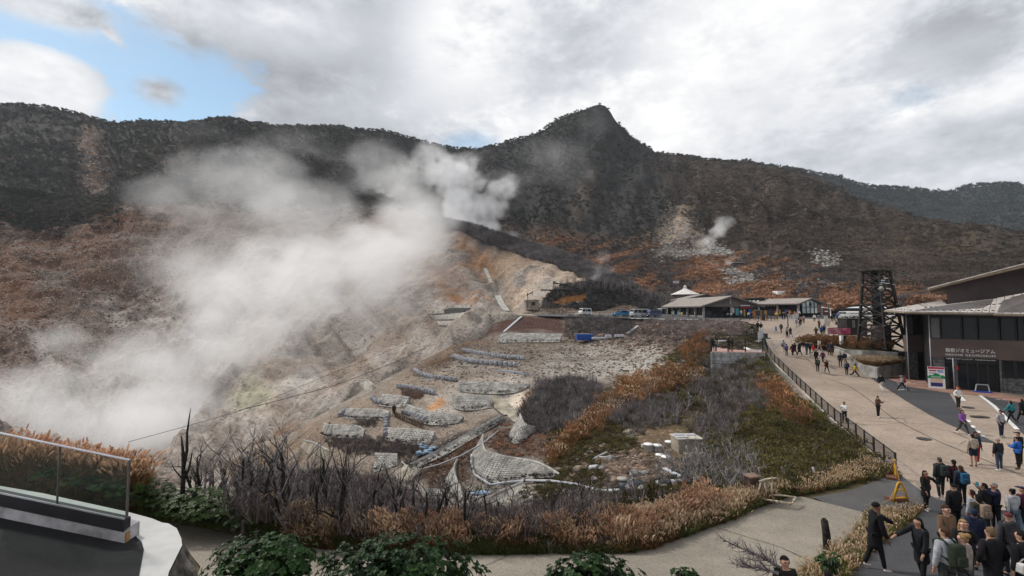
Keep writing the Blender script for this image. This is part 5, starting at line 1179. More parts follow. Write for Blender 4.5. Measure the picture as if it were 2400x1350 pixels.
d0,d1,d2,d3 = at1(1665,826,62.5),at1(1793,827,61.5),at1(1782,813,71),at1(1672,813,72); deck = empty('viewing_deck',d0,'grey stone viewing deck with pink floor beside the road','deck')
for p in (d0,d1,d2,d3): p.z = DZ
MB().prism([(p.x,p.y) for p in (d0,d1,d2,d3)],DZ - 4.5,DZ - .03).build('wall',m_core,deck); MB().prism([(p.x,p.y) for p in (d0,d1,d2,d3)],DZ - .02,DZ + .02).build('floor',mat('pink_paving',(.40,.25,.22),.85,.15,2),deck)
m_ash = mat('ashlar',(.32,.325,.315),.92,.25,1.6,bump=.02)
fd = (d1 - d0); FLn = fd.length; fd = fd.normalized(); fn = Vector((fd.y,-fd.x,0))
random.seed(3); z = DZ
while z > DZ - 3.9:
 hh = random.choice([.36,.5,.5,.62]); x = 0
 while x < FLn:
  ww = min(random.uniform(.7,1.7),FLn - x)
  if FLn - x - ww < .35: ww = FLn - x
  MB().box(d0 + fd * (x + ww / 2) + fn * .02 + Vector((0,0,z - DZ - hh / 2)),(ww - .05,.22 + random.uniform(0,.05),hh - .05),math.atan2(fd.y,fd.x)).build('stone',m_ash,deck,.02); x += ww
 z -= hh
part('coping',m_letter,deck,lambda mb: [mb.bar(d3 + Vector((.6,-.4,.85)),d2 + Vector((0,-.4,.85)),.3,.14),mb.bar(d1 + Vector((-1.6,.3,.35)),d1 + Vector((-.3,.3,.15)),.2,.2),mb.bar(d1 + Vector((-1.7,.3,.35)),d1 + Vector((-1.5,2.2,.45)),.2,.2)])
part('back_wall',m_conc,deck,lambda mb: mb.bar(d3 + Vector((.6,-.3,.4)),d2 + Vector((0,-.3,.4)),.25,.8))
rr = railing('deck_railing','black three-bar railing along the front of the stone viewing deck',[d0 + Vector((.15,.15,0)),d0.lerp(d1,.33) + Vector((0,.15,0)),d1 + Vector((-.2,.15,0))],1.75,2.35,[1.7,1.25,.75],.11)
railing('deck_railing','black railing along the rear of the stone viewing deck',[d3 + Vector((.4,.1,.2)),d2 + Vector((-.2,.1,.2))],1.5,2.2,[1.45,1.05,.65],.09)
for i,(a,b,lab) in enumerate([(1770,1783,'dark notice board with wooden posts, left of the pair by the shops'),(1797,1816,'dark notice board with wooden posts, right and wider of the pair by the shops')]):
 p0,p1 = gp(a,751),gp(b,751); r = empty('notice_board',p0,lab,'sign');
 part('board',mat('board_dark',(.03,.03,.034),.6),r,lambda mb: mb.bar(p0 + Vector((0,0,1.55)),p1 + Vector((0,0,1.55)),.08,1.05))
 for q in (p0,p1): part('post',mat('board_post',(.25,.13,.06),.8),r,lambda mb: mb.bar(q,q + Vector((0,0,2.1)),.14))
p = gp(1789,751); r = empty('information_pillar',p,'narrow dark information pillar between the two notice boards','sign'); part('panel',mat('board_dark',(.03,.03,.034)),r,lambda mb: mb.box(p + Vector((0,0,1.05)),(.5,.15,2.1)))
part('post',mat('board_post',(.25,.13,.06)),r,lambda mb: [mb.bar(p + Vector((s,0,0)),p + Vector((s,0,2.15)),.1) for s in (-.32,.32)])
# view point platform on the left
def zp(x,y): return -4.86 + np.maximum(0,-8.0 - x) * .20
def pp(px,py,dz=0.0):
 r = rays(px,py); ds = np.arange(6,16,.01); P = r[None] * ds[:,None]; b = P[:,2] < zp(P[:,0],P[:,1]) + dz; i = int(np.argmax(b)); p = P[i]; return Vector((p[0],p[1],float(zp(p[0],p[1])) + dz))
m_apron = mat('white_apron',(.44,.435,.425),.85,.06,1.3,bump=.006); m_tar = paving_mat('black_tar',(.014,.014,.015),(.009,.009,.010),(1.5,1.5,1.5),20)
apr = [(-160,1118),(0,1139),(100,1156),(200,1178),(300,1200),(355,1215),(395,1227),(414,1238),(425,1262),(427,1278),(416,1300),(396,1340),(372,1440),(-200,1440)]
sheet('concrete_apron',None,0.0,m_apron,.5,world=[pp(*q) for q in apr],zf=lambda x,y: float(zp(x,y)))
tar = [(-160,1190),(0,1212),(292,1276),(318,1258),(332,1272),(337,1290),(326,1350),(305,1440),(-200,1440)]
sheet('tarmac',None,.018,m_tar,.5,world=[pp(*q) for q in tar],zf=lambda x,y: float(zp(x,y)))
fl = [pp(*q) for q in apr[4:-1]]; mb = MB(); V = []; nR = 9; fine = []
for a,b in zip(fl[:-1],fl[1:]):
 for k in range(8): fine.append(a.lerp(b,k / 8))
fine.append(fl[-1])
for i,p in enumerate(fine):
 d = fine[min(i + 1,len(fine) - 1)] - fine[max(i - 1,0)]; d.z = 0; d.normalize(); n = Vector((-d.y,d.x,0))
 if n.dot(Vector((p.x + 11,p.y - 6,0))) < 0: n = -n
 for k in range(nR):
  t = k / (nR - 1); gz = float(zg(p.x,p.y)) - .1; q = p + n * (.02 + .50 * t ** .8); q.z = p.z - .012 + (gz - p.z) * t; V.append(q)
V = np.array(V); dv = np.stack([fbm(V,.5,4,s) for s in (1,2,3)],-1) * .42; kk = np.tile(np.linspace(0,1,nR),len(fine)); V += dv * np.sin(kk * 3.14 * .9 + .05)[:,None]
mb.add([Vector(v) for v in V],[(i * nR + k,i * nR + k + 1,(i + 1) * nR + k + 1,(i + 1) * nR + k) for i in range(len(fine) - 1) for k in range(nR - 1)])
o = mb.build('rock_flank',mat('dark_rock',(.135,.122,.108),.95,.4,2.5,bump=.05)); tag(o,None,None,None,'structure'); bm = bmesh.new(); bm.from_mesh(o.data); bmesh.ops.recalc_face_normals(bm,faces=bm.faces); bm.to_mesh(o.data); bm.free()
g0,g1 = pp(-160,1183),pp(290,1275); gd = (g1 - g0).normalized(); gh = Vector((gd.x,gd.y,0)).normalized(); gn = Vector((gh.y,-gh.x,0)); U = Vector((0,0,1))
bal = empty('glass_balustrade',g1,'frameless glass balustrade with a slim metal top rail on a concrete plinth','balustrade')
g1.z = float(at1(290,1276,g1.y).z); g0.z = g1.z + (g1.x - g0.x) * .205; m_steel = mat('rail_steel',(.40,.39,.42),.35,.08,3,metal=.6); m_postm = mat('post_dark',(.11,.10,.095),.45,.1,3,metal=.3)
m_stain = mat('stained_concrete',(.34,.33,.34),.9,.35,1.6,col2=(.17,.165,.17)); m_band = mat('black_channel',(.017,.016,.018),.6,.1,2); m_pane = glass_mat('clear_pane',(.10,.14,.13),.02,.07)
L = (g1 - g0).length; hz = lambda t,z,o=0.0: g0.lerp(g1,t) + U * z + gn * o
def run(name,z0,z1,o0,o1,m,t0=0.0,t1=1.0,par=bal):
 mb = MB(); P = [hz(t,z,o) for t in (t0,t1) for (z,o) in ((z0,o0),(z1,o0),(z1,o1),(z0,o1))]; mb.add(P,[(0,1,2,3),(7,6,5,4),(0,4,5,1),(1,5,6,2),(2,6,7,3),(3,7,4,0)])
 o = mb.build(name,m,par); bm = bmesh.new(); bm.from_mesh(o.data); bmesh.ops.recalc_face_normals(bm,faces=bm.faces); bm.to_mesh(o.data); bm.free(); return o
hpx = g1.y / F
ztop = (1276 - 1090) * hpx; zg0 = (1276 - 1221) * hpx; zb1 = (1276 - 1246) * hpx
run('plinth',-.1,zb1 + .02,.0,-.42,m_stain,0,1.0); run('base_channel',zb1 - .02,zg0,.02,-.16,m_band); run('channel_lip',zg0,zg0 + .03,.022,-.0,m_steel)
run('glass_panel',zg0 + .01,ztop - .02,-.06,-.078,m_pane,0,.628); run('glass_panel',zg0 + .01,ztop - .02,-.06,-.078,m_pane,.632,.985)
run('joint_strip',zg0,ztop,-.05,-.09,m_postm,.628,.632); run('end_post',zg0 - .0,ztop,-.04,-.09,m_postm,.993,1.0); run('top_rail',ztop - .006,ztop + .012,-.03,-.09,m_steel)
part('rust_stain',mat('rust',(.28,.15,.06),.9,.2,4),bal,lambda mb: mb.box(g1 + gh * .012 + U * (zb1 * .42) - gn * .08,(.02,.10,zb1 * .8),math.atan2(gh.y,gh.x)))
# small things on the bank and the path
m_yel = mat('barrier_yellow',(.62,.33,.015),.5,.12,4); m_rust = mat('rusty_pipe',(.16,.07,.045),.7,.2,5)
def barrier(px,py,h,label,rz):
 p = gp(px,py); r = empty('barrier',p,label,'barrier'); R = Matrix.Rotation(rz,3,'Z'); w = h * .43
 def q(x,y,z): return p + R @ Vector((x,y,z))
 for s in (-1,1): part('side_leg',m_yel,r,lambda mb: mb.tube([q(s * w,0,.0),q(s * w * .55,0,h * .62),q(s * w * .3,0,h * .92),q(0,0,h)],.04,6))
 for t in (.22,.62): part('rung',m_yel,r,lambda mb: mb.bar(q(-w * (1 - t * .62),0,h * t),q(w * (1 - t * .62),0,h * t),.05,.05))
 part('weight',m_rust,r,lambda mb: mb.box(q(0,.2,.07),(w * 2.2,.4,.14),rz)); part('prop',m_rust,r,lambda mb: mb.tube([q(0,.35,.05),q(0,0,h * .95)],.035,5)); return q(0,0,h * .98)
a = barrier(2111,1178,.86,'yellow A-shaped barrier, the nearer one on the worn asphalt',.1); b = barrier(2099,1122,.95,'yellow A-shaped barrier, the farther one at the end of the railing',1.0)
tag(MB().tube([a + Vector((0,0,.03)),b + Vector((0,0,-.02))],.035,6).build('barrier_bar',m_rust),'rusty pipe laid between the two yellow barriers','pipe')
q = gp(2111,1178); q2 = gp(2062,1184); tag(MB().tube([q + Vector((-.3,0,.45)),q.lerp(q2,.5) + Vector((0,0,.18)),q2 + Vector((0,0,.03))],.012,5).build('rope',mat('rope',(.35,.28,.14))),'thin pale rope trailing from the nearer yellow barrier','rope')
def snag(name,label,px,py,h,r0,m,lean=.05,cat='post',d=None):
 p = (hit(px,py,('mid','bank','back','valley')) or gp(px,py)) if d is None else d; o = MB().tube([p - Vector((0,0,.2)),p + Vector((lean * .4,0,h * .5)),p + Vector((lean,.02,h * .92)),p + Vector((lean * 1.2,.02,h))],[r0 * 1.1,r0,r0 * .9,r0 * .35],8).build(name,m); return tag(o,label,cat)
m_char = mat('charred_wood',(.028,.024,.022),.95,.4,8,bump=.02); m_dead = mat('dead_wood',(.19,.165,.165),.95,.35,8,bump=.015)
snag('stump','charred black stump standing on the verge beside the path',0,0,1.0,.12,m_char,-.06,'stump',gp(1940,1290))
snag('wooden_post','leaning grey wooden post on the bank right of the timber box',1845,1142,.95,.07,m_dead,-.2)
snag('marker_post','short white topped marker post in the grass below the railing',1909,1118,.5,.07,m_pvc,-.05)
q = at1(1776,1163,21.6); q.z = float(zg(q.x,q.y)) + .22; ts = empty('timber_box',q,'dark brown wooden box sign with a pale pole frame in front, at the path edge','sign')
part('body',mat('box_brown',(.075,.045,.035),.8,.2,5),ts,lambda mb: mb.box(q + Vector((-.12,.25,.42)),(.5,.35,.8),.3),.02); part('lid',mat('box_lid',(.20,.13,.10),.8,.2,5),ts,lambda mb: mb.box(q + Vector((-.12,.22,.86)),(.6,.5,.06),.3))
m_polep = mat('pale_pole',(.42,.36,.26),.85,.2,8)
fr = empty('pole_frame',q + Vector((.2,-.3,0)),'low frame of pale knotted poles lying and leaning at the path edge','frame'); base = q + Vector((.1,-.35,0))
for a,b in [((-.35,0,0),(-.05,.1,.8)),((.15,.1,0),(.1,.1,.8)),((.4,.1,0),(.4,.1,.8)),((-.15,.1,.78),(.6,.1,.92)),((-.4,0,.1),(.9,-.5,.06)),((.45,.1,.2),(1.4,.05,.12)),((.9,-.5,.06),(1.4,.05,.12))]:
 part('pole',m_polep,fr,lambda mb: mb.tube([base + Vector(a),(base + Vector(a)).lerp(base + Vector(b),.5) + Vector((0,0,.02)),base + Vector(b)],.035,6))
for k in range(14):
 u = random.random(); c = [base + Vector((-.15,.1,.78)).lerp(Vector((.6,.1,.92)),u),base + Vector((-.4,0,.1)).lerp(Vector((.9,-.5,.06)),u),base + Vector((.9,-.5,.06)).lerp(Vector((1.4,.05,.12)),u)][k % 3]; part('knot',m_polep,fr,lambda mb: mb.lathe(c,[(.02,-.06),(.06,-.03),(.06,.03),(.02,.06)],6))
q = gp(1246,737); q = at1(1246,722,142); hut2 = empty('small_hut',q,'small weathered hut with one dark window at the plateau end','hut'); m_hutw = mat('hut_wall',(.30,.25,.19),.9,.25,1.5)
part('wall',m_hutw,hut2,lambda mb: mb.box(q + Vector((0,1,1.05)),(3.7,2.4,2.3),.25)); part('roof',m_conc,hut2,lambda mb: mb.box(q + Vector((0,1,2.3)),(4.3,3.0,.2),.25)); part('window',m_frame,hut2,lambda mb: mb.box(q + Vector((.55,-.15,1.3)),(.95,.2,.95),.25)); part('door',m_dead,hut2,lambda mb: mb.box(q + Vector((-1.25,-.55,.9)),(.7,.2,1.7),.25))
g = at1(1300,690,142); ga = empty('timber_gantry',g,'blackened timber gantry with a long boom at the end of the dark scrub hill','gantry')
part('mast',m_char,ga,lambda mb: [mb.bar(g + Vector((-.7,0,-1.2)),g + Vector((-.3,0,3.9)),.22),mb.bar(g + Vector((.4,0,-1.2)),g + Vector((.0,0,3.9)),.22),mb.bar(g + Vector((-.6,0,.8)),g + Vector((.3,0,2.2)),.14)])
part('boom',m_char,ga,lambda mb: [mb.bar(g + Vector((-4,.2,1.3)),g + Vector((8,.4,1.1)),.38),mb.bar(g + Vector((-.2,.2,3.6)),g + Vector((7,.4,1.6)),.2),mb.bar(g + Vector((-.2,.2,3.2)),g + Vector((4,.4,3.0)),.2)])
g2 = at1(1241,688,146); dv_ = empty('timber_crosspiece',g2,'small black broken timber crosspiece standing above the hut','timber'); part('spar',m_char,dv_,lambda mb: [mb.bar(g2 + Vector((-.9,0,-.5)),g2 + Vector((.9,0,.4)),.28),mb.bar(g2 + Vector((-.6,0,.2)),g2 + Vector((-.5,0,-2.2)),.2),mb.bar(g2 + Vector((.9,0,.7)),g2 + Vector((.8,0,-.4)),.2)])
def slope_box(name,label,px,py,w,h,dpt,m,cat,lay=('mountain',),roof=None,lift=0):
 p = hit(px,py,lay); k = p.y / F; r = empty(name,p,label,cat); part('body',m,r,lambda mb: mb.box(p + Vector((0,dpt / 2 - .5,h * k / 2 + lift)),(w * k,dpt,h * k)));
 if roof: part('roof',roof,r,lambda mb: mb.box(p + Vector((0,dpt / 2 - .6,h * k + lift + .15)),(w * k * 1.2,dpt * 1.25,.3)))
 return r,p,k
slope_box('slope_hut','small dark hut with a flat roof on the far steaming slope',1732,624,24,8,3,m_brown_dk,'hut',roof=m_conc); slope_box('water_tank','white box shaped tank with a small dark emblem above the smaller shop',1830,693,19,11,3,m_letter,'tank')
slope_box('low_wall','low grey concrete wall on the rusty slope below the slope hut',1722,643,40,6,1,m_conc,'wall'); slope_box('slope_wall','grey concrete wall behind the dead trunks on the scrub hill',1476,672,22,13,1,m_conc,'wall'); slope_box('slope_sign','small pale sign board on the rusty slope above the shops',1584,668,14,6,.3,m_pvc,'sign',lift=.6)
for px,py,w,h,lab in [(1723,672,16,20,'thin brown goal shaped frame on the rusty slope'),(1676,655,8,14,'small thin frame on the slope left of the goal shaped frame')]:
 p = hit(px,py,('mountain',)); k = p.y / F; r = empty('steel_frame',p,lab,'frame'); part('post',m_rust,r,lambda mb: [mb.bar(p + Vector((s * w * k / 2,0,-.3)),p + Vector((s * w * k / 2,0,h * k)),.16) for s in (-1,1)]); part('beam',m_rust,r,lambda mb: mb.bar(p + Vector((-w * k / 2,0,h * k)),p + Vector((w * k / 2,0,h * k)),.18))
def cable(label,pts,rad=.03):
 P = [at1(*p) for p in pts]; F_ = []
 for i in range(25):
  t = i / 24; x = t * (len(P) - 1); k = min(int(x),len(P) - 2); F_.append(P[k].lerp(P[k + 1],x - k) - Vector((0,0,math.sin(t * 3.14) * .6)))
 tag(MB().tube(F_,rad,4).build('cable',m_black),label,'cable')
cable('upper thin black cable strung across the steaming valley',[(300,1036,55),(560,955,68),(760,875,82),(990,790,103)]); cable('lower black hose lying along the valley slope',[(560,962,70),(700,920,80),(800,890,86),(930,842,99),(1010,808,108)],.05)
for px,y0,y1,lab in [(1897,705,742,'tall black lamp post beside the smaller shop'),(1889,705,742,'tall white pole in front of the glazed gable'),(1943,712,760,'black lamp post behind the maroon sign board'),(1990,735,752,'short white pole in front of the parked cars'),(1847,738,768,'black lamp post beside the pale handrail')]:
 p = gp(px,y1) if y1 < 756 else gp(px,y1); h = (y1 - y0) * p.y / F; r = empty('lamp_post',p,lab,'post'); mm = m_pvc if 'white' in lab else m_fence; part('pole',mm,r,lambda mb: mb.tube([p,p + Vector((0,0,h))],[.09,.06],6)); part('lamp',m_pvc,r,lambda mb: mb.box(p + Vector((.15,0,h + .03)),(.45,.18,.1)))
if False: tag(MB().box(p + Vector((.0,0,.3)),(.75,.1,.6),.1).box(p + Vector((0,-.1,.05)),(1.3,.6,.08)).build('floor_sign',mat('board_dark',(.03,.03,.034))),'dark floor sign on a blue green base at the road edge near the deck','sign')
p = gp(1795,793); fs = empty('floor_sign',p,'dark floor sign on a teal base at the road edge above the deck','sign'); part('panel',mat('board_dark',(.03,.03,.034)),fs,lambda mb: mb.box(p + Vector((0,0,.42)),(.62,.08,.66),.1)); part('foot',mat('teal_foot',(.03,.12,.14)),fs,lambda mb: mb.box(p + Vector((0,0,.06)),(1.2,.7,.12),.1))
p = gp(1985,812);
p = at1(1975,806,64); bx2 = empty('control_box',p,'white and black upright control box in the upper planter grass','box'); part('front',m_letter,bx2,lambda mb: mb.box(p + Vector((-.15,0,.5)),(.32,.3,1.15))); part('door',m_frame,bx2,lambda mb: mb.box(p + Vector((.2,.02,.5)),(.34,.32,1.2)))
# people
def rad(a): return math.radians(a)
POSES = dict(
  stand=dict(),wide=dict(hip=(6,-4),spread=.06),relax=dict(sh=((8,10),(-4,12)),el=(18,10)),
  walk=dict(hip=(26,-22),knee=(8,26),sh=((-20,8),(22,8)),el=(15,30)),walk2=dict(hip=(-18,22),knee=(24,5),sh=((16,8),(-16,8)),el=(30,12)),stride=dict(hip=(36,-30),knee=(6,30),sh=((-20,10),(26,10)),el=(20,50),lean=4),
  pocket=dict(sh=((-10,22),(-10,22)),el=(42,42),inn=(.5,.5)),front=dict(sh=((22,12),(22,12)),el=(85,85),inn=(.55,.55)),akimbo=dict(sh=((-5,34),(-5,34)),el=(60,60),inn=(.6,.6)),
  point=dict(sh=((5,6),(20,66)),el=(20,10),hip=(3,-3)),reach=dict(sh=((8,8),(60,4)),el=(15,4),hip=(12,-10),knee=(4,10),lean=6),reachl=dict(sh=((68,4),(8,8)),el=(4,15),hip=(-8,10),knee=(8,4),lean=5),phone=dict(sh=((88,4),(80,6)),el=(40,46),inn=(.3,.3)),
  lookphone=dict(sh=((25,8),(30,8)),el=(100,95),inn=(.5,.4),nod=14),armout=dict(sh=((0,40),(0,40)),el=(50,20),hip=(8,-6)),sit=dict(hip=(82,80),knee=(85,85),sh=((30,10),(30,10)),el=(60,60),inn=(.4,.4)))
def skeleton(p):
 hip = p.get('hip',(2,-2)); kn = p.get('knee',(2,3)); sh = p.get('sh',((2,9),(2,9))); el = p.get('el',(12,12)); inn = p.get('inn',(.1,.1)); ln = rad(p.get('lean',0)); nod = rad(p.get('nod',4)); spr = p.get('spread',.0)
 J = {}; J['pel'] = Vector((0,0,.94)); ax = Vector((0,-math.sin(ln),math.cos(ln)))
 J['wai'] = J['pel'] + ax * .15; J['che'] = J['pel'] + ax * .37; J['nec'] = J['pel'] + ax * .52 + Vector((0,.01,0)); J['jaw'] = J['nec'] + Vector((0,-.03 - .05 * math.sin(nod),.075)); J['hea'] = J['nec'] + Vector((0,-.015 - .1 * math.sin(nod),.152)); J['top'] = J['hea'] + Vector((0,.0,.055))
 for i,s in ((0,-1),(1,1)):
  h = J['pel'] + Vector((s * .095,0,-.04)); a = rad(hip[i]); k = a - rad(kn[i]); J['hip%d' % i] = h
  t = Vector((s * (.03 + spr),-math.sin(a),-math.cos(a))).normalized(); J['kne%d' % i] = h + t * .42
  t2 = Vector((s * .01,-math.sin(k),-math.cos(k))).normalized(); J['ank%d' % i] = J['kne%d' % i] + t2 * .40
  J['toe%d' % i] = J['ank%d' % i] + Vector((s * .03,-.16,-.045 + .08 * max(0,-math.sin(k)) * -1))
  S_ = J['che'] + ax * .095 + Vector((s * .175,0,0)); J['sho%d' % i] = S_; f,b = rad(sh[i][0]),rad(sh[i][1])
  d = Vector((s * math.sin(b),-math.sin(f) * math.cos(b),-math.cos(f) * math.cos(b))); J['elb%d' % i] = S_ + d * .29
  g = f + rad(el[i]); d2 = Vector((s * (math.sin(b) * .6 - inn[i]),-math.sin(g),-math.cos(g))).normalized(); J['wri%d' % i] = J['elb%d' % i] + d2 * .25; J['han%d' % i] = J['wri%d' % i] + d2 * .075; J['hd%d' % i] = d2
 return J
def skin_mesh(name,verts,edges,radii,sub=1):
 me = bpy.data.meshes.new(name); me.from_pydata([tuple(v) for v in verts],edges,[]); o = bpy.data.objects.new(name,me); COL.objects.link(o)
 o.modifiers.new('skin','SKIN'); sk = me.skin_vertices[0].data
 for i,r in enumerate(radii): sk[i].radius = r if isinstance(r,tuple) else (r,r); sk[i].use_root = (i == 0)
 sm = o.modifiers.new('sub','SUBSURF'); sm.levels = sub; sm.render_levels = sub
 dg = bpy.context.evaluated_depsgraph_get(); res = bpy.data.meshes.new_from_object(o.evaluated_get(dg)); res.name = name
 bpy.data.objects.remove(o); bpy.data.meshes.remove(me); res.polygons.foreach_set('use_smooth',[True] * len(res.polygons)); return res
PC = {}
def body_mesh(pose,bare=False):
 k = ('b',pose,bare)
 if k in PC: return PC[k]
 J = skeleton(POSES[pose]); V = []; E = []; R = []; ix = {}
 def v(n,p,r,par=None):
  ix[n] = len(V); V.append(p); R.append(r)
  if par is not None: E.append((ix[par],ix[n]))
 v('pel',J['pel'],.11); v('wai',J['wai'],.10,'pel'); v('che',J['che'],.12,'wai'); v('nec',J['nec'],.055,'che'); v('jaw',J['jaw'],.066,'nec'); v('hea',J['hea'],(.112,.118),'jaw'); v('top',J['top'],.074,'hea')
 for i in '01':
  v('hip' + i,J['hip' + i],.075,'pel'); v('kne' + i,J['kne' + i],.056 if bare else .05,'hip' + i); v('cal' + i,J['kne' + i].lerp(J['ank' + i],.35),.055,'kne' + i); v('ank' + i,J['ank' + i],.036,'cal' + i); v('toe' + i,J['toe' + i],.03,'ank' + i)
  v('sho' + i,J['sho' + i],.05,'che'); v('elb' + i,J['elb' + i],.036,'sho' + i); v('wri' + i,J['wri' + i],.026,'elb' + i); v('han' + i,J['han' + i],(.034,.026),'wri' + i)
  d = J['hd' + i]; s = d.cross(Vector((0,1,0.01))); s = s.normalized() if s.length > .1 else Vector((1,0,0)); c = s.cross(d).normalized()
  for q in range(4):
   b = J['han' + i] + s * ((q - 1.5) * .019) + d * .02; ln = (.062,.072,.068,.052)[q]; m_ = b + d * ln * .6; e = m_ + d * ln * .5 + c * .018
   v('f%d%s' % (q,i),m_,.0095,'han' + i); v('g%d%s' % (q,i),e,.0085,'f%d%s' % (q,i))
  v('t' + i,J['wri' + i] + d * .05 - s * .045 * (1 if i == '0' else -1),.011,'wri' + i)
 PC[k] = skin_mesh('body',V,E,R); return PC[k]
def top_mesh(pose,kind):
 k = ('t',pose,kind)
 if k in PC: return PC[k]
 J = skeleton(POSES[pose]); V = []; E = []; R = []
 def v(p,r,par=None):
  V.append(p); R.append(r)
  if par is not None: E.append((par,len(V) - 1))
  return len(V) - 1
 fat = {'coat': 1.16,'puffy': 1.25,'shirt': 1.0,'jacket': 1.1,'dress': 1.02}[kind]
 c = v(J['che'],.150 * fat); w = v(J['wai'],.135 * fat,c); h = v(J['pel'] + Vector((0,0,-.04)),.140 * fat,w)
 if kind == 'coat': m = v(J['pel'] + Vector((0,.01,-.24)),.175,h); v(J['pel'] + Vector((0,.015,-.42)),.19,m)
 if kind == 'dress': m = v(J['pel'] + Vector((0,.01,-.25)),.18,h); v(J['pel'] + Vector((0,.015,-.55)),.22,m)
 n = v(J['nec'] + Vector((0,.012,-.045)),.085 * fat,c); v(J['nec'] + Vector((0,.012,.045)),.072 * fat,n)
 for i in '01':
  a = v(J['sho' + i],.072 * fat,c); b = v(J['elb' + i],.058 * fat,a)
  if kind == 'shirt' and pose != 'x': v(J['elb' + i].lerp(J['wri' + i],.9),.044,b)
  else: v(J['wri' + i],.047 * fat,b)
 PC[k] = skin_mesh('jacket',V,E,R,2); return PC[k]
def leg_mesh(pose,kind):
 k = ('l',pose,kind)
 if k in PC: return PC[k]
 J = skeleton(POSES[pose]); V = [J['pel'] + Vector((0,0,.03)),]; E = []; R = [.128]; f = {'slim': 1.0,'wide': 1.35,'shorts': 1.2,'skirt': 1.2}[kind]
 for i in '01':
  n = len(V); V += [J['hip' + i],J['kne' + i] if kind != 'shorts' else J['hip' + i].lerp(J['kne' + i],.85)]; R += [.098 * (1 + (f - 1) * .4),.066 * f * (1.25 if kind == 'shorts' else 1)]; E += [(0,n),(n,n + 1)]
  if kind != 'shorts': V.append(J['ank' + i] + Vector((0,0,.01))); R.append(.050 * f); E.append((n + 1,n + 2))
 PC[k] = skin_mesh('trousers',V,E,R,2); return PC[k]
def shoe_mesh(pose,i):
 k = ('s',pose,i)
 if k in PC: return PC[k]
 J = skeleton(POSES[pose]); a = J['ank%d' % i]; t = J['toe%d' % i]
 PC[k] = skin_mesh('shoe',[a + Vector((0,.03,-.02)),a.lerp(t,.5) + Vector((0,0,-.015)),t],[(0,1),(1,2)],[.048,.046,.04]); return PC[k]
def hair_mesh(pose,style):
 k = ('h',pose,style)
 if k in PC: return PC[k]
 J = skeleton(POSES[pose]); c = J['hea']; bm = bmesh.new(); bmesh.ops.create_uvsphere(bm,u_segments=14,v_segments=10,radius=1.0)
 cap = style in ('cap','beanie','hood')
 low = {'short': -.25,'bob': -1.1,'long': -1.1,'bun': -.2,'cap': .12,'beanie': -.05,'hood': -1.2,'pony': -.2,'bald': 2}[style]
 if style in ('short','bun','pony'): low = -.72
 dele = [v for v in bm.verts if (v.co.z < low) or (low > -1 and v.co.y < .25 and v.co.z < -.12) or (v.co.y < -.35 and v.co.z < (.42 if not cap else .12))]
 bmesh.ops.delete(bm,geom=dele,context='VERTS')
 for v in bm.verts:
  x,y,z = v.co; v.co = c + Vector((x * .088,y * .100 + .012,(z * .100 if z > 0 else z * .135) + .012))
 def ball(p,sx,sy,sz):
  r = bmesh.ops.create_uvsphere(bm,u_segments=10,v_segments=8,radius=1.0)
  for v in r['verts']: v.co = p + Vector((v.co.x * sx,v.co.y * sy,v.co.z * sz))
 if style == 'long': ball(c + Vector((0,.065,-.15)),.10,.055,.20)
 if style == 'bob': ball(c + Vector((0,.05,-.07)),.105,.07,.12)
 if style == 'bun': ball(c + Vector((0,.10,.09)),.055,.055,.05)
 if style == 'pony': ball(c + Vector((0,.12,-.06)),.035,.04,.13)
 if style == 'cap':
  r = bmesh.ops.create_cube(bm,size=1.0)
  for v in r['verts']: v.co = c + Vector((v.co.x * .15,v.co.y * .12 - .13,v.co.z * .015 + .045))
 bmesh.ops.solidify(bm,geom=bm.faces[:],thickness=-.006) if style in ('short','cap','beanie','bun','pony') else None
 me = bpy.data.meshes.new('hair'); bm.to_mesh(me); bm.free(); me.polygons.foreach_set('use_smooth',[True] * len(me.polygons)); PC[k] = me; return me
def round_box(name,c,s,bev=.05):
 mb = MB().box((0,0,0),s); me = mb.mesh(name,[]); bm = bmesh.new(); bm.from_mesh(me); bmesh.ops.bevel(bm,geom=bm.edges[:],offset=min(bev,min(s) * .45),segments=2,affect='EDGES',profile=.6); bmesh.ops.translate(bm,verts=bm.verts,vec=c); bm.to_mesh(me); bm.free(); me.polygons.foreach_set('use_smooth',[True] * len(me.polygons)); return me
CLO = {}
def cloth(c):
 k = tuple(round(x,3) for x in c)
 if k not in CLO: CLO[k] = mat('cloth_%d' % len(CLO),k,.9,.14,9,spec=.15)
 return CLO[k]
SKIN = [mat('skin_%d' % i,c,.6,.06,20) for i,c in enumerate([(.42,.24,.17),(.34,.185,.125),(.20,.10,.065),(.48,.28,.21)])]
BLK = (.012,.012,.014); NAVY = (.018,.024,.05); DGR = (.05,.052,.055); WHT = (.62,.61,.60); LGR = (.33,.34,.36); OLV = (.042,.045,.032); BRN = (.115,.068,.042); BEI = (.36,.28,.215); RED = (.42,.025,.025); PUR = (.20,.085,.30); YEL = (.55,.36,.02); BLU = (.03,.12,.36); TEAL = (.03,.20,.24); JEAN = (.055,.085,.14); KHA = (.17,.12,.075); MAR = (.06,.018,.03)
HBLK = (.010,.009,.009); HBRN = (.055,.03,.018); HBLO = (.25,.155,.07); HGRY = (.26,.26,.26)
def attach(name,me,root,m):
 o = bpy.data.objects.new(name,me); COL.objects.link(o); o.parent = root
 if len(me.materials) == 0: me.materials.append(None)
 o.material_slots[0].link = 'OBJECT'; o.material_slots[0].material = m; return o
NP = [0]
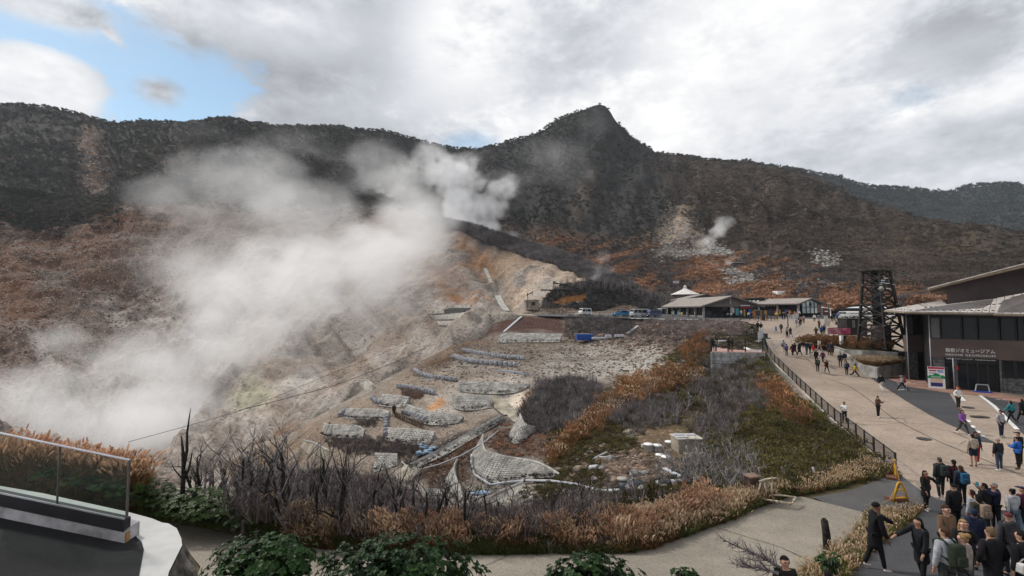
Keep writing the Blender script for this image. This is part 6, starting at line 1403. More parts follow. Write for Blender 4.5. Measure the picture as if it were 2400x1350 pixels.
def person(px,py,label,pose='stand',face=0,top=BLK,legs=BLK,kind='jacket',lk='slim',hair=HBLK,hs='short',skin=0,h=1.70,shoes=BLK,pack=None,bag=None,at_=None,group=None,facef=False,pattern=None,tilt=0):
 p = gp(px,py) if at_ is None else at_
 J = skeleton(POSES[pose]); lowz = min(J['ank0'].z,J['ank1'].z) - .085; sc = h / 1.70
 r = empty('person',p,label,'person',group,rad(face) + math.atan2(-p.x,p.y) * .0); r.scale = (sc,sc,sc)
 off = Vector((0,0,-lowz))
 def A(n,me,m): o = attach(n,me,r,m); o.location = off; return o
 A('body',body_mesh(pose,lk == 'shorts'),SKIN[skin]); A('jacket' if kind != 'shirt' else 'shirt',top_mesh(pose,kind),cloth(top))
 if kind != 'dress': A('trousers' if lk != 'shorts' else 'shorts',leg_mesh(pose,lk),cloth(legs))
 A('shoe',shoe_mesh(pose,0),cloth(shoes)); A('shoe',shoe_mesh(pose,1),cloth(shoes))
 if hs != 'bald': A({'cap': 'cap','beanie': 'beanie','hood': 'hood'}.get(hs,'hair'),hair_mesh(pose,hs),cloth(hair))
 cz = J['che']
 if pack:
  k = ('pack',)
  if k not in PC: PC[k] = round_box('backpack',Vector((0,0,0)),(.30,.17,.46),.06); PC[('pk2',)] = round_box('pocket',Vector((0,.1,-.08)),(.22,.08,.2),.03)
  o = A('backpack',PC[k],cloth(pack)); o.location = off + cz + Vector((0,.235,-.08)); q = attach('pocket',PC[('pk2',)],o,cloth(tuple(c * .7 + .01 for c in pack)))
  for s in (-1,1):
   mb = MB().tube([cz + Vector((s * .11,.17,.10)),cz + Vector((s * .115,.02,.185)),cz + Vector((s * .12,-.165,.08)),cz + Vector((s * .13,-.13,-.12)),cz + Vector((s * .13,.15,-.2))],.022,5); st_ = attach('strap',mb.mesh('strap',[]),r,cloth(pack)); st_.location = off
 if bag:
  o = A('shoulder_bag',PC.setdefault(('bag',),round_box('shoulder_bag',Vector((0,0,0)),(.12,.26,.22),.04)),cloth(bag)); o.location = off + J['pel'] + Vector((.21,.06,.05))
  mb = MB().tube([J['pel'] + Vector((.2,.05,.15)),cz + Vector((.02,-.175,.0)),cz + Vector((-.13,-.02,.185)),cz + Vector((.02,.17,0)),J['pel'] + Vector((.2,.07,.15))],.016,5); st_ = attach('strap',mb.mesh('strap',[]),r,cloth(bag)); st_.location = off
 if facef:
  c = J['hea']; dk = cloth((.03,.02,.018)); lip = cloth((.30,.11,.09))
  for s in (-1,1):
   A('eye',MB().box(c + Vector((s * .033,-.092,.008)),(.026,.012,.012)).mesh('eye',[]),dk); A('eyebrow',MB().box(c + Vector((s * .034,-.093,.028)),(.036,.012,.008)).mesh('eyebrow',[]),cloth(hair)); A('ear',MB().lathe(c + Vector((s * .088,.005,-.01)),[(.01,-.03),(.018,0),(.01,.03)],6,sy=1.4).mesh('ear',[]),SKIN[skin])
  A('nose',MB().add([c + Vector(v) for v in [(0,-.092,.012),(-.016,-.09,-.03),(.016,-.09,-.03),(0,-.122,-.026)]],[(0,3,1),(0,2,3),(1,3,2),(0,1,2)]).mesh('nose',[]),SKIN[skin]); A('mouth',MB().box(c + Vector((0,-.088,-.058)),(.045,.012,.010)).mesh('mouth',[]),lip)
 NP[0] += 1; return r,J,off,sc,p
def world_pt(t,v):
 r,J,off,sc,p = t; return Matrix.Translation(p) @ Matrix.Rotation(r.rotation_euler.z,4,'Z') @ ((v + off) * sc)
PR = person
A_ = PR(2054,1336,'man in long black coat and black beanie holding out his hand','reach',78,BLK,BLK,'coat',hair=(.008,.008,.009),hs='beanie',skin=2,h=1.86,shoes=WHT)
B_ = PR(2163,1372,'woman in a black coat taking the hand of the man with a beanie','reachl',-82,(.014,.015,.018),BLK,'coat',hair=HBLK,hs='bob',skin=1,h=1.68)
PR(2224,1345,'man with short hair in an open light brown jacket facing the view point','relax',8,(.16,.098,.058),BLK,'jacket',hair=HBRN,hs='short',skin=3,h=1.82,facef=True)
PR(2266,1385,'woman with long blond hair in a black coat facing the view point','front',-20,BLK,BLK,'coat',hair=HBLO,hs='long',skin=3,h=1.70,facef=True)
PR(2224,1432,'man in pale grey hoodie with a dark green rucksack with orange stripes','stand',188,(.36,.37,.40),DGR,'jacket',hair=HBRN,skin=0,h=1.80,pack=(.025,.034,.022))
PR(2266,1436,'blond woman in a beige grey hoodie right beside the green rucksack','front',205,(.24,.20,.18),DGR,'jacket',hair=HBLO,hs='bun',skin=3,h=1.68)
PR(2332,1425,'brown haired person in a black coat near the bottom edge, back turned','pocket',176,BLK,BLK,'coat',hair=(.13,.085,.05),skin=0,h=1.75)
PR(2404,1436,'person in black cut off by the lower right frame edge with a pale bag','relax',190,BLK,BLK,'coat',hair=HBLK,skin=0,h=1.75,bag=WHT)
PR(2172,1197,'woman in a knee length black coat with a red bag pointing with one arm','point',18,(.016,.017,.016),BLK,'coat',hair=(.022,.014,.012),hs='bob',skin=1,h=1.62,shoes=WHT,bag=(.3,.035,.02),facef=True)
PR(2206,1168,'man with a grey and black hiking rucksack standing with legs apart','wide',182,(.035,.04,.045),(.02,.024,.028),'jacket',hair=(.06,.05,.045),skin=3,h=1.78,pack=(.03,.034,.035),shoes=(.3,.32,.35))
PR(2240,1172,'dark haired woman in a plum jacket half hidden by the blue rucksack','stand',150,MAR,BLK,'jacket',hair=HBLK,hs='pony',skin=1,h=1.72)
PR(2256,1186,'brown haired woman carrying a bright blue rucksack','stand',172,(.02,.03,.045),BLK,'jacket',hair=HBRN,hs='long',skin=0,h=1.68,pack=(.02,.085,.16))
PR(2241,1254,'person in black jacket and black cap seen from behind','relax',178,BLK,BLK,'puffy',hair=(.01,.01,.011),hs='beanie',skin=0,h=1.76)
PR(2284,1262,'woman with long dark hair in a pale grey patterned jacket','stand',200,(.36,.38,.42),JEAN,'jacket',hair=(.03,.016,.013),hs='long',skin=1,h=1.64)
PR(2298,1280,'woman in dark olive jacket with a small beige backpack over a teal hem','stand',185,OLV,BLK,'coat',hair=HBLK,hs='bob',skin=1,h=1.66,pack=(.22,.16,.125),shoes=(.3,.4,.45))
C_ = PR(2336,1246,'grey haired man in navy lifting a phone with both hands','phone',-100,(.016,.02,.045),BLK,'jacket',hair=HGRY,hs='short',skin=1,h=1.72,facef=True)
PR(2378,1253,'woman in pale grey hoodie and wide blue jeans with her hair in a bun','walk2',168,(.36,.37,.385),(.075,.11,.145),'jacket','wide',hair=HBLK,hs='bun',skin=1,h=1.62,shoes=WHT)
PR(2403,1252,'person in maroon jacket at the right frame edge next to the grey hoodie','stand',180,MAR,BLK,'jacket',hair=(.02,.02,.05),hs='cap',skin=1,h=1.64)
PR(2313,1246,'person in a black padded jacket standing between the olive jacket and the raised phone','stand',190,BLK,BLK,'puffy',hair=HBLK,hs='short',skin=1,h=1.70)
PR(2372,1352,'woman in dark grey coat and knitted hat in the crowd near the right edge','relax',165,(.04,.04,.045),BLK,'coat',hair=(.10,.03,.03),hs='beanie',skin=0,h=1.66)
PR(2290,1330,'person in a dark navy parka with the hood up in the middle of the crowd','walk',150,NAVY,BLK,'coat',hair=NAVY,hs='hood',skin=1,h=1.68)
PR(2283,1094,'man in beige hoodie and dark blue shorts with bare legs','relax',165,(.40,.335,.28),(.02,.024,.04),'jacket','shorts',hair=HBLK,skin=1,h=1.74,shoes=(.12,.02,.02))
PR(2291,1088,'man in dark blue jacket and red trousers facing the beige hoodie','stand',10,(.02,.03,.06),(.30,.03,.03),'jacket',hair=HBLK,skin=2,h=1.78,shoes=WHT)
PR(2343,1104,'man in black padded vest, blue jeans and beige cap seen from behind','stand',178,(.02,.022,.024),(.04,.055,.085),'jacket',hair=(.33,.28,.23),hs='beanie',skin=0,h=1.70,shoes=WHT)
PR(2388,1101,'man in a bright blue and black jacket holding a blue bag','front',200,(.02,.11,.42),BLK,'jacket',hair=HBLK,skin=1,h=1.70,bag=(.03,.1,.36))
PR(2391,1090,'person in black with a dark hat behind the bright blue jacket','stand',185,BLK,BLK,'jacket',hair=BLK,hs='cap',skin=1,h=1.76)
PR(2258,1019,'woman in a vivid purple hooded jacket walking towards the view point','walk2',5,PUR,(.045,.05,.042),'puffy',hair=HBLK,hs='bob',skin=1,h=1.66,shoes=WHT,facef=True)
PR(2348,1025,'man in a pale grey track jacket and navy trousers facing the view point','pocket',8,(.33,.33,.34),NAVY,'jacket',hair=BLK,hs='cap',skin=1,h=1.72,shoes=(.1,.2,.15))
PR(2247,959,'man in a white T-shirt and red cap with his hands on his hips','akimbo',6,(.66,.65,.64),(.03,.034,.026),'shirt',hair=(.40,.06,.03),hs='cap',skin=0,h=1.76,shoes=MAR)
PR(2371,992,'woman with long dark hair in a teal jacket','walk',195,TEAL,BLK,'jacket',hair=HBLK,hs='long',skin=1,h=1.62)
PR(2398,990,'person in a long black coat at the right frame edge beside the teal jacket','walk2',190,BLK,BLK,'coat',hair=HBLK,hs='bob',skin=1,h=1.66)
PR(2059,979,'person in a dark brown jacket looking down at a phone on the open road','lookphone',20,(.085,.048,.033),BLK,'jacket',hair=HBLK,skin=1,h=1.68,shoes=WHT)
PR(1980,992,'woman in a white vest with navy sleeves next to the railing','lookphone',-70,WHT,BLK,'jacket',hair=HBLK,hs='pony',skin=1,h=1.62)
PR(2066,917,'man in a black jacket and white trousers near the asphalt edge','walk',172,BLK,(.55,.52,.49),'jacket','wide',hair=(.02,.04,.08),hs='beanie',skin=0,h=1.70,shoes=WHT,bag=BLK)
PR(2115,917,'stooping hiker in grey with a red backpack and walking sticks','stride',-100,(.27,.28,.30),BLK,'jacket',hair=HGRY,hs='cap',skin=0,h=1.64,pack=(.32,.03,.03))
PR(2004,884,'woman in a yellow jacket striding beside the planter corner','stride',60,YEL,BLK,'jacket','wide',hair=HBLK,skin=1,h=1.64,bag=BLK,shoes=WHT)
PR(1970,862,'man in a black suit with a white shirt by the planter wall','relax',-40,BLK,BLK,'jacket',hair=HBLK,skin=1,h=1.70)
PR(1981,860,'bald man in a navy jacket behind the navy backpack','stand',180,NAVY,BEI,'jacket',hs='bald',skin=1,h=1.72)
PR(1985,880,'person in dark clothes with a navy backpack beside the planter wall','wide',180,(.1,.11,.13),BLK,'jacket',hair=HBLK,skin=1,h=1.68,pack=NAVY)
PR(1917,872,'man with an olive backpack and a walking stick on the road','wide',178,OLV,BLK,'jacket',hair=HBRN,skin=0,h=1.72,pack=(.06,.07,.05))
PR(1938,875,'woman with copper hair in a black jacket with red scarf and stick','walk2',176,BLK,BLK,'jacket',hair=(.2,.1,.04),hs='bob',skin=0,h=1.62,bag=RED)
PR(1929,853,'woman in a dark magenta jacket and pale blue hat','walk',180,(.10,.02,.10),BLK,'jacket',hair=(.12,.25,.35),hs='beanie',skin=0,h=1.62)
PR(1907,838,'woman in a bright red jacket walking up the road','walk2',20,RED,(.4,.36,.3),'puffy',hair=HBLK,hs='bob',skin=0,h=1.66)
PR(1913,852,'person in black behind the olive backpack','stand',185,BLK,BLK,'jacket',hair=HBLK,skin=0,h=1.68,pack=BLK)
PR(1891,832,'man in a navy jacket and blue jeans with his arms out','armout',185,NAVY,JEAN,'jacket',hair=HBLK,hs='cap',skin=1,h=1.74)
PR(1899,831,'person in black with a dark backpack next to the blue jeans','walk',180,BLK,BLK,'jacket',hair=HBLK,hs='cap',skin=1,h=1.66,pack=DGR)
PR(1874,835,'person in long black clothes with a small bag, alone on the road','walk2',180,BLK,BLK,'coat',hair=HBLK,hs='bob',skin=1,h=1.64,bag=BLK)
PR(1858,836,'woman in black with a red handbag and white shoes','walk',178,BLK,BLK,'coat',hair=HBLK,hs='long',skin=1,h=1.64,shoes=WHT,bag=RED)
PR(1863,833,'woman in a black hooded coat beside the red handbag','walk2',180,BLK,BLK,'coat',hair=BLK,hs='hood',skin=1,h=1.66)
PR(1844,834,'woman in a violet blue jacket and dark trousers','stand',180,(.09,.10,.25),BLK,'jacket',hair=HBLK,hs='bun',skin=1,h=1.50)
PR(1837,827,'man in grey jacket and beige trousers carrying a dark bag','walk',176,(.28,.30,.34),(.34,.26,.2),'jacket',hair=HBLK,skin=1,h=1.72,bag=NAVY,shoes=WHT)
PR(1921,823,'woman in a white top and pink trousers','walk2',182,WHT,(.38,.2,.2),'shirt','wide',hair=HBRN,hs='bob',skin=0,h=1.62)
PR(1931,818,'woman in a bright blue dress by the banner','stand',175,(.03,.13,.27),BLK,'dress',hair=HBRN,skin=0,h=1.62)
PR(1925,818,'person in an orange jacket hidden behind the blue dress','stand',180,(.5,.22,.02),BLK,'jacket',hair=HBLK,skin=0,h=1.64)
PR(1950,835,'tall person with a navy shoulder bag and brown trousers at the planter end','stand',180,(.05,.04,.05),(.085,.05,.032),'jacket',hair=(.1,.07,.1),hs='cap',skin=1,h=1.80,bag=NAVY)
PR(1944,832,'person in a dark plum coat standing close to the navy shoulder bag','stand',170,(.06,.04,.06),(.06,.04,.03),'coat',hair=HBLK,skin=1,h=1.72)
PR(1913,791,'person in a brown jacket with bent arms near the banner','akimbo',180,(.07,.045,.032),BLK,'jacket',hair=HBLK,skin=1,h=1.66)
PR(1926,789,'man in a bright blue jacket with pale lettering in the stall queue','stand',180,(.02,.12,.30),BLK,'puffy',hair=HBLK,skin=1,h=1.72)
PR(1932,786,'man in navy with a cap behind the bright blue jacket','stand',175,NAVY,BLK,'jacket',hair=NAVY,hs='cap',skin=1,h=1.72)
PR(1920,772,'man in a taupe jacket standing beyond the queue','stand',10,(.17,.12,.1),BLK,'jacket',hair=HBLK,skin=1,h=1.70)
PR(1845,791,'woman in a pale top and wide black trousers in the middle of the road','stand',180,(.36,.33,.31),BLK,'shirt','wide',hair=HBLK,hs='bob',skin=1,h=1.62)
PR(1853,791,'woman in a long dark brown coat beside the wide black trousers','walk2',180,(.03,.022,.02),(.2,.17,.15),'coat',hair=HBLK,hs='long',skin=1,h=1.62)
PR(1819,782,'child in a bright blue snow suit by the kerb','walk',-60,BLU,BLU,'puffy',hair=BLU,hs='hood',skin=1,h=1.25)
PR(1831,781,'man in an olive jacket and white cap walking near the child in blue','walk2',-60,OLV,BLK,'jacket',hair=WHT,hs='cap',skin=1,h=1.70)
PR(1874,765,'woman in black carrying a white round bag on the road','stand',180,BLK,BLK,'coat',hair=HBLK,skin=1,h=1.64,bag=WHT)
PR(1884,758,'woman in a lilac top and brown skirt far up the road','stand',180,(.34,.28,.33),(.15,.1,.05),'shirt','wide',hair=HBRN,hs='bob',skin=1,h=1.62)
PR(1867,767,'slim person in pale lilac clothes beside the white round bag','stand',180,(.33,.30,.33),(.3,.27,.3),'shirt',hair=HBLK,skin=1,h=1.58)
PR(1878,762,'person in a dusty pink jacket between two women far up the road','stand',180,(.3,.2,.17),BLK,'jacket',hair=HBLK,skin=1,h=1.62)
PR(1909,755,'woman in a white jacket with a black bag crossing the far road','walk',-30,WHT,BLK,'jacket',hair=HBLK,hs='bob',skin=1,h=1.64,bag=BLK)
far = [(1969,757,WHT,BLK,'person in a white jacket standing behind the stall'),(1950,756,NAVY,BLK,'person in navy by the white flag'),(1955,752,BLK,BLK,'person in black next to the yellow flag'),(1963,751,BLU,BLK,'person with a blue backpack near the parked cars'),(1966,748,LGR,NAVY,'person with a pale backpack near the parked cars'),(1944,748,DGR,BLK,'person in dark grey near the maroon sign'),
  (1834,749,BLK,BLK,'person in black right of the notice boards'),(1839,749,OLV,BLK,'person in dark green right of the notice boards'),(1856,747,(.1,.04,.08),BLK,'person in plum by the souvenir stalls'),(1863,745,BEI,BLK,'person in beige by the souvenir stalls'),(1874,744,WHT,BLK,'person in white in front of the glazed gable'),(1880,743,BRN,BLK,'person in brown in front of the glazed gable'),(1755,748,WHT,NAVY,'person in a white coat left of the notice boards'),(1761,748,BLK,BLK,'person in black left of the notice boards'),(1798,749,BLK,BLK,'person in black seen below the right notice board'),(1820,748,(.5,.45,.1),KHA,'person in yellow right beside the notice board post'),(1846,745,BLK,BLK,'person in black at the stalls beside the lamp post')]
for i,(a,b,t_,l_,lab) in enumerate(far): PR(a,b,lab,['stand','walk','relax','walk2'][i % 4],[180,20,90,-60][i % 4],t_,l_,'jacket',hair=HBLK,skin=1,h=1.66)
for i,(a,b,t_,lab) in enumerate([(1736,745,BLU,'person in bright blue sitting by the shop railing'),(1706,745,LGR,'person in grey sitting at the shop front, left of the group'),(1713,745,WHT,'person in white sitting at the shop front in the group'),(1720,745,BLK,'person in black sitting at the shop front, right of the group'),(1968,768,BLK,'person in black sitting by the stall behind the banner'),(1960,767,DGR,'person in dark grey sitting by the stall behind the banner')]): PR(a,b,lab,'sit',[20,200,10,190,150,60][i],t_,BLK,'jacket',hair=HBLK,skin=1,h=1.62)
deckp = lambda px: Vector((float(at1(px,824,63.2).x),63.2,DZ + .02))
for a,t_,l_,lab,k_,fc in [(1671,BLK,BLK,'person in black leaning at the left corner of the viewing deck','jacket',150),(1678,(.3,.25,.24),JEAN,'person in jeans beside the left corner of the viewing deck','shirt',200),(1708,BLK,(.02,.03,.04),'man in black standing at the deck railing','jacket',160),(1716,(.03,.024,.02),SKIN and (.2,.11,.08),'woman in a short dark dress at the deck railing','coat',200)]: PR(a,824,lab,'front',fc,t_,l_,k_,hair=HBLK,hs='bob',skin=1,h=1.66,at_=deckp(a))
up_ = lambda px,py: Vector(at(px,py,74.5))
for a,b,t_,l_,lab in [(1763,785,NAVY,(.3,.32,.35),'person in navy with a pale scarf at the upper viewing spot'),(1776,777,BLK,BLK,'person in black and white at the upper viewing spot'),(1784,779,BLK,BLK,'tall person in black at the upper viewing spot'),(1786,785,WHT,BLK,'child in a white jacket at the upper viewing spot')]: PR(a,b,lab,'stand',170,t_,l_,'jacket',hair=HBLK,skin=1,h=1.3 if 'child' in lab else 1.66)
wp = at1(923,977,62.3); wp.z = (drop(wp.x,wp.y,('mid',)) or wp.z)
PR(923,976,'worker in dark clothes and hat standing on the terrace','relax',30,(.05,.04,.03),(.035,.03,.026),'jacket',hair=(.12,.1,.06),hs='cap',skin=1,h=1.72,at_=wp)
hd = at1(1843,1432,10.9); PR(1843,1432,'young man with thick black hair and blue collar at the bottom edge','stand',-6,(.016,.017,.015),BLK,'jacket',hair=HBLK,hs='short',skin=0,h=1.74,at_=Vector((hd.x,hd.y,float(at1(1843,1306,10.9).z) - 1.74)),facef=True)
PR(1941,1428,'dark haired person just entering the bottom edge right of the young man','stand',170,BLK,BLK,'jacket',hair=HBLK,hs='bob',skin=1,h=1.62,at_=Vector((at1(1941,1345,10.6).x,10.6,float(at1(1941,1339,10.6).z) - 1.62)))
hp = world_pt(C_,C_[1]['han0'].lerp(C_[1]['han1'],.5)) + Vector((0,0,.06)); tag(MB().box(hp,(.03,.085,.17),.2).build('phone',mat('phone_teal',(.03,.16,.2),.4,.05)),'small teal phone held up by the grey haired man','phone')
for t_,lab,side in ((None,None,0),): pass
for px,py,lab in [(1927.5,874,'thin walking stick beside the olive backpack'),(2124,919,'thin walking stick of the stooping hiker'),(1932,876,'thin walking stick of the copper haired woman')]:
 p = gp(px,py); tag(MB().tube([p,p + Vector((.12,.05,.95))],.012,5).build('walking_stick',m_pvc),lab,'walking stick')
# vehicles
m_tyre = mat('tyre',(.02,.02,.02),.9,.1,8); m_rim = mat('rim',(.35,.35,.36),.35,.1,4,metal=.7); m_lamp = mat('head_lamp',(.6,.6,.58),.2,.05); m_tail = mat('tail_lamp',(.35,.02,.02),.3,.05)
def car(label,p,rz,prof,w,L_,col,glass,gname,wheels,wr=.3):
 """prof: side outline (x along the length, z); glass: list of window outlines on the side"""
 R = empty('parked_car',p,label,'car','vehicles parked on the plateau',rz); M_ = mat('paint_' + gname,col,.25,.05,1,spec=.5,coat=.5)
 def put(name,mb,m,par=R,bev=0):
  me = mb.mesh(name,m);
  if bev:
   bm = bmesh.new(); bm.from_mesh(me); bmesh.ops.bevel(bm,geom=[e for e in bm.edges if e.calc_face_angle(0) > .6],offset=bev,segments=2,affect='EDGES'); bm.to_mesh(me); bm.free(); me.polygons.foreach_set('use_smooth',[True] * len(me.polygons))
  return link_mesh(name,me,par)
 n = len(prof); mb = MB(); zb = 1.0
 def inset(z): return w / 2 * (1 - .10 * max(0,z - .85))
 V = [(x,-inset(z),z) for x,z in prof] + [(x,inset(z),z) for x,z in prof]; mb.add(V,[list(range(n)),list(reversed(range(n,2 * n)))] + [(i,n + i,n + (i + 1) % n,(i + 1) % n) for i in range(n)]); o = put('body',mb,M_,R)
 bm = bmesh.new(); bm.from_mesh(o.data); bmesh.ops.recalc_face_normals(bm,faces=bm.faces); bmesh.ops.bevel(bm,geom=[e for e in bm.edges if e.calc_face_angle(0) > .5],offset=.05,segments=2,affect='EDGES'); bm.to_mesh(o.data); bm.free()
 for g in glass:
  for s in (-1,1):
   mb = MB(); mb.add([(x,s * (inset(z) + .006),z) for x,z in g],[list(range(len(g))) if s < 0 else list(reversed(range(len(g))))]); put('side_window',mb,m_glass)
 tops = [q for q in prof if q[1] > 1.05]; fr = sorted(prof,key=lambda q: q[0])
 return R,put,inset
def finish(R,put,inset,wfront,wrear,ws,L_,w,wr,lamps=.75):
 for quad,nm in ((wfront,'windscreen'),(wrear,'rear_window')):
  (x0,z0),(x1,z1) = quad; d = Vector((z1 - z0,0,x0 - x1)).normalized() * .01
  if nm == 'windscreen' and d.x > 0 or nm == 'rear_window' and d.x < 0: d = -d
  mb = MB(); a,b = inset(z0) - .1,inset(z1) - .1; mb.add([(x0 + d.x,-a,z0 + d.z),(x0 + d.x,a,z0 + d.z),(x1 + d.x,b,z1 + d.z),(x1 + d.x,-b,z1 + d.z)],[(0,1,2,3)]); put(nm,mb,m_glass)
 for x in ws:
  for s in (-1,1):
   mb = MB().tube([(x,s * (w / 2 - .18),wr),(x,s * (w / 2 + .01),wr)],wr,16,True,False); o = put('wheel',mb,m_tyre); mb = MB().tube([(x,s * (w / 2 + .005),wr),(x,s * (w / 2 + .02),wr)],wr * .62,12,True,False); k = put('hubcap',mb,m_rim,o)
 for s in (-1,1):
  put('headlight',MB().box((-L_ / 2 + .02,s * (w / 2 - .24),lamps),(.06,.34,.16)),m_lamp); put('tail_light',MB().box((L_ / 2 - .02,s * (w / 2 - .16),lamps + .12),(.06,.16,.3)),m_tail)
 put('bumper',MB().box((-L_ / 2 - .01,0,.38),(.08,w * .92,.2)),m_dark_in); put('number_plate',MB().box((-L_ / 2 - .06,0,.45),(.02,.33,.16)),m_letter)
def hatch(label,px,py,rz,col,gname):
 L_,w = 3.9,1.7; prof = [(-1.95,.3),(-1.95,.72),(-1.85,.86),(-.95,1.0),(-.2,1.47),(.9,1.52),(1.6,1.36),(1.9,1.0),(1.95,.7),(1.93,.3)]
 R,put,ins = car(label,gp(px,py),rz,prof,w,L_,col,[[(-.72,1.0),(-.12,1.38),(.42,1.42),(.42,1.0)],[(.5,1.0),(.5,1.42),(1.05,1.40),(1.5,1.12),(1.48,1.02)]],gname,None)
 finish(R,put,ins,((-.9,1.03),(-.25,1.43)),((1.84,1.08),(1.62,1.33)),(-1.2,1.2),L_,w,.3)
def van(label,px,py,rz,col,gname,L_=4.7,w=1.7,h=1.95,cab=.55):
 a = L_ / 2; prof = [(-a,.35),(-a,.85),(-a + .12,1.0),(-a + cab,h - .12),(-a + cab + .35,h),(a - .2,h),(a,h - .25),(a,.35)]
 z0 = 1.02; z1 = h - .2; R,put,ins = car(label,gp(px,py),rz,prof,w,L_,col,[[(-a + .3,z0),(-a + cab + .08,z1),(-a + 1.35,z1),(-a + 1.35,z0)],[(-a + 1.45,z0),(-a + 1.45,z1),(-.05 + .2,z1),(.15,z0)],[(.25,z0),(.25,z1),(a - .3,z1),(a - .2,z0)]],gname,None)
 finish(R,put,ins,((-a + .16,1.06),(-a + cab - .03,h - .2)),((a,1.1),(a,h - .35)),(-a + .85,a - .85),L_,w,.31,.78)
van('small boxy white van parked on the plateau left of the blue car',1371,739.5,.55,(.62,.62,.62),'white',3.4,1.48,1.9,.4)
hatch('bright blue hatchback parked on the plateau',1455,742,.25,(.015,.15,.36),'cyan'); van('silver people van parked right of the blue hatchback',1499,743,.3,(.36,.37,.38),'silver',4.7,1.72,1.98,.5); van('dark blue van beside the grey shed',1532,743.5,.35,(.015,.03,.12),'navy',3.6,1.6,1.75,.5)
for i,(a,c,lab) in enumerate([(1984,(.5,.5,.5),'white car behind the hut, left of the row'),(2000,(.5,.5,.48),'pale car behind the hut, middle of the row'),(2014,(.35,.36,.37),'silver car behind the hut, right of the row'),(2052,(.55,.55,.55),'white car seen through the lattice tower'),(2094,(.5,.5,.52),'pale car seen between tower and museum')]):
 p = at1(a,747,96); p.z = float(zg(p.x,p.y)); L_,w = 3.6,1.6; van(lab,a,746,1.5,c,'pale_%d' % i,3.6,1.6,1.6,.6)
# vegetation
PROTO = bpy.data.collections.new('prototypes'); SETS = {}
def leaf_mat(name,c1,c2,inst=.35,rough=.75,trans=.25):
 m = bpy.data.materials.new(name); m.use_nodes = True; t = NT(m.node_tree); nt = m.node_tree; b = nt.nodes['Principled BSDF']
 r = t.n('ShaderNodeObjectInfo').outputs['Random']; pos = t.n('ShaderNodeNewGeometry').outputs['Position']; ri = t.n('ShaderNodeNewGeometry').outputs['Random Per Island']
 f = t.m('ADD',t.m('MULTIPLY',r,.45),t.m('MULTIPLY',ri,.55)); c = t.mix(f,c4(c1),c4(c2))
 k = t.m('ADD',1 - inst,t.m('MULTIPLY',t.n('ShaderNodeObjectInfo').outputs['Random'],2 * inst)); k = t.m('MULTIPLY',k,t.ss(t.noise(t.n('ShaderNodeObjectInfo').outputs['Location'],.022,5,.65),.3,.7,.55,1.5)); v = t.n('ShaderNodeVectorMath',operation='SCALE'); t.put(v.inputs[0],c); t.put(v.inputs['Scale'],k)
 t.put(b.inputs['Base Color'],v.outputs[0]); b.inputs['Roughness'].default_value = rough; b.inputs['Specular IOR Level'].default_value = .2
 if trans:
  tl = t.n('ShaderNodeBsdfTranslucent'); t.put(tl.inputs[0],v.outputs[0]); mx = t.n('ShaderNodeMixShader'); mx.inputs[0].default_value = trans
  nt.links.new(b.outputs[0],mx.inputs[1]); nt.links.new(tl.outputs[0],mx.inputs[2]); nt.links.new(mx.outputs[0],nt.nodes['Material Output'].inputs[0])
 return m
class TB:
 """triangle soup for foliage"""
 def __init__(s): s.v = []; s.f = []; s.m = []
 def tri(s,a,b,c,m=0): k = len(s.v); s.v += [a,b,c]; s.f.append((k,k + 1,k + 2)); s.m.append(m)
 def strip(s,pts,wid,side,m=0):
  """flat tapering ribbon, connected"""
  k = len(s.v); n = len(pts)
  for p,w in zip(pts,wid): s.v += [p + side * w,p - side * w]
  for i in range(n - 1):
   a = k + 2 * i; s.f += [(a,a + 1,a + 3),(a,a + 3,a + 2)]; s.m += [m,m]
 def mesh(s,name,mats): return np_mesh(name,[tuple(x) for x in s.v],s.f,mats,False,s.m)
def rv(r):
 while True:
  v = Vector((r.uniform(-1,1),r.uniform(-1,1),r.uniform(-1,1)))
  if .05 < v.length < 1: return v.normalized()
def scrub(seed,n,size,flat,mats,twigs=0):
 r = random.Random(seed); t = TB()
 lobes = [(Vector((r.uniform(-.5,.5),r.uniform(-.5,.5),r.uniform(.25,.6) * flat)),r.uniform(.35,.6)) for _ in range(5)]
 for i in range(n):
  c,R = lobes[i % 5]; d = rv(r); d.z = abs(d.z) * .9 - .15; p = c + d * R * r.uniform(.6,1.0); p.z = max(.02,p.z * flat + .1); a = rv(r); b = a.cross(d).normalized() if a.cross(d).length > .1 else rv(r); q = size * r.uniform(.6,1.3)
  t.tri(p - b * q * .5,p + b * q * .5,p + (d * .4 + rv(r) * .6).normalized() * q,0)
 for i in range(twigs):
  a = r.uniform(0,6.28); p = Vector((math.cos(a) * .3,math.sin(a) * .3,0)); e = p * r.uniform(1.5,2.6) + Vector((0,0,r.uniform(.6,1.25) * flat)); sd = Vector((-math.sin(a),math.cos(a),0)); t.strip([p,p.lerp(e,.5) + Vector((0,0,.1)),e],[.02,.014,.004],sd,1)
 return t.mesh('scrub',mats)
def twig_bush(seed,n,mats,spread=.7,hgt=1.0):
 r = random.Random(seed); t = TB()
 for i in range(n):
  a = r.uniform(0,6.28); s = r.uniform(.1,spread); p = Vector((math.cos(a) * s * .35,math.sin(a) * s * .35,0)); e = Vector((math.cos(a) * s,math.sin(a) * s,hgt * r.uniform(.5,1.05))); m_ = p.lerp(e,.5) + rv(r) * .08; sd = rv(r); sd.z *= .3; w = r.uniform(.016,.034)
  t.strip([p,m_,e],[w,w * .7,w * .25],sd.normalized(),0)
  for k in range(3):
   b = m_.lerp(e,r.uniform(0,.7)); q = b + (rv(r) + Vector((0,0,.6))) * .22; t.strip([b,q],[w * .5,w * .15],rv(r),0)
 return t.mesh('twig_bush',mats)
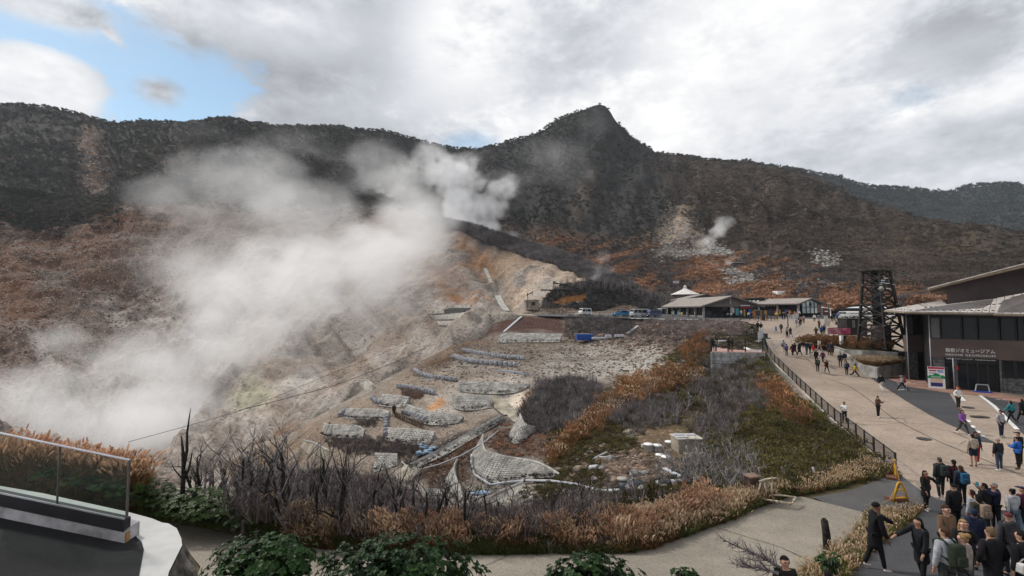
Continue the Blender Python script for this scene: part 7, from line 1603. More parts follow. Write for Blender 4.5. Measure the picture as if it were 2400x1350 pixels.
def tuft(seed,blades,plumes,mats,hgt=1.0,spread=.5,bw=.012,plume=.26,pw=.03,wind=(.25,.05)):
 r = random.Random(seed); t = TB()
 for i in range(blades):
  a = r.uniform(0,6.28); s = r.random() ** .6 * spread; p = Vector((math.cos(a),math.sin(a),0)) * s * .35; L_ = hgt * r.uniform(.45,.95); o = Vector((math.cos(a),math.sin(a),0)) * L_ * r.uniform(.2,.75) + Vector((wind[0],wind[1],0)) * L_ * .5; sd = Vector((-math.sin(a),math.cos(a),0)); sd = (sd + rv(r) * .5).normalized()
  t.strip([p,p + o * .3 + Vector((0,0,L_ * .55)),p + o * .75 + Vector((0,0,L_ * .85)),p + o * 1.1 + Vector((0,0,L_ * .78))],[bw,bw * .9,bw * .6,bw * .1],sd,0)
 for i in range(plumes):
  a = r.uniform(0,6.28); s = r.random() ** .6 * spread; p = Vector((math.cos(a),math.sin(a),0)) * s * .3; L_ = hgt * r.uniform(.75,1.2); e = p + Vector((math.cos(a) * s * .6 + wind[0] * L_ * .5,math.sin(a) * s * .6 + wind[1] * L_ * .5,L_)); sd = rv(r); sd.z = 0; sd.normalize()
  t.strip([p,p.lerp(e,.6) + Vector((0,0,.05)),e],[.005,.004,.003],sd,0)
  d = (Vector((wind[0] * 1.6 + r.uniform(-.2,.2),wind[1] + r.uniform(-.3,.3),1.0))).normalized()
  for q in range(4):
   sd = Matrix.Rotation(q * .8,3,'Z') @ Vector((1,0,0)); w = pw * r.uniform(.7,1.2); l = plume * r.uniform(.8,1.15); b = d + Vector((r.uniform(-.12,.12),r.uniform(-.12,.12),0)); bend = Vector((wind[0] * .35,0,-.12)) * l
   t.strip([e - d * .03,e + b * l * .4,e + b * l * .75 + bend * .4,e + b * l + bend],[w * .25,w,w * .75,w * .05],sd,1)
 return t.mesh('tuft',mats)
def leafy(seed,n,leaf,mats,flat=1.0,clusters=40,per=6):
 r = random.Random(seed); t = TB()
 for i in range(clusters):
  d = rv(r); d.z = abs(d.z) if r.random() < .85 else d.z * .3; c = Vector((d.x,d.y,d.z * flat)) * r.uniform(.72,1.0); c.z = max(.05,c.z)
  up = (d + Vector((0,0,.9)) + rv(r) * .3).normalized(); x = up.orthogonal().normalized(); y = up.cross(x)
  for k in range(per):
   a = 6.28 * k / per + r.uniform(-.3,.3); o = (x * math.cos(a) + y * math.sin(a)); l = leaf * r.uniform(.7,1.2); tip = c + o * l + up * l * r.uniform(-.15,.35); sd = up.cross(o).normalized() * l * .25; mid = c.lerp(tip,.5) + up * l * .1; q = len(t.v)
   t.v += [c,mid + sd - up * l * .03,tip,mid - sd - up * l * .03,mid]; t.f += [(q,q + 4,q + 1),(q + 1,q + 4,q + 2),(q,q + 3,q + 4),(q + 3,q + 2,q + 4)]; t.m += [0] * 4
 return t.mesh('leafy',mats)
def proto(key,meshes):
 c = bpy.data.collections.new('set_' + key)
 for i,me in enumerate(meshes): o = bpy.data.objects.new('%s_%d' % (key,i),me); c.objects.link(o)
 SETS[key] = c
L_dark = leaf_mat('scrub_leaf',(.046,.048,.042),(.076,.069,.058),.225,trans=.1); L_brn = leaf_mat('brown_scrub',(.078,.062,.053),(.145,.108,.084),.25,trans=.1); L_blue = leaf_mat('far_leaf',(.022,.030,.030),(.042,.048,.042),.3,trans=.0)
L_rust = leaf_mat('rust_leaf',(.165,.086,.052),(.35,.20,.125),.3); L_twig = leaf_mat('twig',(.050,.043,.043),(.225,.205,.205),.4,trans=0); L_twigb = leaf_mat('brown_twig',(.10,.078,.074),(.29,.24,.23),.4,trans=0)
L_blade = leaf_mat('rust_blade',(.15,.064,.024),(.25,.150,.06),.25); L_plume = leaf_mat('plume',(.52,.29,.175),(.80,.55,.38),.2,trans=.4); L_plume2 = leaf_mat('rust_plume',(.26,.13,.066),(.46,.26,.145),.3,trans=.4); L_straw = leaf_mat('straw_plume',(.62,.44,.28),(.82,.66,.47),.2,trans=.4)
L_grn = leaf_mat('green_blade',(.050,.075,.018),(.13,.145,.04),.3); L_olv = leaf_mat('olive_leaf',(.055,.058,.016),(.13,.10,.032),.35); L_lf = leaf_mat('shrub_leaf',(.022,.050,.014),(.07,.105,.024),.3,.45)
m_rub = mat('rubble',(.26,.245,.225),.95,.35,.7,inst=.5); m_rubb = mat('brown_rubble',(.17,.12,.09),.95,.35,.7,inst=.5)
proto('scrub',[scrub(i,46,.42,.9,[L_dark,L_twig],4) for i in range(4)]); proto('brown',[scrub(10 + i,40,.36,.85,[L_brn,L_twig],8) for i in range(4)]); proto('far',[scrub(20 + i,30,.5,1.0,[L_blue,L_twig]) for i in range(3)])
proto('rust',[scrub(30 + i,44,.34,.6,[L_rust,L_rust],10) for i in range(3)]); proto('twig',[twig_bush(i,20,[L_twig]) for i in range(4)]); proto('twigb',[twig_bush(9 + i,24,[L_twigb],.8,.8) for i in range(4)])
proto('pampas',[tuft(i,44,20,[L_blade,L_plume],1.0,.55) for i in range(4)]); proto('straw',[tuft(5 + i,40,22,[L_blade,L_straw],1.0,.5) for i in range(3)]); proto('pampas_far',[tuft(15 + i,34,12,[L_blade,L_plume2],1.0,.7,.022,.3,.045) for i in range(3)])
proto('grass',[tuft(40 + i,60,0,[L_grn,L_grn],.4,.4,.009) for i in range(3)]); proto('dry',[tuft(50 + i,60,6,[L_blade,L_straw],.45,.4,.008,.12,.015) for i in range(3)]); proto('olive',[scrub(60 + i,110,.17,.62,[L_olv,L_twig],5) for i in range(4)]); proto('leafy',[leafy(70 + i,0,.16,[L_lf],.8,46,6) for i in range(3)])
proto('rock',[rock_mesh(30 + i,m_rub,1) for i in range(4)]); proto('rockb',[rock_mesh(40 + i,m_rubb,1) for i in range(4)])
proto('trunk',[MB().tube([(0,0,-.3),(.03 * i,.02,.5),(.08 * i - .1,0,1.0)],[.03,.022,.006],4).tube([(.02 * i,0,.4),(.2,.05,.8)],[.014,.004],3).tube([(.02,0,.55),(-.16,.02,.95)],[.012,.004],3).mesh('trunk',m_dead) for i in range(3)])
def gn_group():
 g = bpy.data.node_groups.new('scatter','GeometryNodeTree'); g.interface.new_socket('Geometry',in_out='INPUT',socket_type='NodeSocketGeometry'); g.interface.new_socket('Set',in_out='INPUT',socket_type='NodeSocketCollection'); g.interface.new_socket('Geometry',in_out='OUTPUT',socket_type='NodeSocketGeometry')
 N = g.nodes.new; i = N('NodeGroupInput'); o = N('NodeGroupOutput'); ip = N('GeometryNodeInstanceOnPoints'); ci = N('GeometryNodeCollectionInfo'); ci.inputs['Separate Children'].default_value = True; ci.inputs['Reset Children'].default_value = True
 a = N('GeometryNodeInputNamedAttribute'); a.data_type = 'FLOAT_VECTOR'; a.inputs['Name'].default_value = 'scl'; b = N('GeometryNodeInputNamedAttribute'); b.data_type = 'FLOAT_VECTOR'; b.inputs['Name'].default_value = 'rot'; e = N('FunctionNodeEulerToRotation'); l = g.links.new
 l(i.outputs[0],ip.inputs['Points']); l(i.outputs[1],ci.inputs[0]); l(ci.outputs[0],ip.inputs['Instance']); ip.inputs['Pick Instance'].default_value = True
 l(a.outputs['Attribute'],ip.inputs['Scale']); l(b.outputs['Attribute'],e.inputs[0]); l(e.outputs[0],ip.inputs['Rotation']); l(ip.outputs[0],o.inputs[0]); return g
GN = gn_group()
def scatter(name,key,P,size,tilt=.12,squash=(1,1,1)):
 P = np.asarray(P,np.float32); n = len(P)
 if n == 0: return None
 me = bpy.data.meshes.new(name); me.vertices.add(n); me.vertices.foreach_set('co',P.ravel())
 s = (np.asarray(size) * np.ones(n))[:,None] * np.array(squash)[None] * RS.uniform(.85,1.15,(n,3)); a = me.attributes.new('scl','FLOAT_VECTOR','POINT'); a.data.foreach_set('vector',s.astype(np.float32).ravel())
 r = np.stack([RS.uniform(-tilt,tilt,n),RS.uniform(-tilt,tilt,n),RS.uniform(0,6.28,n)],-1); a = me.attributes.new('rot','FLOAT_VECTOR','POINT'); a.data.foreach_set('vector',r.astype(np.float32).ravel())
 o = link_mesh(name,me); md = o.modifiers.new('scatter','NODES'); md.node_group = GN; md['Socket_1'] = SETS[key]; return tag(o,None,None,None,'stuff')
def sample(lay,n,mask,world=False,seed=0):
 """n random points on a terrain sheet where mask(px, py, P) is high"""
 L = LAY[lay]; P = L.P; PX,PY = L.PX,L.PY; rs = np.random.RandomState(seed)
 c = [(P[:-1,:-1] + P[1:,1:]) / 2,(PX[:-1,:-1] + PX[1:,1:]) / 2,(PY[:-1,:-1] + PY[1:,1:]) / 2]
 w = np.clip(mask(c[1],c[2],c[0]),0,1)
 w = w * (np.linalg.norm(np.cross(P[1:,:-1] - P[:-1,:-1],P[:-1,1:] - P[:-1,:-1]),axis=-1) if world else np.abs(PY[1:,:-1] - PY[:-1,:-1]))
 w = w.ravel();
 if w.sum() <= 0: return np.zeros((0,3))
 i = rs.choice(len(w),n,p=w / w.sum()); iy,ix = np.unravel_index(i,c[1].shape); u = rs.rand(n,1); v = rs.rand(n,1)
 return (P[iy,ix] * (1 - u) * (1 - v) + P[iy,ix + 1] * u * (1 - v) + P[iy + 1,ix] * (1 - u) * v + P[iy + 1,ix + 1] * u * v)
def zone(poly,fe=15,warp=14,seed=3,sc=None):
 def f(PX,PY,P):
  s_ = sc or max(1.0,float(P[...,1].mean()) * .05); k = fbm(P,s_,4,seed) * 2 * warp; return np.clip(poly_sd(PX + k,PY + k * .7,poly) / fe * .5 + .5,0,1)
 return f
def both(f,g): return lambda a,b,c: f(a,b,c) * g(a,b,c)
def neg(f): return lambda a,b,c: 1 - f(a,b,c)
def plus(*fs): return lambda a,b,c: np.maximum.reduce([f(a,b,c) for f in fs])
rid = np.array(RIDGE)
bare = plus(zone([(1565,480),(1640,540),(1720,600),(1700,620),(1520,615),(1540,560)],14),zone([(190,320),(235,325),(250,440),(200,470)],14),zone([(1640,610),(1880,670),(2000,700),(1980,715),(1700,670)],10),zone([(1640,555),(1712,575),(1712,606),(1650,606)],6))
low_ = zone([(1000,540),(1250,560),(1450,590),(1560,575),(1720,605),(1860,640),(2030,660),(2150,700),(2250,750),(2600,790),(900,800)],26,20)
right_ = zone([(1560,385),(1780,375),(1960,440),(2400,545),(2600,560),(2600,760),(2150,720),(1850,630),(1640,570)],40)
P = sample('mountain',30000,lambda a,b,c: (1 - low_(a,b,c)) * (1 - bare(a,b,c)) * (1 - .75 * right_(a,b,c)) * (.3 + .7 * patch(38,.36,.5,91)(a,b,c)) * (1 - .35 * zone([(1340,400),(1420,300),(1520,420),(1480,560),(1330,540)],30)(a,b,c)),seed=1)
scatter('mountain_scrub','scrub',P,np.clip(P[:,1] / 400,.5,1.4) * RS.uniform(.7,1.9,len(P)))
P = sample('mountain',24000,lambda a,b,c: right_(a,b,c) * (1 - low_(a,b,c)) * (1 - bare(a,b,c)) * (.3 + .7 * patch(26,.36,.5,92)(a,b,c)),seed=2)
scatter('brown_scrub','brown',P,np.clip(P[:,1] / 330,.45,1.4) * RS.uniform(.6,1.7,len(P)))
P = sample('mountain',11000,lambda a,b,c: low_(a,b,c) * (1 - bare(a,b,c)) * strata(.35,.93,17,.45,.56,3)(a,b,c),seed=3); scatter('rust_slope_grass','rust',P,RS.uniform(.7,1.7,len(P)))
P = sample('mountain',9000,lambda a,b,c: low_(a,b,c) * (1 - bare(a,b,c)) * (1 - strata(.35,.93,17,.47,.56,3)(a,b,c)),seed=4); scatter('grey_slope_scrub','twig',P[::2],RS.uniform(.8,1.7,len(P[::2]))); scatter('grey_slope_scrub','brown',P[1::2],RS.uniform(.5,1.2,len(P[1::2])))
P = sample('mountain',3500,bare,seed=5); scatter('slope_rubble','rock',P,RS.uniform(.25,1.0,len(P)))
P = sample('mountain',900,lambda a,b,c: zone([(1655,560),(1712,580),(1716,606),(1655,606)],6)(a,b,c) + .6 * zone([(1895,590),(1965,600),(1965,630),(1905,622)],6)(a,b,c),seed=6); scatter('boulder_field','rock',P,RS.uniform(.6,1.5,len(P)))
u = RS.uniform(-140,2500,1300); u = u[(u < 1372) | (u > 1450)]; iu = np.clip(((u + 150) / 3450 * 759).astype(int),0,759); P = LAY['mountain'].P[RS.randint(0,3,len(u)),iu] + RS.uniform(-1.5,1.5,(len(u),3)) * [1,1,.1]; scatter('ridge_trees','scrub',P,np.clip(P[:,1] / 420,.5,1.4) * RS.uniform(.8,2.3,len(P)),squash=(.8,.8,1.1))
P = sample('far',9000,lambda a,b,c: np.ones_like(a),seed=8); scatter('far_forest','far',P,RS.uniform(2.4,5.2,len(P))); LF = LAY['far']; P = LF.P[0,RS.randint(0,220,500)] + RS.uniform(-3,3,(500,3)) * [1,1,.1]; scatter('far_ridge_trees','far',P,RS.uniform(2.6,6.2,500))
vc = lambda a: np.interp(a,[p[0] for p in VCREST],[p[1] for p in VCREST])
band = lambda a,b,c: ((b - vc(a)) < np.interp(a,[900,1020,1100,1300,1420,1540],[6,10,26,42,40,14])) * sstep(900,1040,a)
P = sample('valley',7000,band,seed=9); scatter('crest_scrub','twig',P,RS.uniform(1.2,2.4,len(P)))
P = sample('valley',5000,zone([(-150,430),(340,425),(560,432),(880,440),(960,480),(850,500),(520,470),(330,470),(250,510),(130,520),(-150,480)],22,26),seed=10); scatter('valley_edge_scrub','scrub',P,RS.uniform(.8,1.9,len(P)))
P = sample('valley',9000,both(neg(band),zone([(-200,460),(1560,470),(1560,800),(900,1100),(-200,1200)],30)),seed=11); scatter('valley_stones','rock',P,np.clip(P[:,1] / 160,.4,1.6) * RS.uniform(.08,.42,len(P)) ** 1.15)
P = sample('valley',3600,zone([(-200,470),(340,440),(420,560),(330,700),(150,850),(-200,900)],40),seed=12); scatter('brown_slope_stones','rockb',P,np.clip(P[:,1] / 160,.4,1.6) * RS.uniform(.12,.5,len(P)))
def mound():
 n,m_ = 110,34; u = np.linspace(0,1,n); px = 1262 + 330 * u; top = np.interp(px,[1262,1290,1330,1400,1480,1540,1592],[722,690,668,664,674,694,722]); bot = np.interp(px,[1262,1592],[727,736]); V = []
 for j in range(m_):
  t = j / (m_ - 1); py = bot + (top - bot) * math.sin(min(1,t / .72) * math.pi / 2); d = 140 + 14 * t; q = at(px,py,d)
  if t > .72: q[:,2] -= (t - .72) / .28 * (bot - top) / F * d * .9
  V.append(q)
 P = np.array(V); P[...,2] += fbm(P,5,4,3) * 1.6; P[...,1] += fbm(P,6,4,8) * 3; idx = np.arange(n * m_).reshape(m_,n); Fq = np.stack([idx[:-1,:-1],idx[:-1,1:],idx[1:,1:],idx[1:,:-1]],-1).reshape(-1,4); me = np_mesh('scrub_hill',P.reshape(-1,3),Fq,m_val,True)
 PXg,PYg = project(P); k = fbm(P,4,4,2) * 26; f = np.clip(poly_sd(PXg + k,PYg + k,[(1335,690),(1372,688),(1378,700),(1350,716),(1300,722),(1290,712)]) / 8 + .5,0,1)[...,None]; g = np.clip(poly_sd(PXg + k,PYg + k,[(1500,690),(1560,700),(1570,718),(1480,712)]) / 10 + .5,0,1)[...,None] * .6
 c = np.array([.036,.032,.030]) * (1 - f) + np.array([.22,.095,.03]) * f; c = c * (1 - g) + np.array([.13,.08,.035]) * g; a = me.attributes.new('Col','FLOAT_COLOR','POINT'); a.data.foreach_set('color',np.concatenate([c,np.ones(c.shape[:2] + (1,))],-1).astype(np.float32).ravel()); a = me.attributes.new('rock','FLOAT','POINT'); a.data.foreach_set('value',np.full(n * m_,.3,np.float32))
 tag(link_mesh('scrub_hill',me),None,None,None,'structure'); L = Layer(); L.P = P; L.PX,L.PY = PXg,PYg; L.Fq = Fq; L.bvh = None; LAY['hill'] = L
mound()
och = zone([(1335,688),(1375,686),(1380,702),(1350,718),(1296,724),(1286,712)],6,6)
P = sample('hill',2600,neg(och),seed=20); scatter('hill_scrub','twig',P,RS.uniform(.7,1.5,len(P))); P = sample('hill',900,neg(och),seed=21); scatter('hill_dark_scrub','scrub',P,RS.uniform(.5,1.1,len(P)))
P = sample('hill',420,lambda a,b,c: ((b - np.interp(a,[1262,1330,1400,1480,1540,1592],[722,668,664,674,694,722])) < 22) * sstep(1285,1320,a),seed=22); scatter('burnt_trunks','trunk',P,RS.uniform(1.6,3.4,len(P)))
P = sample('hill',350,lambda a,b,c: (b > 708) * 1.0,seed=23); scatter('hill_rubble','rock',P,RS.uniform(.2,.6,len(P)))
gravel = zone([(1090,800),(1640,800),(1640,870),(1440,890),(1260,900),(960,890)],20)
P = sample('mid',5200,gravel,True,30); scatter('gravel_stones','rock',P[:3200],RS.uniform(.04,.26,3200) ** 1.2); scatter('gravel_stones','rockb',P[3200:],RS.uniform(.05,.3,len(P) - 3200)); P = sample('mid',1500,zone([(1330,745),(1760,750),(1750,800),(1640,830),(1340,800)],16),True,31); scatter('bank_stones','rockb',P,RS.uniform(.10,.5,len(P)))
P = sample('mid',2600,zone([(560,1100),(980,880),(1300,880),(1290,1000),(1100,1040),(900,1130)],30),True,32); scatter('terrace_stones','rock',P,RS.uniform(.04,.15,len(P)))
P = sample('mid',1600,zone([(1340,1050),(1560,1060),(1610,1150),(1400,1190),(1320,1140)],20),True,33); scatter('debris_stones','rockb',P,RS.uniform(.05,.24,len(P)))
P = sample('mid',700,zone([(1060,1145),(1330,1140),(1320,1200),(1080,1210)],16),True,34); scatter('debris_stones','rock',P,RS.uniform(.05,.24,len(P)))
track = zone([(1590,940),(1660,960),(1620,1040),(1600,1100),(1540,1100),(1480,1060),(1500,1000),(1580,990)],14,6)
P = sample('mid',1100,both(zone([(1260,905),(1330,890),(1400,905),(1395,960),(1330,1005),(1260,1010),(1222,985),(1230,950)],10,8),lambda a,b,c: np.ones_like(a)),True,35); scatter('dark_brush','twig',P[::2],RS.uniform(.6,1.35,len(P[::2]))); scatter('brown_brush','twigb',P[1::2],RS.uniform(.5,1.2,len(P[1::2])))
P = sample('mid',1700,both(plus(zone([(1440,950),(1560,940),(1640,960),(1720,900),(1800,930),(1760,1000),(1660,1050),(1620,1010),(1500,1010),(1440,1000)],18,16),zone([(1640,860),(1760,860),(1790,900),(1680,940),(1620,920)],14)),neg(track)),True,36); P,Q_ = P[:950],P[950:]; scatter('olive_shrubs','olive',Q_,RS.uniform(.3,.7,len(Q_))); scatter('dark_brush','twig',P[::2],RS.uniform(.5,1.3,len(P[::2]))); scatter('brown_brush','twigb',P[1::2],RS.uniform(.4,1.1,len(P[1::2])))
P = sample('mid',3600,both(zone([(1560,940),(1720,880),(1790,880),(1890,960),(2000,1045),(2090,1108),(1990,1120),(1840,1130),(1700,1070),(1620,1050)],16,14),neg(track)),True,37); scatter('olive_shrubs','olive',P,RS.uniform(.3,.85,len(P))); P = sample('mid',420,zone([(1640,850),(1790,850),(1800,920),(1640,930)],12),True,48); scatter('olive_shrubs','olive',P,RS.uniform(.4,.9,len(P)))
P = sample('mid',1800,both(zone([(1300,1000),(1460,1000),(1500,1100),(1900,1120),(1840,1150),(1500,1215),(1320,1215),(1240,1160),(1300,1080)],24),neg(zone([(1400,1060),(1560,1070),(1590,1130),(1420,1160)],16))),True,38); scatter('low_olive_cover','olive',P,RS.uniform(.2,.5,len(P)))
P = sample('mid',850,plus(zone([(1395,940),(1435,930),(1450,960),(1400,1020),(1350,1060),(1300,1095),(1275,1090),(1300,1050),(1360,1000)],8,6),zone([(1440,910),(1480,880),(1560,862),(1640,858),(1650,890),(1560,915),(1500,945),(1450,950)],8,8)),True,39); h_ = len(P) // 2; scatter('pampas_patch','pampas_far',P[:h_],RS.uniform(.35,.95,h_)); scatter('pampas_patch','dry',P[h_:],RS.uniform(.9,2.0,len(P) - h_))
P = sample('mid',230,plus(zone([(1770,905),(1810,895),(1850,930),(1880,985),(1850,1000),(1800,960)],10,6),zone([(1600,810),(1640,790),(1660,830),(1610,850)],8),zone([(1870,980),(1900,970),(1910,1010),(1870,1010)],6)),True,40); scatter('pampas_patch','pampas_far',P,RS.uniform(.4,1.0,len(P)))
P = sample('mid',420,plus(zone([(1135,1035),(1190,995),(1220,1010),(1330,1025),(1300,1080),(1200,1070),(1150,1058)],8),zone([(985,1100),(1110,1010),(1125,1030),(1090,1080),(1010,1150)],8),zone([(1090,1070),(1105,1120),(1090,1150),(1078,1120)],6)),True,41); scatter('rust_terrace_plants','rust',P,RS.uniform(.14,.36,len(P)))
P = sample('mid',700,plus(zone([(850,1030),(930,1040),(1000,1045),(960,1080),(880,1060),(800,1060),(760,1030)],8),zone([(940,915),(990,915),(985,932),(950,932)],4,2),zone([(830,985),(880,990),(880,1000),(820,1000)],5)),True,42); scatter('terrace_brush','twigb',P,RS.uniform(.3,.7,len(P))); P = sample('mid',90,zone([(945,915),(985,915),(985,932),(950,932)],4,2),True,43); scatter('rust_tuft','rust',P,RS.uniform(.3,.6,len(P)))
P = sample('mid',1100,zone([(1330,740),(1760,755),(1740,800),(1660,850),(1560,800),(1340,792)],14),True,44); scatter('bank_brush','twigb',P,RS.uniform(.4,.9,len(P)))
P = sample('mid',900,zone([(1560,850),(1640,800),(1770,775),(1780,800),(1660,830),(1660,880)],14),True,45); scatter('bank_olive','olive',P,RS.uniform(.3,.7,len(P)))
P = sample('mid',600,zone([(1330,742),(1480,750),(1480,785),(1340,785)],5),True,46); scatter('bank_dark_brush','twig',P,RS.uniform(.5,1.0,len(P)))
FT = np.array([tuple(v) for v in FEET]); scatter('wall_foot_shade_brush','twigb',FT[::2],RS.uniform(.2,.5,len(FT[::2]))); scatter('wall_foot_shade_plants','scrub',FT[1::2],RS.uniform(.10,.24,len(FT[1::2]))); TT = np.array([tuple(v) for v in TOPS]); scatter('wall_top_brush','twigb',TT[::2],RS.uniform(.15,.4,len(TT[::2]))); scatter('wall_top_stones','rockb',TT[1::2],RS.uniform(.06,.2,len(TT[1::2])))  # dark plants added to stand in for base shading; tops get the same contrast
P = sample('bank',980,lambda a,b,c: zone([(610,1230),(900,1256),(1350,1256),(1480,1238),(1560,1240),(1500,1290),(1100,1303),(760,1290),(640,1262)],10)(a,b,c) * (.12 + .88 * patch(1.3,.44,.56,77)(a,b,c)),True,50); P = P[P[:,1] > 12]
k = RS.rand(len(P)); xs = project(P)[0]; st_ = k < np.where(xs < 930,.75,.18)
scatter('pampas_grass','straw',P[st_],RS.uniform(.28,.70,st_.sum()),.28); scatter('pampas_grass','pampas',P[~st_],RS.uniform(.28,.66,(~st_).sum()),.28)
P = sample('bank',900,zone([(-150,1080),(250,1120),(330,1150),(320,1200),(-150,1210)],14),True,51); scatter('pampas_grass','pampas',P,RS.uniform(.5,.95,len(P)),.22); P = sample('bank',500,zone([(-150,1110),(330,1150),(320,1200),(-150,1210)],14),True,52); scatter('pampas_grass','straw',P,RS.uniform(.5,.95,len(P)),.22)
P = sample('bank',1700,zone([(1440,1290),(1500,1240),(1650,1180),(1840,1150),(1840,1170),(1600,1262),(1500,1300)],10),True,53); scatter('verge_grass','dry',P,RS.uniform(.4,1.2,len(P)),.25); P = sample('bank',1500,zone([(1560,1250),(1700,1180),(1840,1150),(1840,1172),(1700,1225),(1600,1262)],8),True,54); scatter('verge_grass','grass',P,RS.uniform(.6,1.2,len(P)),.2)
P = sample('bank',46,zone([(1580,1215),(1660,1175),(1720,1165),(1700,1200),(1600,1240)],8),True,55); scatter('pampas_grass','pampas',P,RS.uniform(.4,.85,len(P)),.2)
P = sample('bank',1500,zone([(300,1195),(420,1210),(640,1260),(800,1285),(1100,1298),(1480,1296),(1480,1303),(300,1215)],8,5),True,56); scatter('verge_grass','grass',P,RS.uniform(.5,1.0,len(P)),.2)
P = sample('bank',900,zone([(560,1195),(900,1240),(1350,1240),(1560,1200),(1500,1290),(760,1290)],12),True,57); scatter('undergrowth','twigb',P[:140],RS.uniform(.25,.55,140),.25); scatter('verge_grass','grass',P[380:],RS.uniform(.6,1.2,520),.25)
LEAFY = list(SETS['leafy'].objects); GREENS = [(352,1118,1.0),(400,1140,.9),(450,1165,1.1),(500,1175,1.15),(545,1192,1.0),(470,1200,.95),(590,1212,.9),(410,1190,.85),(545,1222,.75),(620,1232,.6),(310,1112,.9),(200,1110,.8),(260,1115,.85),(120,1098,.7),(360,1170,.8),(300,1160,.7)]
for i,(a,b,s) in enumerate(GREENS):
 L = LAY['bank']; j = np.argmin((L.PX - a) ** 2 + (L.PY - max(b,np.interp(a,*np.array(CREST).T) + 3)) ** 2); p = L.P.reshape(-1,3)[j]; r = empty('green_shrub',p,['dense green shrub on the left bank under the tall forked snag','dense green shrub on the left bank'][0 if i == 1 else 1],'shrub','green shrubs on the left bank'); r.scale = (s * .85,s * .85,s * .62); r.rotation_euler.z = i * 1.3; o = link_mesh('foliage',LEAFY[i % 3].data,r); tag(o,kind='stuff')
 for k in range(3): st2 = link_mesh('foliage',LEAFY[(i + k) % 3].data,r,loc=(math.cos(k * 2.1) * .45,math.sin(k * 2.1) * .45,-.1 + .06 * k),rz=k * 1.1); st2.scale = (.72,.72,.8); tag(st2,kind='stuff')
def ground_pts(pix,n,seed,dz=0.0,zf=None):
 rs = np.random.RandomState(seed); W_ = [gp(*q) for q in pix]; X = np.array([[p.x,p.y] for p in W_]); out = []
 lo,hi = X.min(0),X.max(0)
 while len(out) < n:
  q = lo + rs.rand(400,2) * (hi - lo); ok = poly_sd(q[:,0],q[:,1],X) > .04; out += [(a[0],a[1],(float(zg(a[0],a[1])) if zf is None else zf) + dz) for a in q[ok]]
 return np.array(out[:n])
VERGE = [(2040,1203),(2110,1202),(2164,1192),(2134,1221),(2075,1268),(2028,1304),(1985,1345),(1900,1420),(1850,1420),(1885,1350),(1944,1312),(2005,1262)]
P = ground_pts(VERGE,1500,3,-.05); scatter('verge_grass','dry',P[:620],RS.uniform(.3,.85,620),.25); scatter('verge_grass','grass',P[800:],RS.uniform(.4,.95,700),.25)
P = ground_pts([(1844,1165),(1930,1150),(2030,1125),(2095,1106),(2040,1080),(1900,1128)],900,4,-.05); scatter('verge_grass','grass',P[:500],RS.uniform(.5,1.0,500),.2); scatter('verge_grass','dry',P[500:],RS.uniform(.5,.9,400),.2)
def bed_pts(poly,z,n,seed):
 rs = np.random.RandomState(seed); X = np.array([[p.x,p.y] for p in poly]); lo,hi = X.min(0),X.max(0); q = lo + rs.rand(n * 6,2) * (hi - lo); q = q[poly_sd(q[:,0],q[:,1],X) > .25][:n]; return np.c_[q,np.full(len(q),z)]
P = bed_pts(inner,-6.65,420,5); scatter('planter_grass','dry',P,RS.uniform(.9,1.7,len(P)),.15); P = bed_pts(inner,-6.6,40,6); scatter('planter_twigs','twigb',P,RS.uniform(.5,.9,len(P)))
P = bed_pts(bp_,-4.85,420,7); P = P[P[:,0] / P[:,1] < .785]; scatter('planter_grass','pampas_far',P,RS.uniform(.5,.8,len(P)),.15)
# dead trees
def dead_tree(seed,H,r0,mats,lean=(0,0),spread=.6,nb=6,depth=2):
 r = random.Random(seed); mb = MB()
 def grow(p,d,L_,rad_,lev):
  pts = [p]; rr = [rad_]; k = 5 if lev == 0 else 4
  for i in range(k):
   d = (d + rv(r) * (.16 if lev == 0 else .28) + Vector((0,0,.10 if lev else .02))).normalized(); pts.append(pts[-1] + d * L_ / k); rr.append(rad_ * (1 - (i + 1) / k * (.62 if lev == 0 else .85)))
  mb.tube(pts,rr,6 if lev == 0 else 4 if lev == 1 else 3)
  if lev < depth:
   for j in range(nb if lev == 0 else 4):
    i = r.randint(1 if lev == 0 else 1,k); q = pts[i]; dd = (d * .55 + rv(r) * spread + Vector((0,0,.35))).normalized(); grow(q,dd,L_ * r.uniform(.32,.55),rr[i] * .62,lev + 1)
 grow(Vector((0,0,-.25)),Vector((lean[0],lean[1],1)).normalized(),H,r0,0); return mb.mesh('trunk',mats)
m_deadg = mat('grey_dead_wood',(.29,.27,.265),.95,.35,6); DT = [dead_tree(i,1,.034,m_char if i % 2 else m_dead,(.25 * math.sin(i * 2.3),.1),.75,6) for i in range(9)] + [dead_tree(20 + i,1,.036,m_deadg,(-.55,.1),.9,8) for i in range(5)]
def plant_tree(p,h,k,label,group,rz,tilt=0):
 r = empty('dead_tree',p,label,'dead tree',group,rz); o = link_mesh('trunk',DT[k],r); o.scale = (h,h,h); o.rotation_euler = (tilt,0,0); return r
rs = random.Random(4); BK = LAY['back'].P; n = 0
for i in range(150):
 px = rs.uniform(440,1400); row = rs.choice([0,0,1,1,2,2,3,4]); col = int(np.clip((px + 150) / 1990 * 259,0,259)); p = Vector(BK[row,col]); d = p.y; yy = project(np.array(p))[1]; top = np.interp(px,[440,600,760,900,1050,1200,1400],[1060,1040,1030,1045,1080,1110,1130]) + rs.uniform(-45,55); h = max(.8,(min(yy,1215) - top) / F * d)
 plant_tree(p,min(h,4.2),rs.randint(0,8),'burnt leafless tree in the thicket along the back of the near bank','burnt trees behind the near bank',rs.uniform(0,6.28))
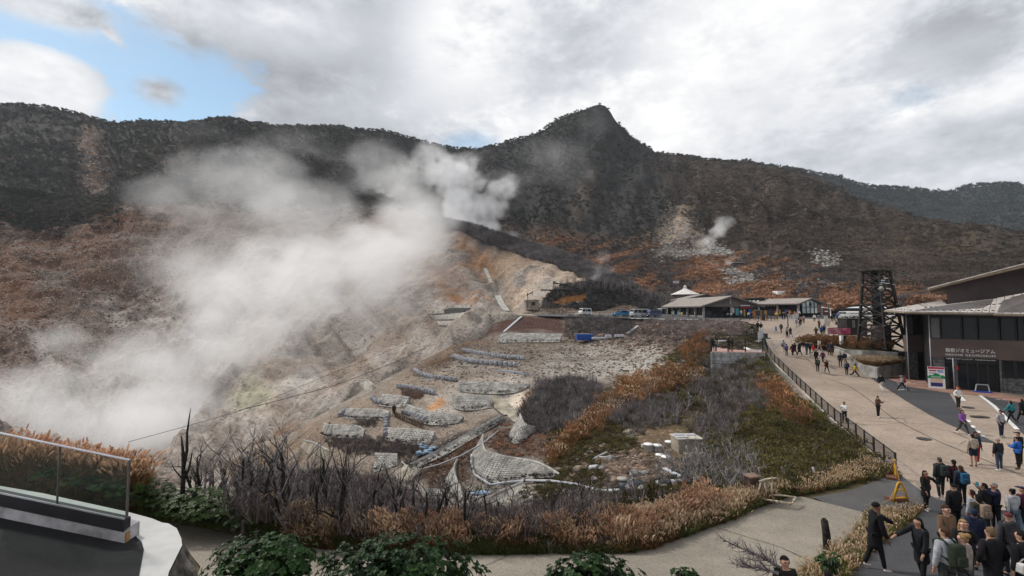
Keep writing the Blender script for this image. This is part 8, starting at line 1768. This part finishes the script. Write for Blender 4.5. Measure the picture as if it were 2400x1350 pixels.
snags = [(428,1112,3.0,'tall forked charred snag rising above the green shrubs on the left'),(585,1200,2.9,'pale twisted dead tree in front of the thicket')]
for (px,py,h,lab) in snags:
 col = int(np.clip((px + 150) / 1990 * 259,0,259)); p = Vector(BK[0,col]); r = empty('dead_tree',p,lab,'dead tree'); mb = MB(); m_ = m_deadg if 'pale' in lab else m_char; s = h / 3.0
 mb.tube([p + Vector(v) * s for v in [(0,0,-.3),(.03,0,.8),(-.03,.02,1.6),(-.12,.02,2.2)]],[.085 * s,.07 * s,.055 * s,.02 * s],7); mb.tube([p + Vector(v) * s for v in [(.02,0,1.0),(.12,0,1.7),(.10,0,2.3),(.16,0,2.9),(.2,0,3.2)]],[.05 * s,.05 * s,.035 * s,.02 * s,.006 * s],6)
 mb.tube([p + Vector(v) * s for v in [(.02,0,.6),(.22,.02,1.1),(.3,.0,1.6)]],[.045 * s,.035 * s,.02 * s],6); mb.tube([p + Vector(v) * s for v in [(0,0,.7),(-.3,.02,1.0),(-.5,.02,1.35)]],[.03 * s,.02 * s,.005 * s],5); mb.tube([p + Vector(v) * s for v in [(.05,0,.3),(.4,.02,.25),(.6,0,.1)]],[.03 * s,.02 * s,.006 * s],5); mb.build('trunk',m_,r)
for i in range(64):
 px = rs.uniform(1545,1800); py = rs.uniform(1070,1160); p = hit(px,py,('mid','bank'))
 if p: plant_tree(p,rs.uniform(1.1,2.0),9 + rs.randint(0,4),'bare grey bush leaning to the left on the slope by the pipes','grey bushes by the pipes',rs.uniform(-.4,.4))
for i in range(34):
 px = rs.choice([rs.uniform(1560,1740),rs.uniform(1260,1380),rs.uniform(1480,1640)]); py = rs.uniform(925,1010); p = hit(px,py,('mid',))
 if p: plant_tree(p,rs.uniform(1.4,2.8),rs.choice([0,3,6,9,10,11]),'bare dead bush in the brush below the viewing deck','dead bushes below the deck',rs.uniform(0,6))
for i in range(30):
 px = rs.uniform(1300,1560); py = rs.uniform(1165,1215); p = hit(px,py,('mid','bank'))
 if p: plant_tree(p,rs.uniform(.9,1.8),rs.randint(0,8),'thin burnt sapling above the grass strip right of the thicket','saplings above the grass strip',rs.uniform(0,6))
P = []
for i in range(1500):
 px = rs.uniform(560,1420); row = rs.randint(0,8); col = int(np.clip((px + 150) / 1990 * 259,0,258)); P.append(BK[row,col] + np.array([rs.uniform(-.1,.1),rs.uniform(-.4,.4),0]))
scatter('thicket','twigb',np.array(P),RS.uniform(.5,1.15,len(P)),.2)
P = sample('mid',2300,zone([(560,1140),(760,1115),(900,1130),(1000,1190),(1080,1215),(1320,1205),(1400,1190),(1420,1235),(900,1260),(560,1215)],14),True,60); scatter('thicket','twigb',P,RS.uniform(.5,1.2,len(P)),.2)
def bough(label,a,b,d,n,seed):
 r_ = random.Random(seed); A = at1(*a,d); B = at1(*b,d - .6); r = empty('bare_bough',B,label,'branch'); D = (A - B); mb = MB(); mb.tube([B,B.lerp(A,.35) + Vector((0,0,.06)),B.lerp(A,.7),A],[.035,.028,.018,.006],6)
 for i in range(n):
  t = r_.uniform(.05,.95); p = B.lerp(A,t); q = p + (rv(r_) + D.normalized() * .5 + Vector((0,0,.25))) * .42 * (1 - t * .6); m_ = p.lerp(q,.5) + rv(r_) * .04; mb.tube([p,m_,q],[.010,.007,.002],4)
  for k in range(2): mb.tube([m_,m_ + (rv(r_) + Vector((0,0,.3))) * .14],[.005,.0015],3)
 mb.build('twig',m_dead,r)
bough('bare twiggy conifer bough reaching over the path by the young man',(1690,1262),(1830,1332),11.5,60,3); bough('lower bare bough close to the bottom edge',(1705,1318),(1825,1345),11.2,40,4)
# broad-leaved bushes at the bottom edge: every large leaf is a part
L_hyd = leaf_mat('hydrangea_leaf',(.008,.032,.005),(.027,.070,.011),.3,.5,.15)
def leaf_me(seed):
 t = TB(); r = random.Random(seed); l = 1.0; N = 5
 C_ = [Vector((0,l * k / N,.10 * math.sin(k / N * 3.14) - .10 * (k / N) ** 2)) for k in range(N + 1)]; Wd = [0.02,.24,.31,.26,.14,0.0]
 for k in range(N + 1): t.v += [C_[k] + Vector((Wd[k],0,.06)) * 1.0 if Wd[k] else C_[k],C_[k],C_[k] + Vector((-Wd[k],0,.06)) if Wd[k] else C_[k]]
 for k in range(N):
  a = 3 * k; t.f += [(a,a + 1,a + 4),(a,a + 4,a + 3),(a + 1,a + 2,a + 5),(a + 1,a + 5,a + 4)]; t.m += [0] * 4
 me = t.mesh('leaf',[L_hyd]); me.polygons.foreach_set('use_smooth',[True] * len(me.polygons)); return me
LEAF = leaf_me(1)
def hydrangea(label,px,top,wpx,d,ros,seed):
 r_ = random.Random(seed); c = at1(px,top,d); rx = wpx / 2 / F * d; zb_ = -6.6; r = empty('broadleaf_bush',(c.x,c.y,zb_),label,'bush'); R_ = rx; Hh = c.z - zb_; items = []
 for i in range(ros):
  a = r_.uniform(0,6.28); e = math.asin(r_.uniform(.0,1)); rr = r_.uniform(.88,1.02); bump = 1 + .16 * math.sin(a * 5 + seed) * math.cos(e * 3) + .12 * math.sin(a * 9 + e * 5) + r_.uniform(-.1,.08); p = Vector((math.cos(a) * math.cos(e) * R_ * rr * bump,math.sin(a) * math.cos(e) * R_ * .55 * rr * bump,Hh - R_ * .62 * 1.0 + math.sin(e) * R_ * .58 * rr)); n = Vector((math.cos(a) * math.cos(e),math.sin(a) * math.cos(e),.5 + math.sin(e))).normalized()
  for k in range(6):
   al = 6.28 * k / 6 + r_.uniform(-.3,.3); x = n.orthogonal().normalized(); y = n.cross(x); o = (x * math.cos(al) + y * math.sin(al)); dr = (o + n * r_.uniform(-.25,.45)).normalized(); zz_ = (n - dr * n.dot(dr)).normalized(); xx = dr.cross(zz_); M_ = Matrix((xx,dr,zz_)).transposed().to_4x4(); s = r_.uniform(.065,.125); items.append((p,M_,s,(p + Vector((c.x,c.y,zb_))).length))
 items.sort(key=lambda q: q[3]); st_m = TB(); lv = np.array([v.co for v in LEAF.vertices]); lf = [tuple(p.vertices) for p in LEAF.polygons]
 for i,(p,M_,s,_) in enumerate(items):
  if i < 260: o = bpy.data.objects.new('leaf',LEAF); COL.objects.link(o); o.parent = r; o.matrix_local = Matrix.Translation(p) @ M_ @ Matrix.Scale(s,4)
  else:
   k = len(st_m.v); q = (lv * s) @ np.array(M_.to_3x3()).T + np.array(p); st_m.v += [Vector(v) for v in q]; st_m.f += [tuple(j + k for j in f) for f in lf]; st_m.m += [0] * len(lf)
 for i in range(ros * 2):
  a = r_.uniform(0,6.28); e = r_.uniform(0,1.5); rr = r_.uniform(.3,.85); p = Vector((math.cos(a) * math.cos(e) * R_ * rr,math.sin(a) * math.cos(e) * R_ * .55 * rr,Hh - R_ * .62 + math.sin(e) * R_ * .5 * rr - .1)); M_ = Matrix.Rotation(r_.uniform(0,6),3,'Z') @ Matrix.Rotation(r_.uniform(-1,1),3,'X'); k = len(st_m.v); q = (lv * .2) @ np.array(M_).T + np.array(p); st_m.v += [Vector(v) for v in q]; st_m.f += [tuple(j + k for j in f) for f in lf]; st_m.m += [0] * len(lf)
 o = link_mesh('inner_foliage',st_m.mesh('inner_foliage',[L_hyd]),r); tag(o,kind='stuff'); mb = MB()
 for i in range(14): a = i * .45; mb.tube([(math.cos(a) * .15,math.sin(a) * .1,0),(math.cos(a) * R_ * .45,math.sin(a) * R_ * .26,Hh - R_ * .3)],[.018,.008],4)
 link_mesh('stem',mb.mesh('stem',m_dead),r); tag(r.children[-1],kind='stuff')
hydrangea('rounded dark green broadleaf bush at the bottom edge beside the rock flank',622,1252,255,9.6,250,1); hydrangea('widest dark green broadleaf bush at the bottom edge',935,1250,390,9.4,430,2); hydrangea('smaller dark green broadleaf bush at the bottom edge below the grass strip',1386,1296,215,9.6,170,3); hydrangea('small broadleaf sprig just showing at the bottom edge',1602,1332,80,9.8,16,4)
hydrangea('low green broadleaf plant at the foot of the charred stump',1945,1296,70,12.5,16,5)
# steam: density computed on a grid in the place itself
def vol_group():
 g = bpy.data.node_groups.new('steam_grid','GeometryNodeTree'); I = g.interface.new_socket; I('Geometry',in_out='INPUT',socket_type='NodeSocketGeometry'); I('lo',in_out='INPUT',socket_type='NodeSocketVector'); I('hi',in_out='INPUT',socket_type='NodeSocketVector')
 for k in 'xyz': I('n' + k,in_out='INPUT',socket_type='NodeSocketInt')
 I('Material',in_out='INPUT',socket_type='NodeSocketMaterial'); I('Geometry',in_out='OUTPUT',socket_type='NodeSocketGeometry')
 N = g.nodes.new; l = g.links.new; i = N('NodeGroupInput'); o = N('NodeGroupOutput'); vc = N('GeometryNodeVolumeCube'); pos = N('GeometryNodeInputPosition')
 def vm(op,a,b): x = N('ShaderNodeVectorMath'); x.operation = op; l(a,x.inputs[0]); l(b,x.inputs[1]); return x.outputs[0]
 def mm(op,a,b):
  x = N('ShaderNodeMath'); x.operation = op
  for k,v in enumerate((a,b)):
   if isinstance(v,float): x.inputs[k].default_value = v
   elif v is not None: l(v,x.inputs[k])
  return x.outputs[0]
 t = vm('DIVIDE',vm('SUBTRACT',pos.outputs[0],i.outputs['lo']),vm('SUBTRACT',i.outputs['hi'],i.outputs['lo'])); s = N('ShaderNodeSeparateXYZ'); l(t,s.inputs[0])
 ix = [mm('ROUND',mm('MULTIPLY',s.outputs[k],mm('SUBTRACT',i.outputs['n' + 'xyz'[k]],1.0)),None) for k in range(3)]
 idx = mm('ADD',ix[2],mm('MULTIPLY',i.outputs['nz'],mm('ADD',ix[1],mm('MULTIPLY',i.outputs['ny'],ix[0]))))
 fi = N('FunctionNodeFloatToInt'); l(idx,fi.inputs[0]); at_ = N('GeometryNodeInputNamedAttribute'); at_.data_type = 'FLOAT'; at_.inputs['Name'].default_value = 'den'; si = N('GeometryNodeSampleIndex'); si.data_type = 'FLOAT'; si.domain = 'POINT'; si.clamp = True
 l(i.outputs[0],si.inputs['Geometry']); l(at_.outputs['Attribute'],si.inputs['Value']); l(fi.outputs[0],si.inputs['Index']); l(si.outputs[0],vc.inputs['Density']); l(i.outputs['lo'],vc.inputs['Min']); l(i.outputs['hi'],vc.inputs['Max'])
 for k in 'XYZ': l(i.outputs['n' + k.lower()],vc.inputs['Resolution ' + k])
 sm = N('GeometryNodeSetMaterial'); l(vc.outputs[0],sm.inputs[0]); l(i.outputs['Material'],sm.inputs['Material']); l(sm.outputs[0],o.inputs[0]); return g
GV = vol_group()
m_steam = bpy.data.materials.new('steam'); m_steam.use_nodes = True; nt = m_steam.node_tree; nt.nodes.clear(); _o = nt.nodes.new('ShaderNodeOutputMaterial'); _v = nt.nodes.new('ShaderNodeVolumePrincipled')
_v.inputs['Color'].default_value = (.992,.994,1.0,1); _v.inputs['Density'].default_value = 1.0; _v.inputs['Anisotropy'].default_value = .25; nt.links.new(_v.outputs[0],_o.inputs['Volume'])
def steam(name,blobs,vox,oct=5,sc=26,seed=3,sharp=.55,wisp=1.0,stretch=(1,1,1),label=None):
 """blobs: (px, py, distance, radius across, radius up, radius deep in px at that distance, density per metre)"""
 C = [(np.array(at1(b[0],b[1],b[2])),np.array([b[3],b[5],b[4]]) * b[2] / F,b[6]) for b in blobs]
 lo = np.min([c - r * 1.25 for c,r,_ in C],0); hi = np.max([c + r * 1.25 for c,r,_ in C],0); n = np.maximum(8,((hi - lo) / vox).astype(int)) + 1
 G = np.stack(np.meshgrid(*[np.linspace(lo[k],hi[k],n[k]) for k in range(3)],indexing='ij'),-1).reshape(-1,3)
 env = np.zeros(len(G)); den = np.zeros(len(G))
 for c,r,d in C:
  q = np.sqrt((((G - c) / r) ** 2).sum(-1)); e = np.clip(1.2 - q,0,1.2); env = np.maximum(env,e); den = np.maximum(den,e * d)
 m = env > 0; Q = G[m] / np.array(stretch); w = np.stack([fbm(Q + k * 31.7,sc * .7,3,seed + k) for k in range(3)],-1) * sc * .75
 nz = fbm(Q + w,sc,oct,seed + 9,.56) + .5; k = env[m]
 v = np.clip((nz * (.55 + k * .75) - (1 - k) * .42 - sharp * .55) / .17,0,1); v = v * v * (3 - 2 * v)
 v = v * np.clip((fbm(Q + w * .6,sc * .3,4,seed + 40,.6) + .5) * 2.6 - .5,.12,1.5); full = np.zeros(len(G),np.float32); full[m] = v * (den[m] * (.35 + .65 * wisp * np.clip(nz * 1.5 - .25,0,1.3)))
 me = bpy.data.meshes.new(name); me.vertices.add(len(G)); a = me.attributes.new('den','FLOAT','POINT'); a.data.foreach_set('value',full)
 o = link_mesh(name,me); md = o.modifiers.new('grid','NODES'); md.node_group = GV
 for it in GV.interface.items_tree:
  if it.in_out == 'INPUT' and it.name in ('lo','hi','nx','ny','nz','Material'): md[it.identifier] = {'lo': [float(x) for x in lo],'hi': [float(x) for x in hi],'nx': int(n[0]),'ny': int(n[1]),'nz': int(n[2]),'Material': m_steam}[it.name]
 return tag(o,label,None,None,'stuff')
steam('valley_steam',[(150,990,92,260,80,170,0.09375),(400,980,98,260,115,160,0.1375),(330,1015,84,250,80,120,0.125),(480,880,112,250,140,170,0.08288),(560,790,128,250,150,190,0.08288),(640,690,145,240,160,200,0.08288),(700,620,160,230,140,200,0.078),(500,640,170,170,130,200,0.02925),(820,640,175,210,160,200,0.0585),(920,590,200,190,150,200,0.05362),(980,520,225,140,120,180,0.04387),(900,720,150,130,110,140,0.02925),(320,840,125,180,110,130,0.0585),(150,800,120,110,75,100,0.08775),(60,930,100,190,100,120,0.078),(430,480,250,150,80,200,0.01365),(600,440,270,210,120,240,0.01755),(740,500,240,220,110,220,0.02145),(520,1030,80,80,45,60,0.039),(700,880,108,110,90,90,0.02925),(880,410,300,160,90,220,0.01755),(200,900,110,120,60,100,0.039),(560,640,190,340,240,220,0.0117),(300,900,115,340,140,150,0.01755)],1.3,6,24,3,0.42,1.2,(1.35,1.0,1.0))
steam('ridge_plume',[(1095,525,284,62,40,50,.17),(1085,475,288,80,62,55,.18),(1072,420,292,84,62,60,.17),(1035,395,296,80,56,50,.13),(1005,365,300,62,42,45,.08),(960,420,292,84,70,50,.04),(1145,535,280,44,34,40,.17),(1148,485,284,62,54,45,.16),(1172,445,288,58,44,40,.12),(1196,425,292,36,30,30,.07),(1195,552,262,44,14,30,.06),(1090,380,300,70,40,60,.02)],1.15,6,11,11,.34,1.25)
steam('small_plume',[(1650,590,232,16,16,16,.3),(1660,566,234,26,24,18,.28),(1680,540,236,30,26,20,.26),(1696,522,238,36,22,20,.14),(1640,570,233,30,26,20,.06),(1605,550,238,26,50,20,.03)],.6,5,5.5,21,.36)
steam('small_plume',[(1393,650,168,22,12,16,.2),(1402,632,169,22,22,16,.16),(1412,606,170,28,22,18,.09),(1430,635,169,28,18,18,.08)],.6,5,5,22,.46)
steam('small_plume',[(1708,614,205,14,9,10,.3),(1718,603,206,16,10,10,.24),(1745,575,215,16,20,12,.05)],.5,4,4,23,.44)
steam('small_plume',[(893,447,322,16,12,14,.12),(888,432,323,16,14,14,.08),(915,458,322,12,6,10,.10)],.9,4,6,24,.44)
steam('drifting_steam',[(1180,420,380,150,60,120,.006),(1290,350,400,130,60,110,.006),(1390,300,440,90,60,90,.005),(1330,420,380,120,70,100,.0035),(700,350,400,160,60,120,.004),(500,330,420,120,40,120,.0025)],3.6,4,40,31,.46)
# air
hz_m = bpy.data.materials.new('haze'); hz_m.use_nodes = True; nt = hz_m.node_tree; nt.nodes.clear(); _o = nt.nodes.new('ShaderNodeOutputMaterial'); _v = nt.nodes.new('ShaderNodeVolumePrincipled')
_v.inputs['Color'].default_value = (.84,.92,1.0,1); _v.inputs['Density'].default_value = .00008; _v.inputs['Anisotropy'].default_value = .1; nt.links.new(_v.outputs[0],_o.inputs['Volume'])
tag(MB().box((100,570,108),(2600,1240,300)).build('haze',hz_m),None,None,None,'stuff')
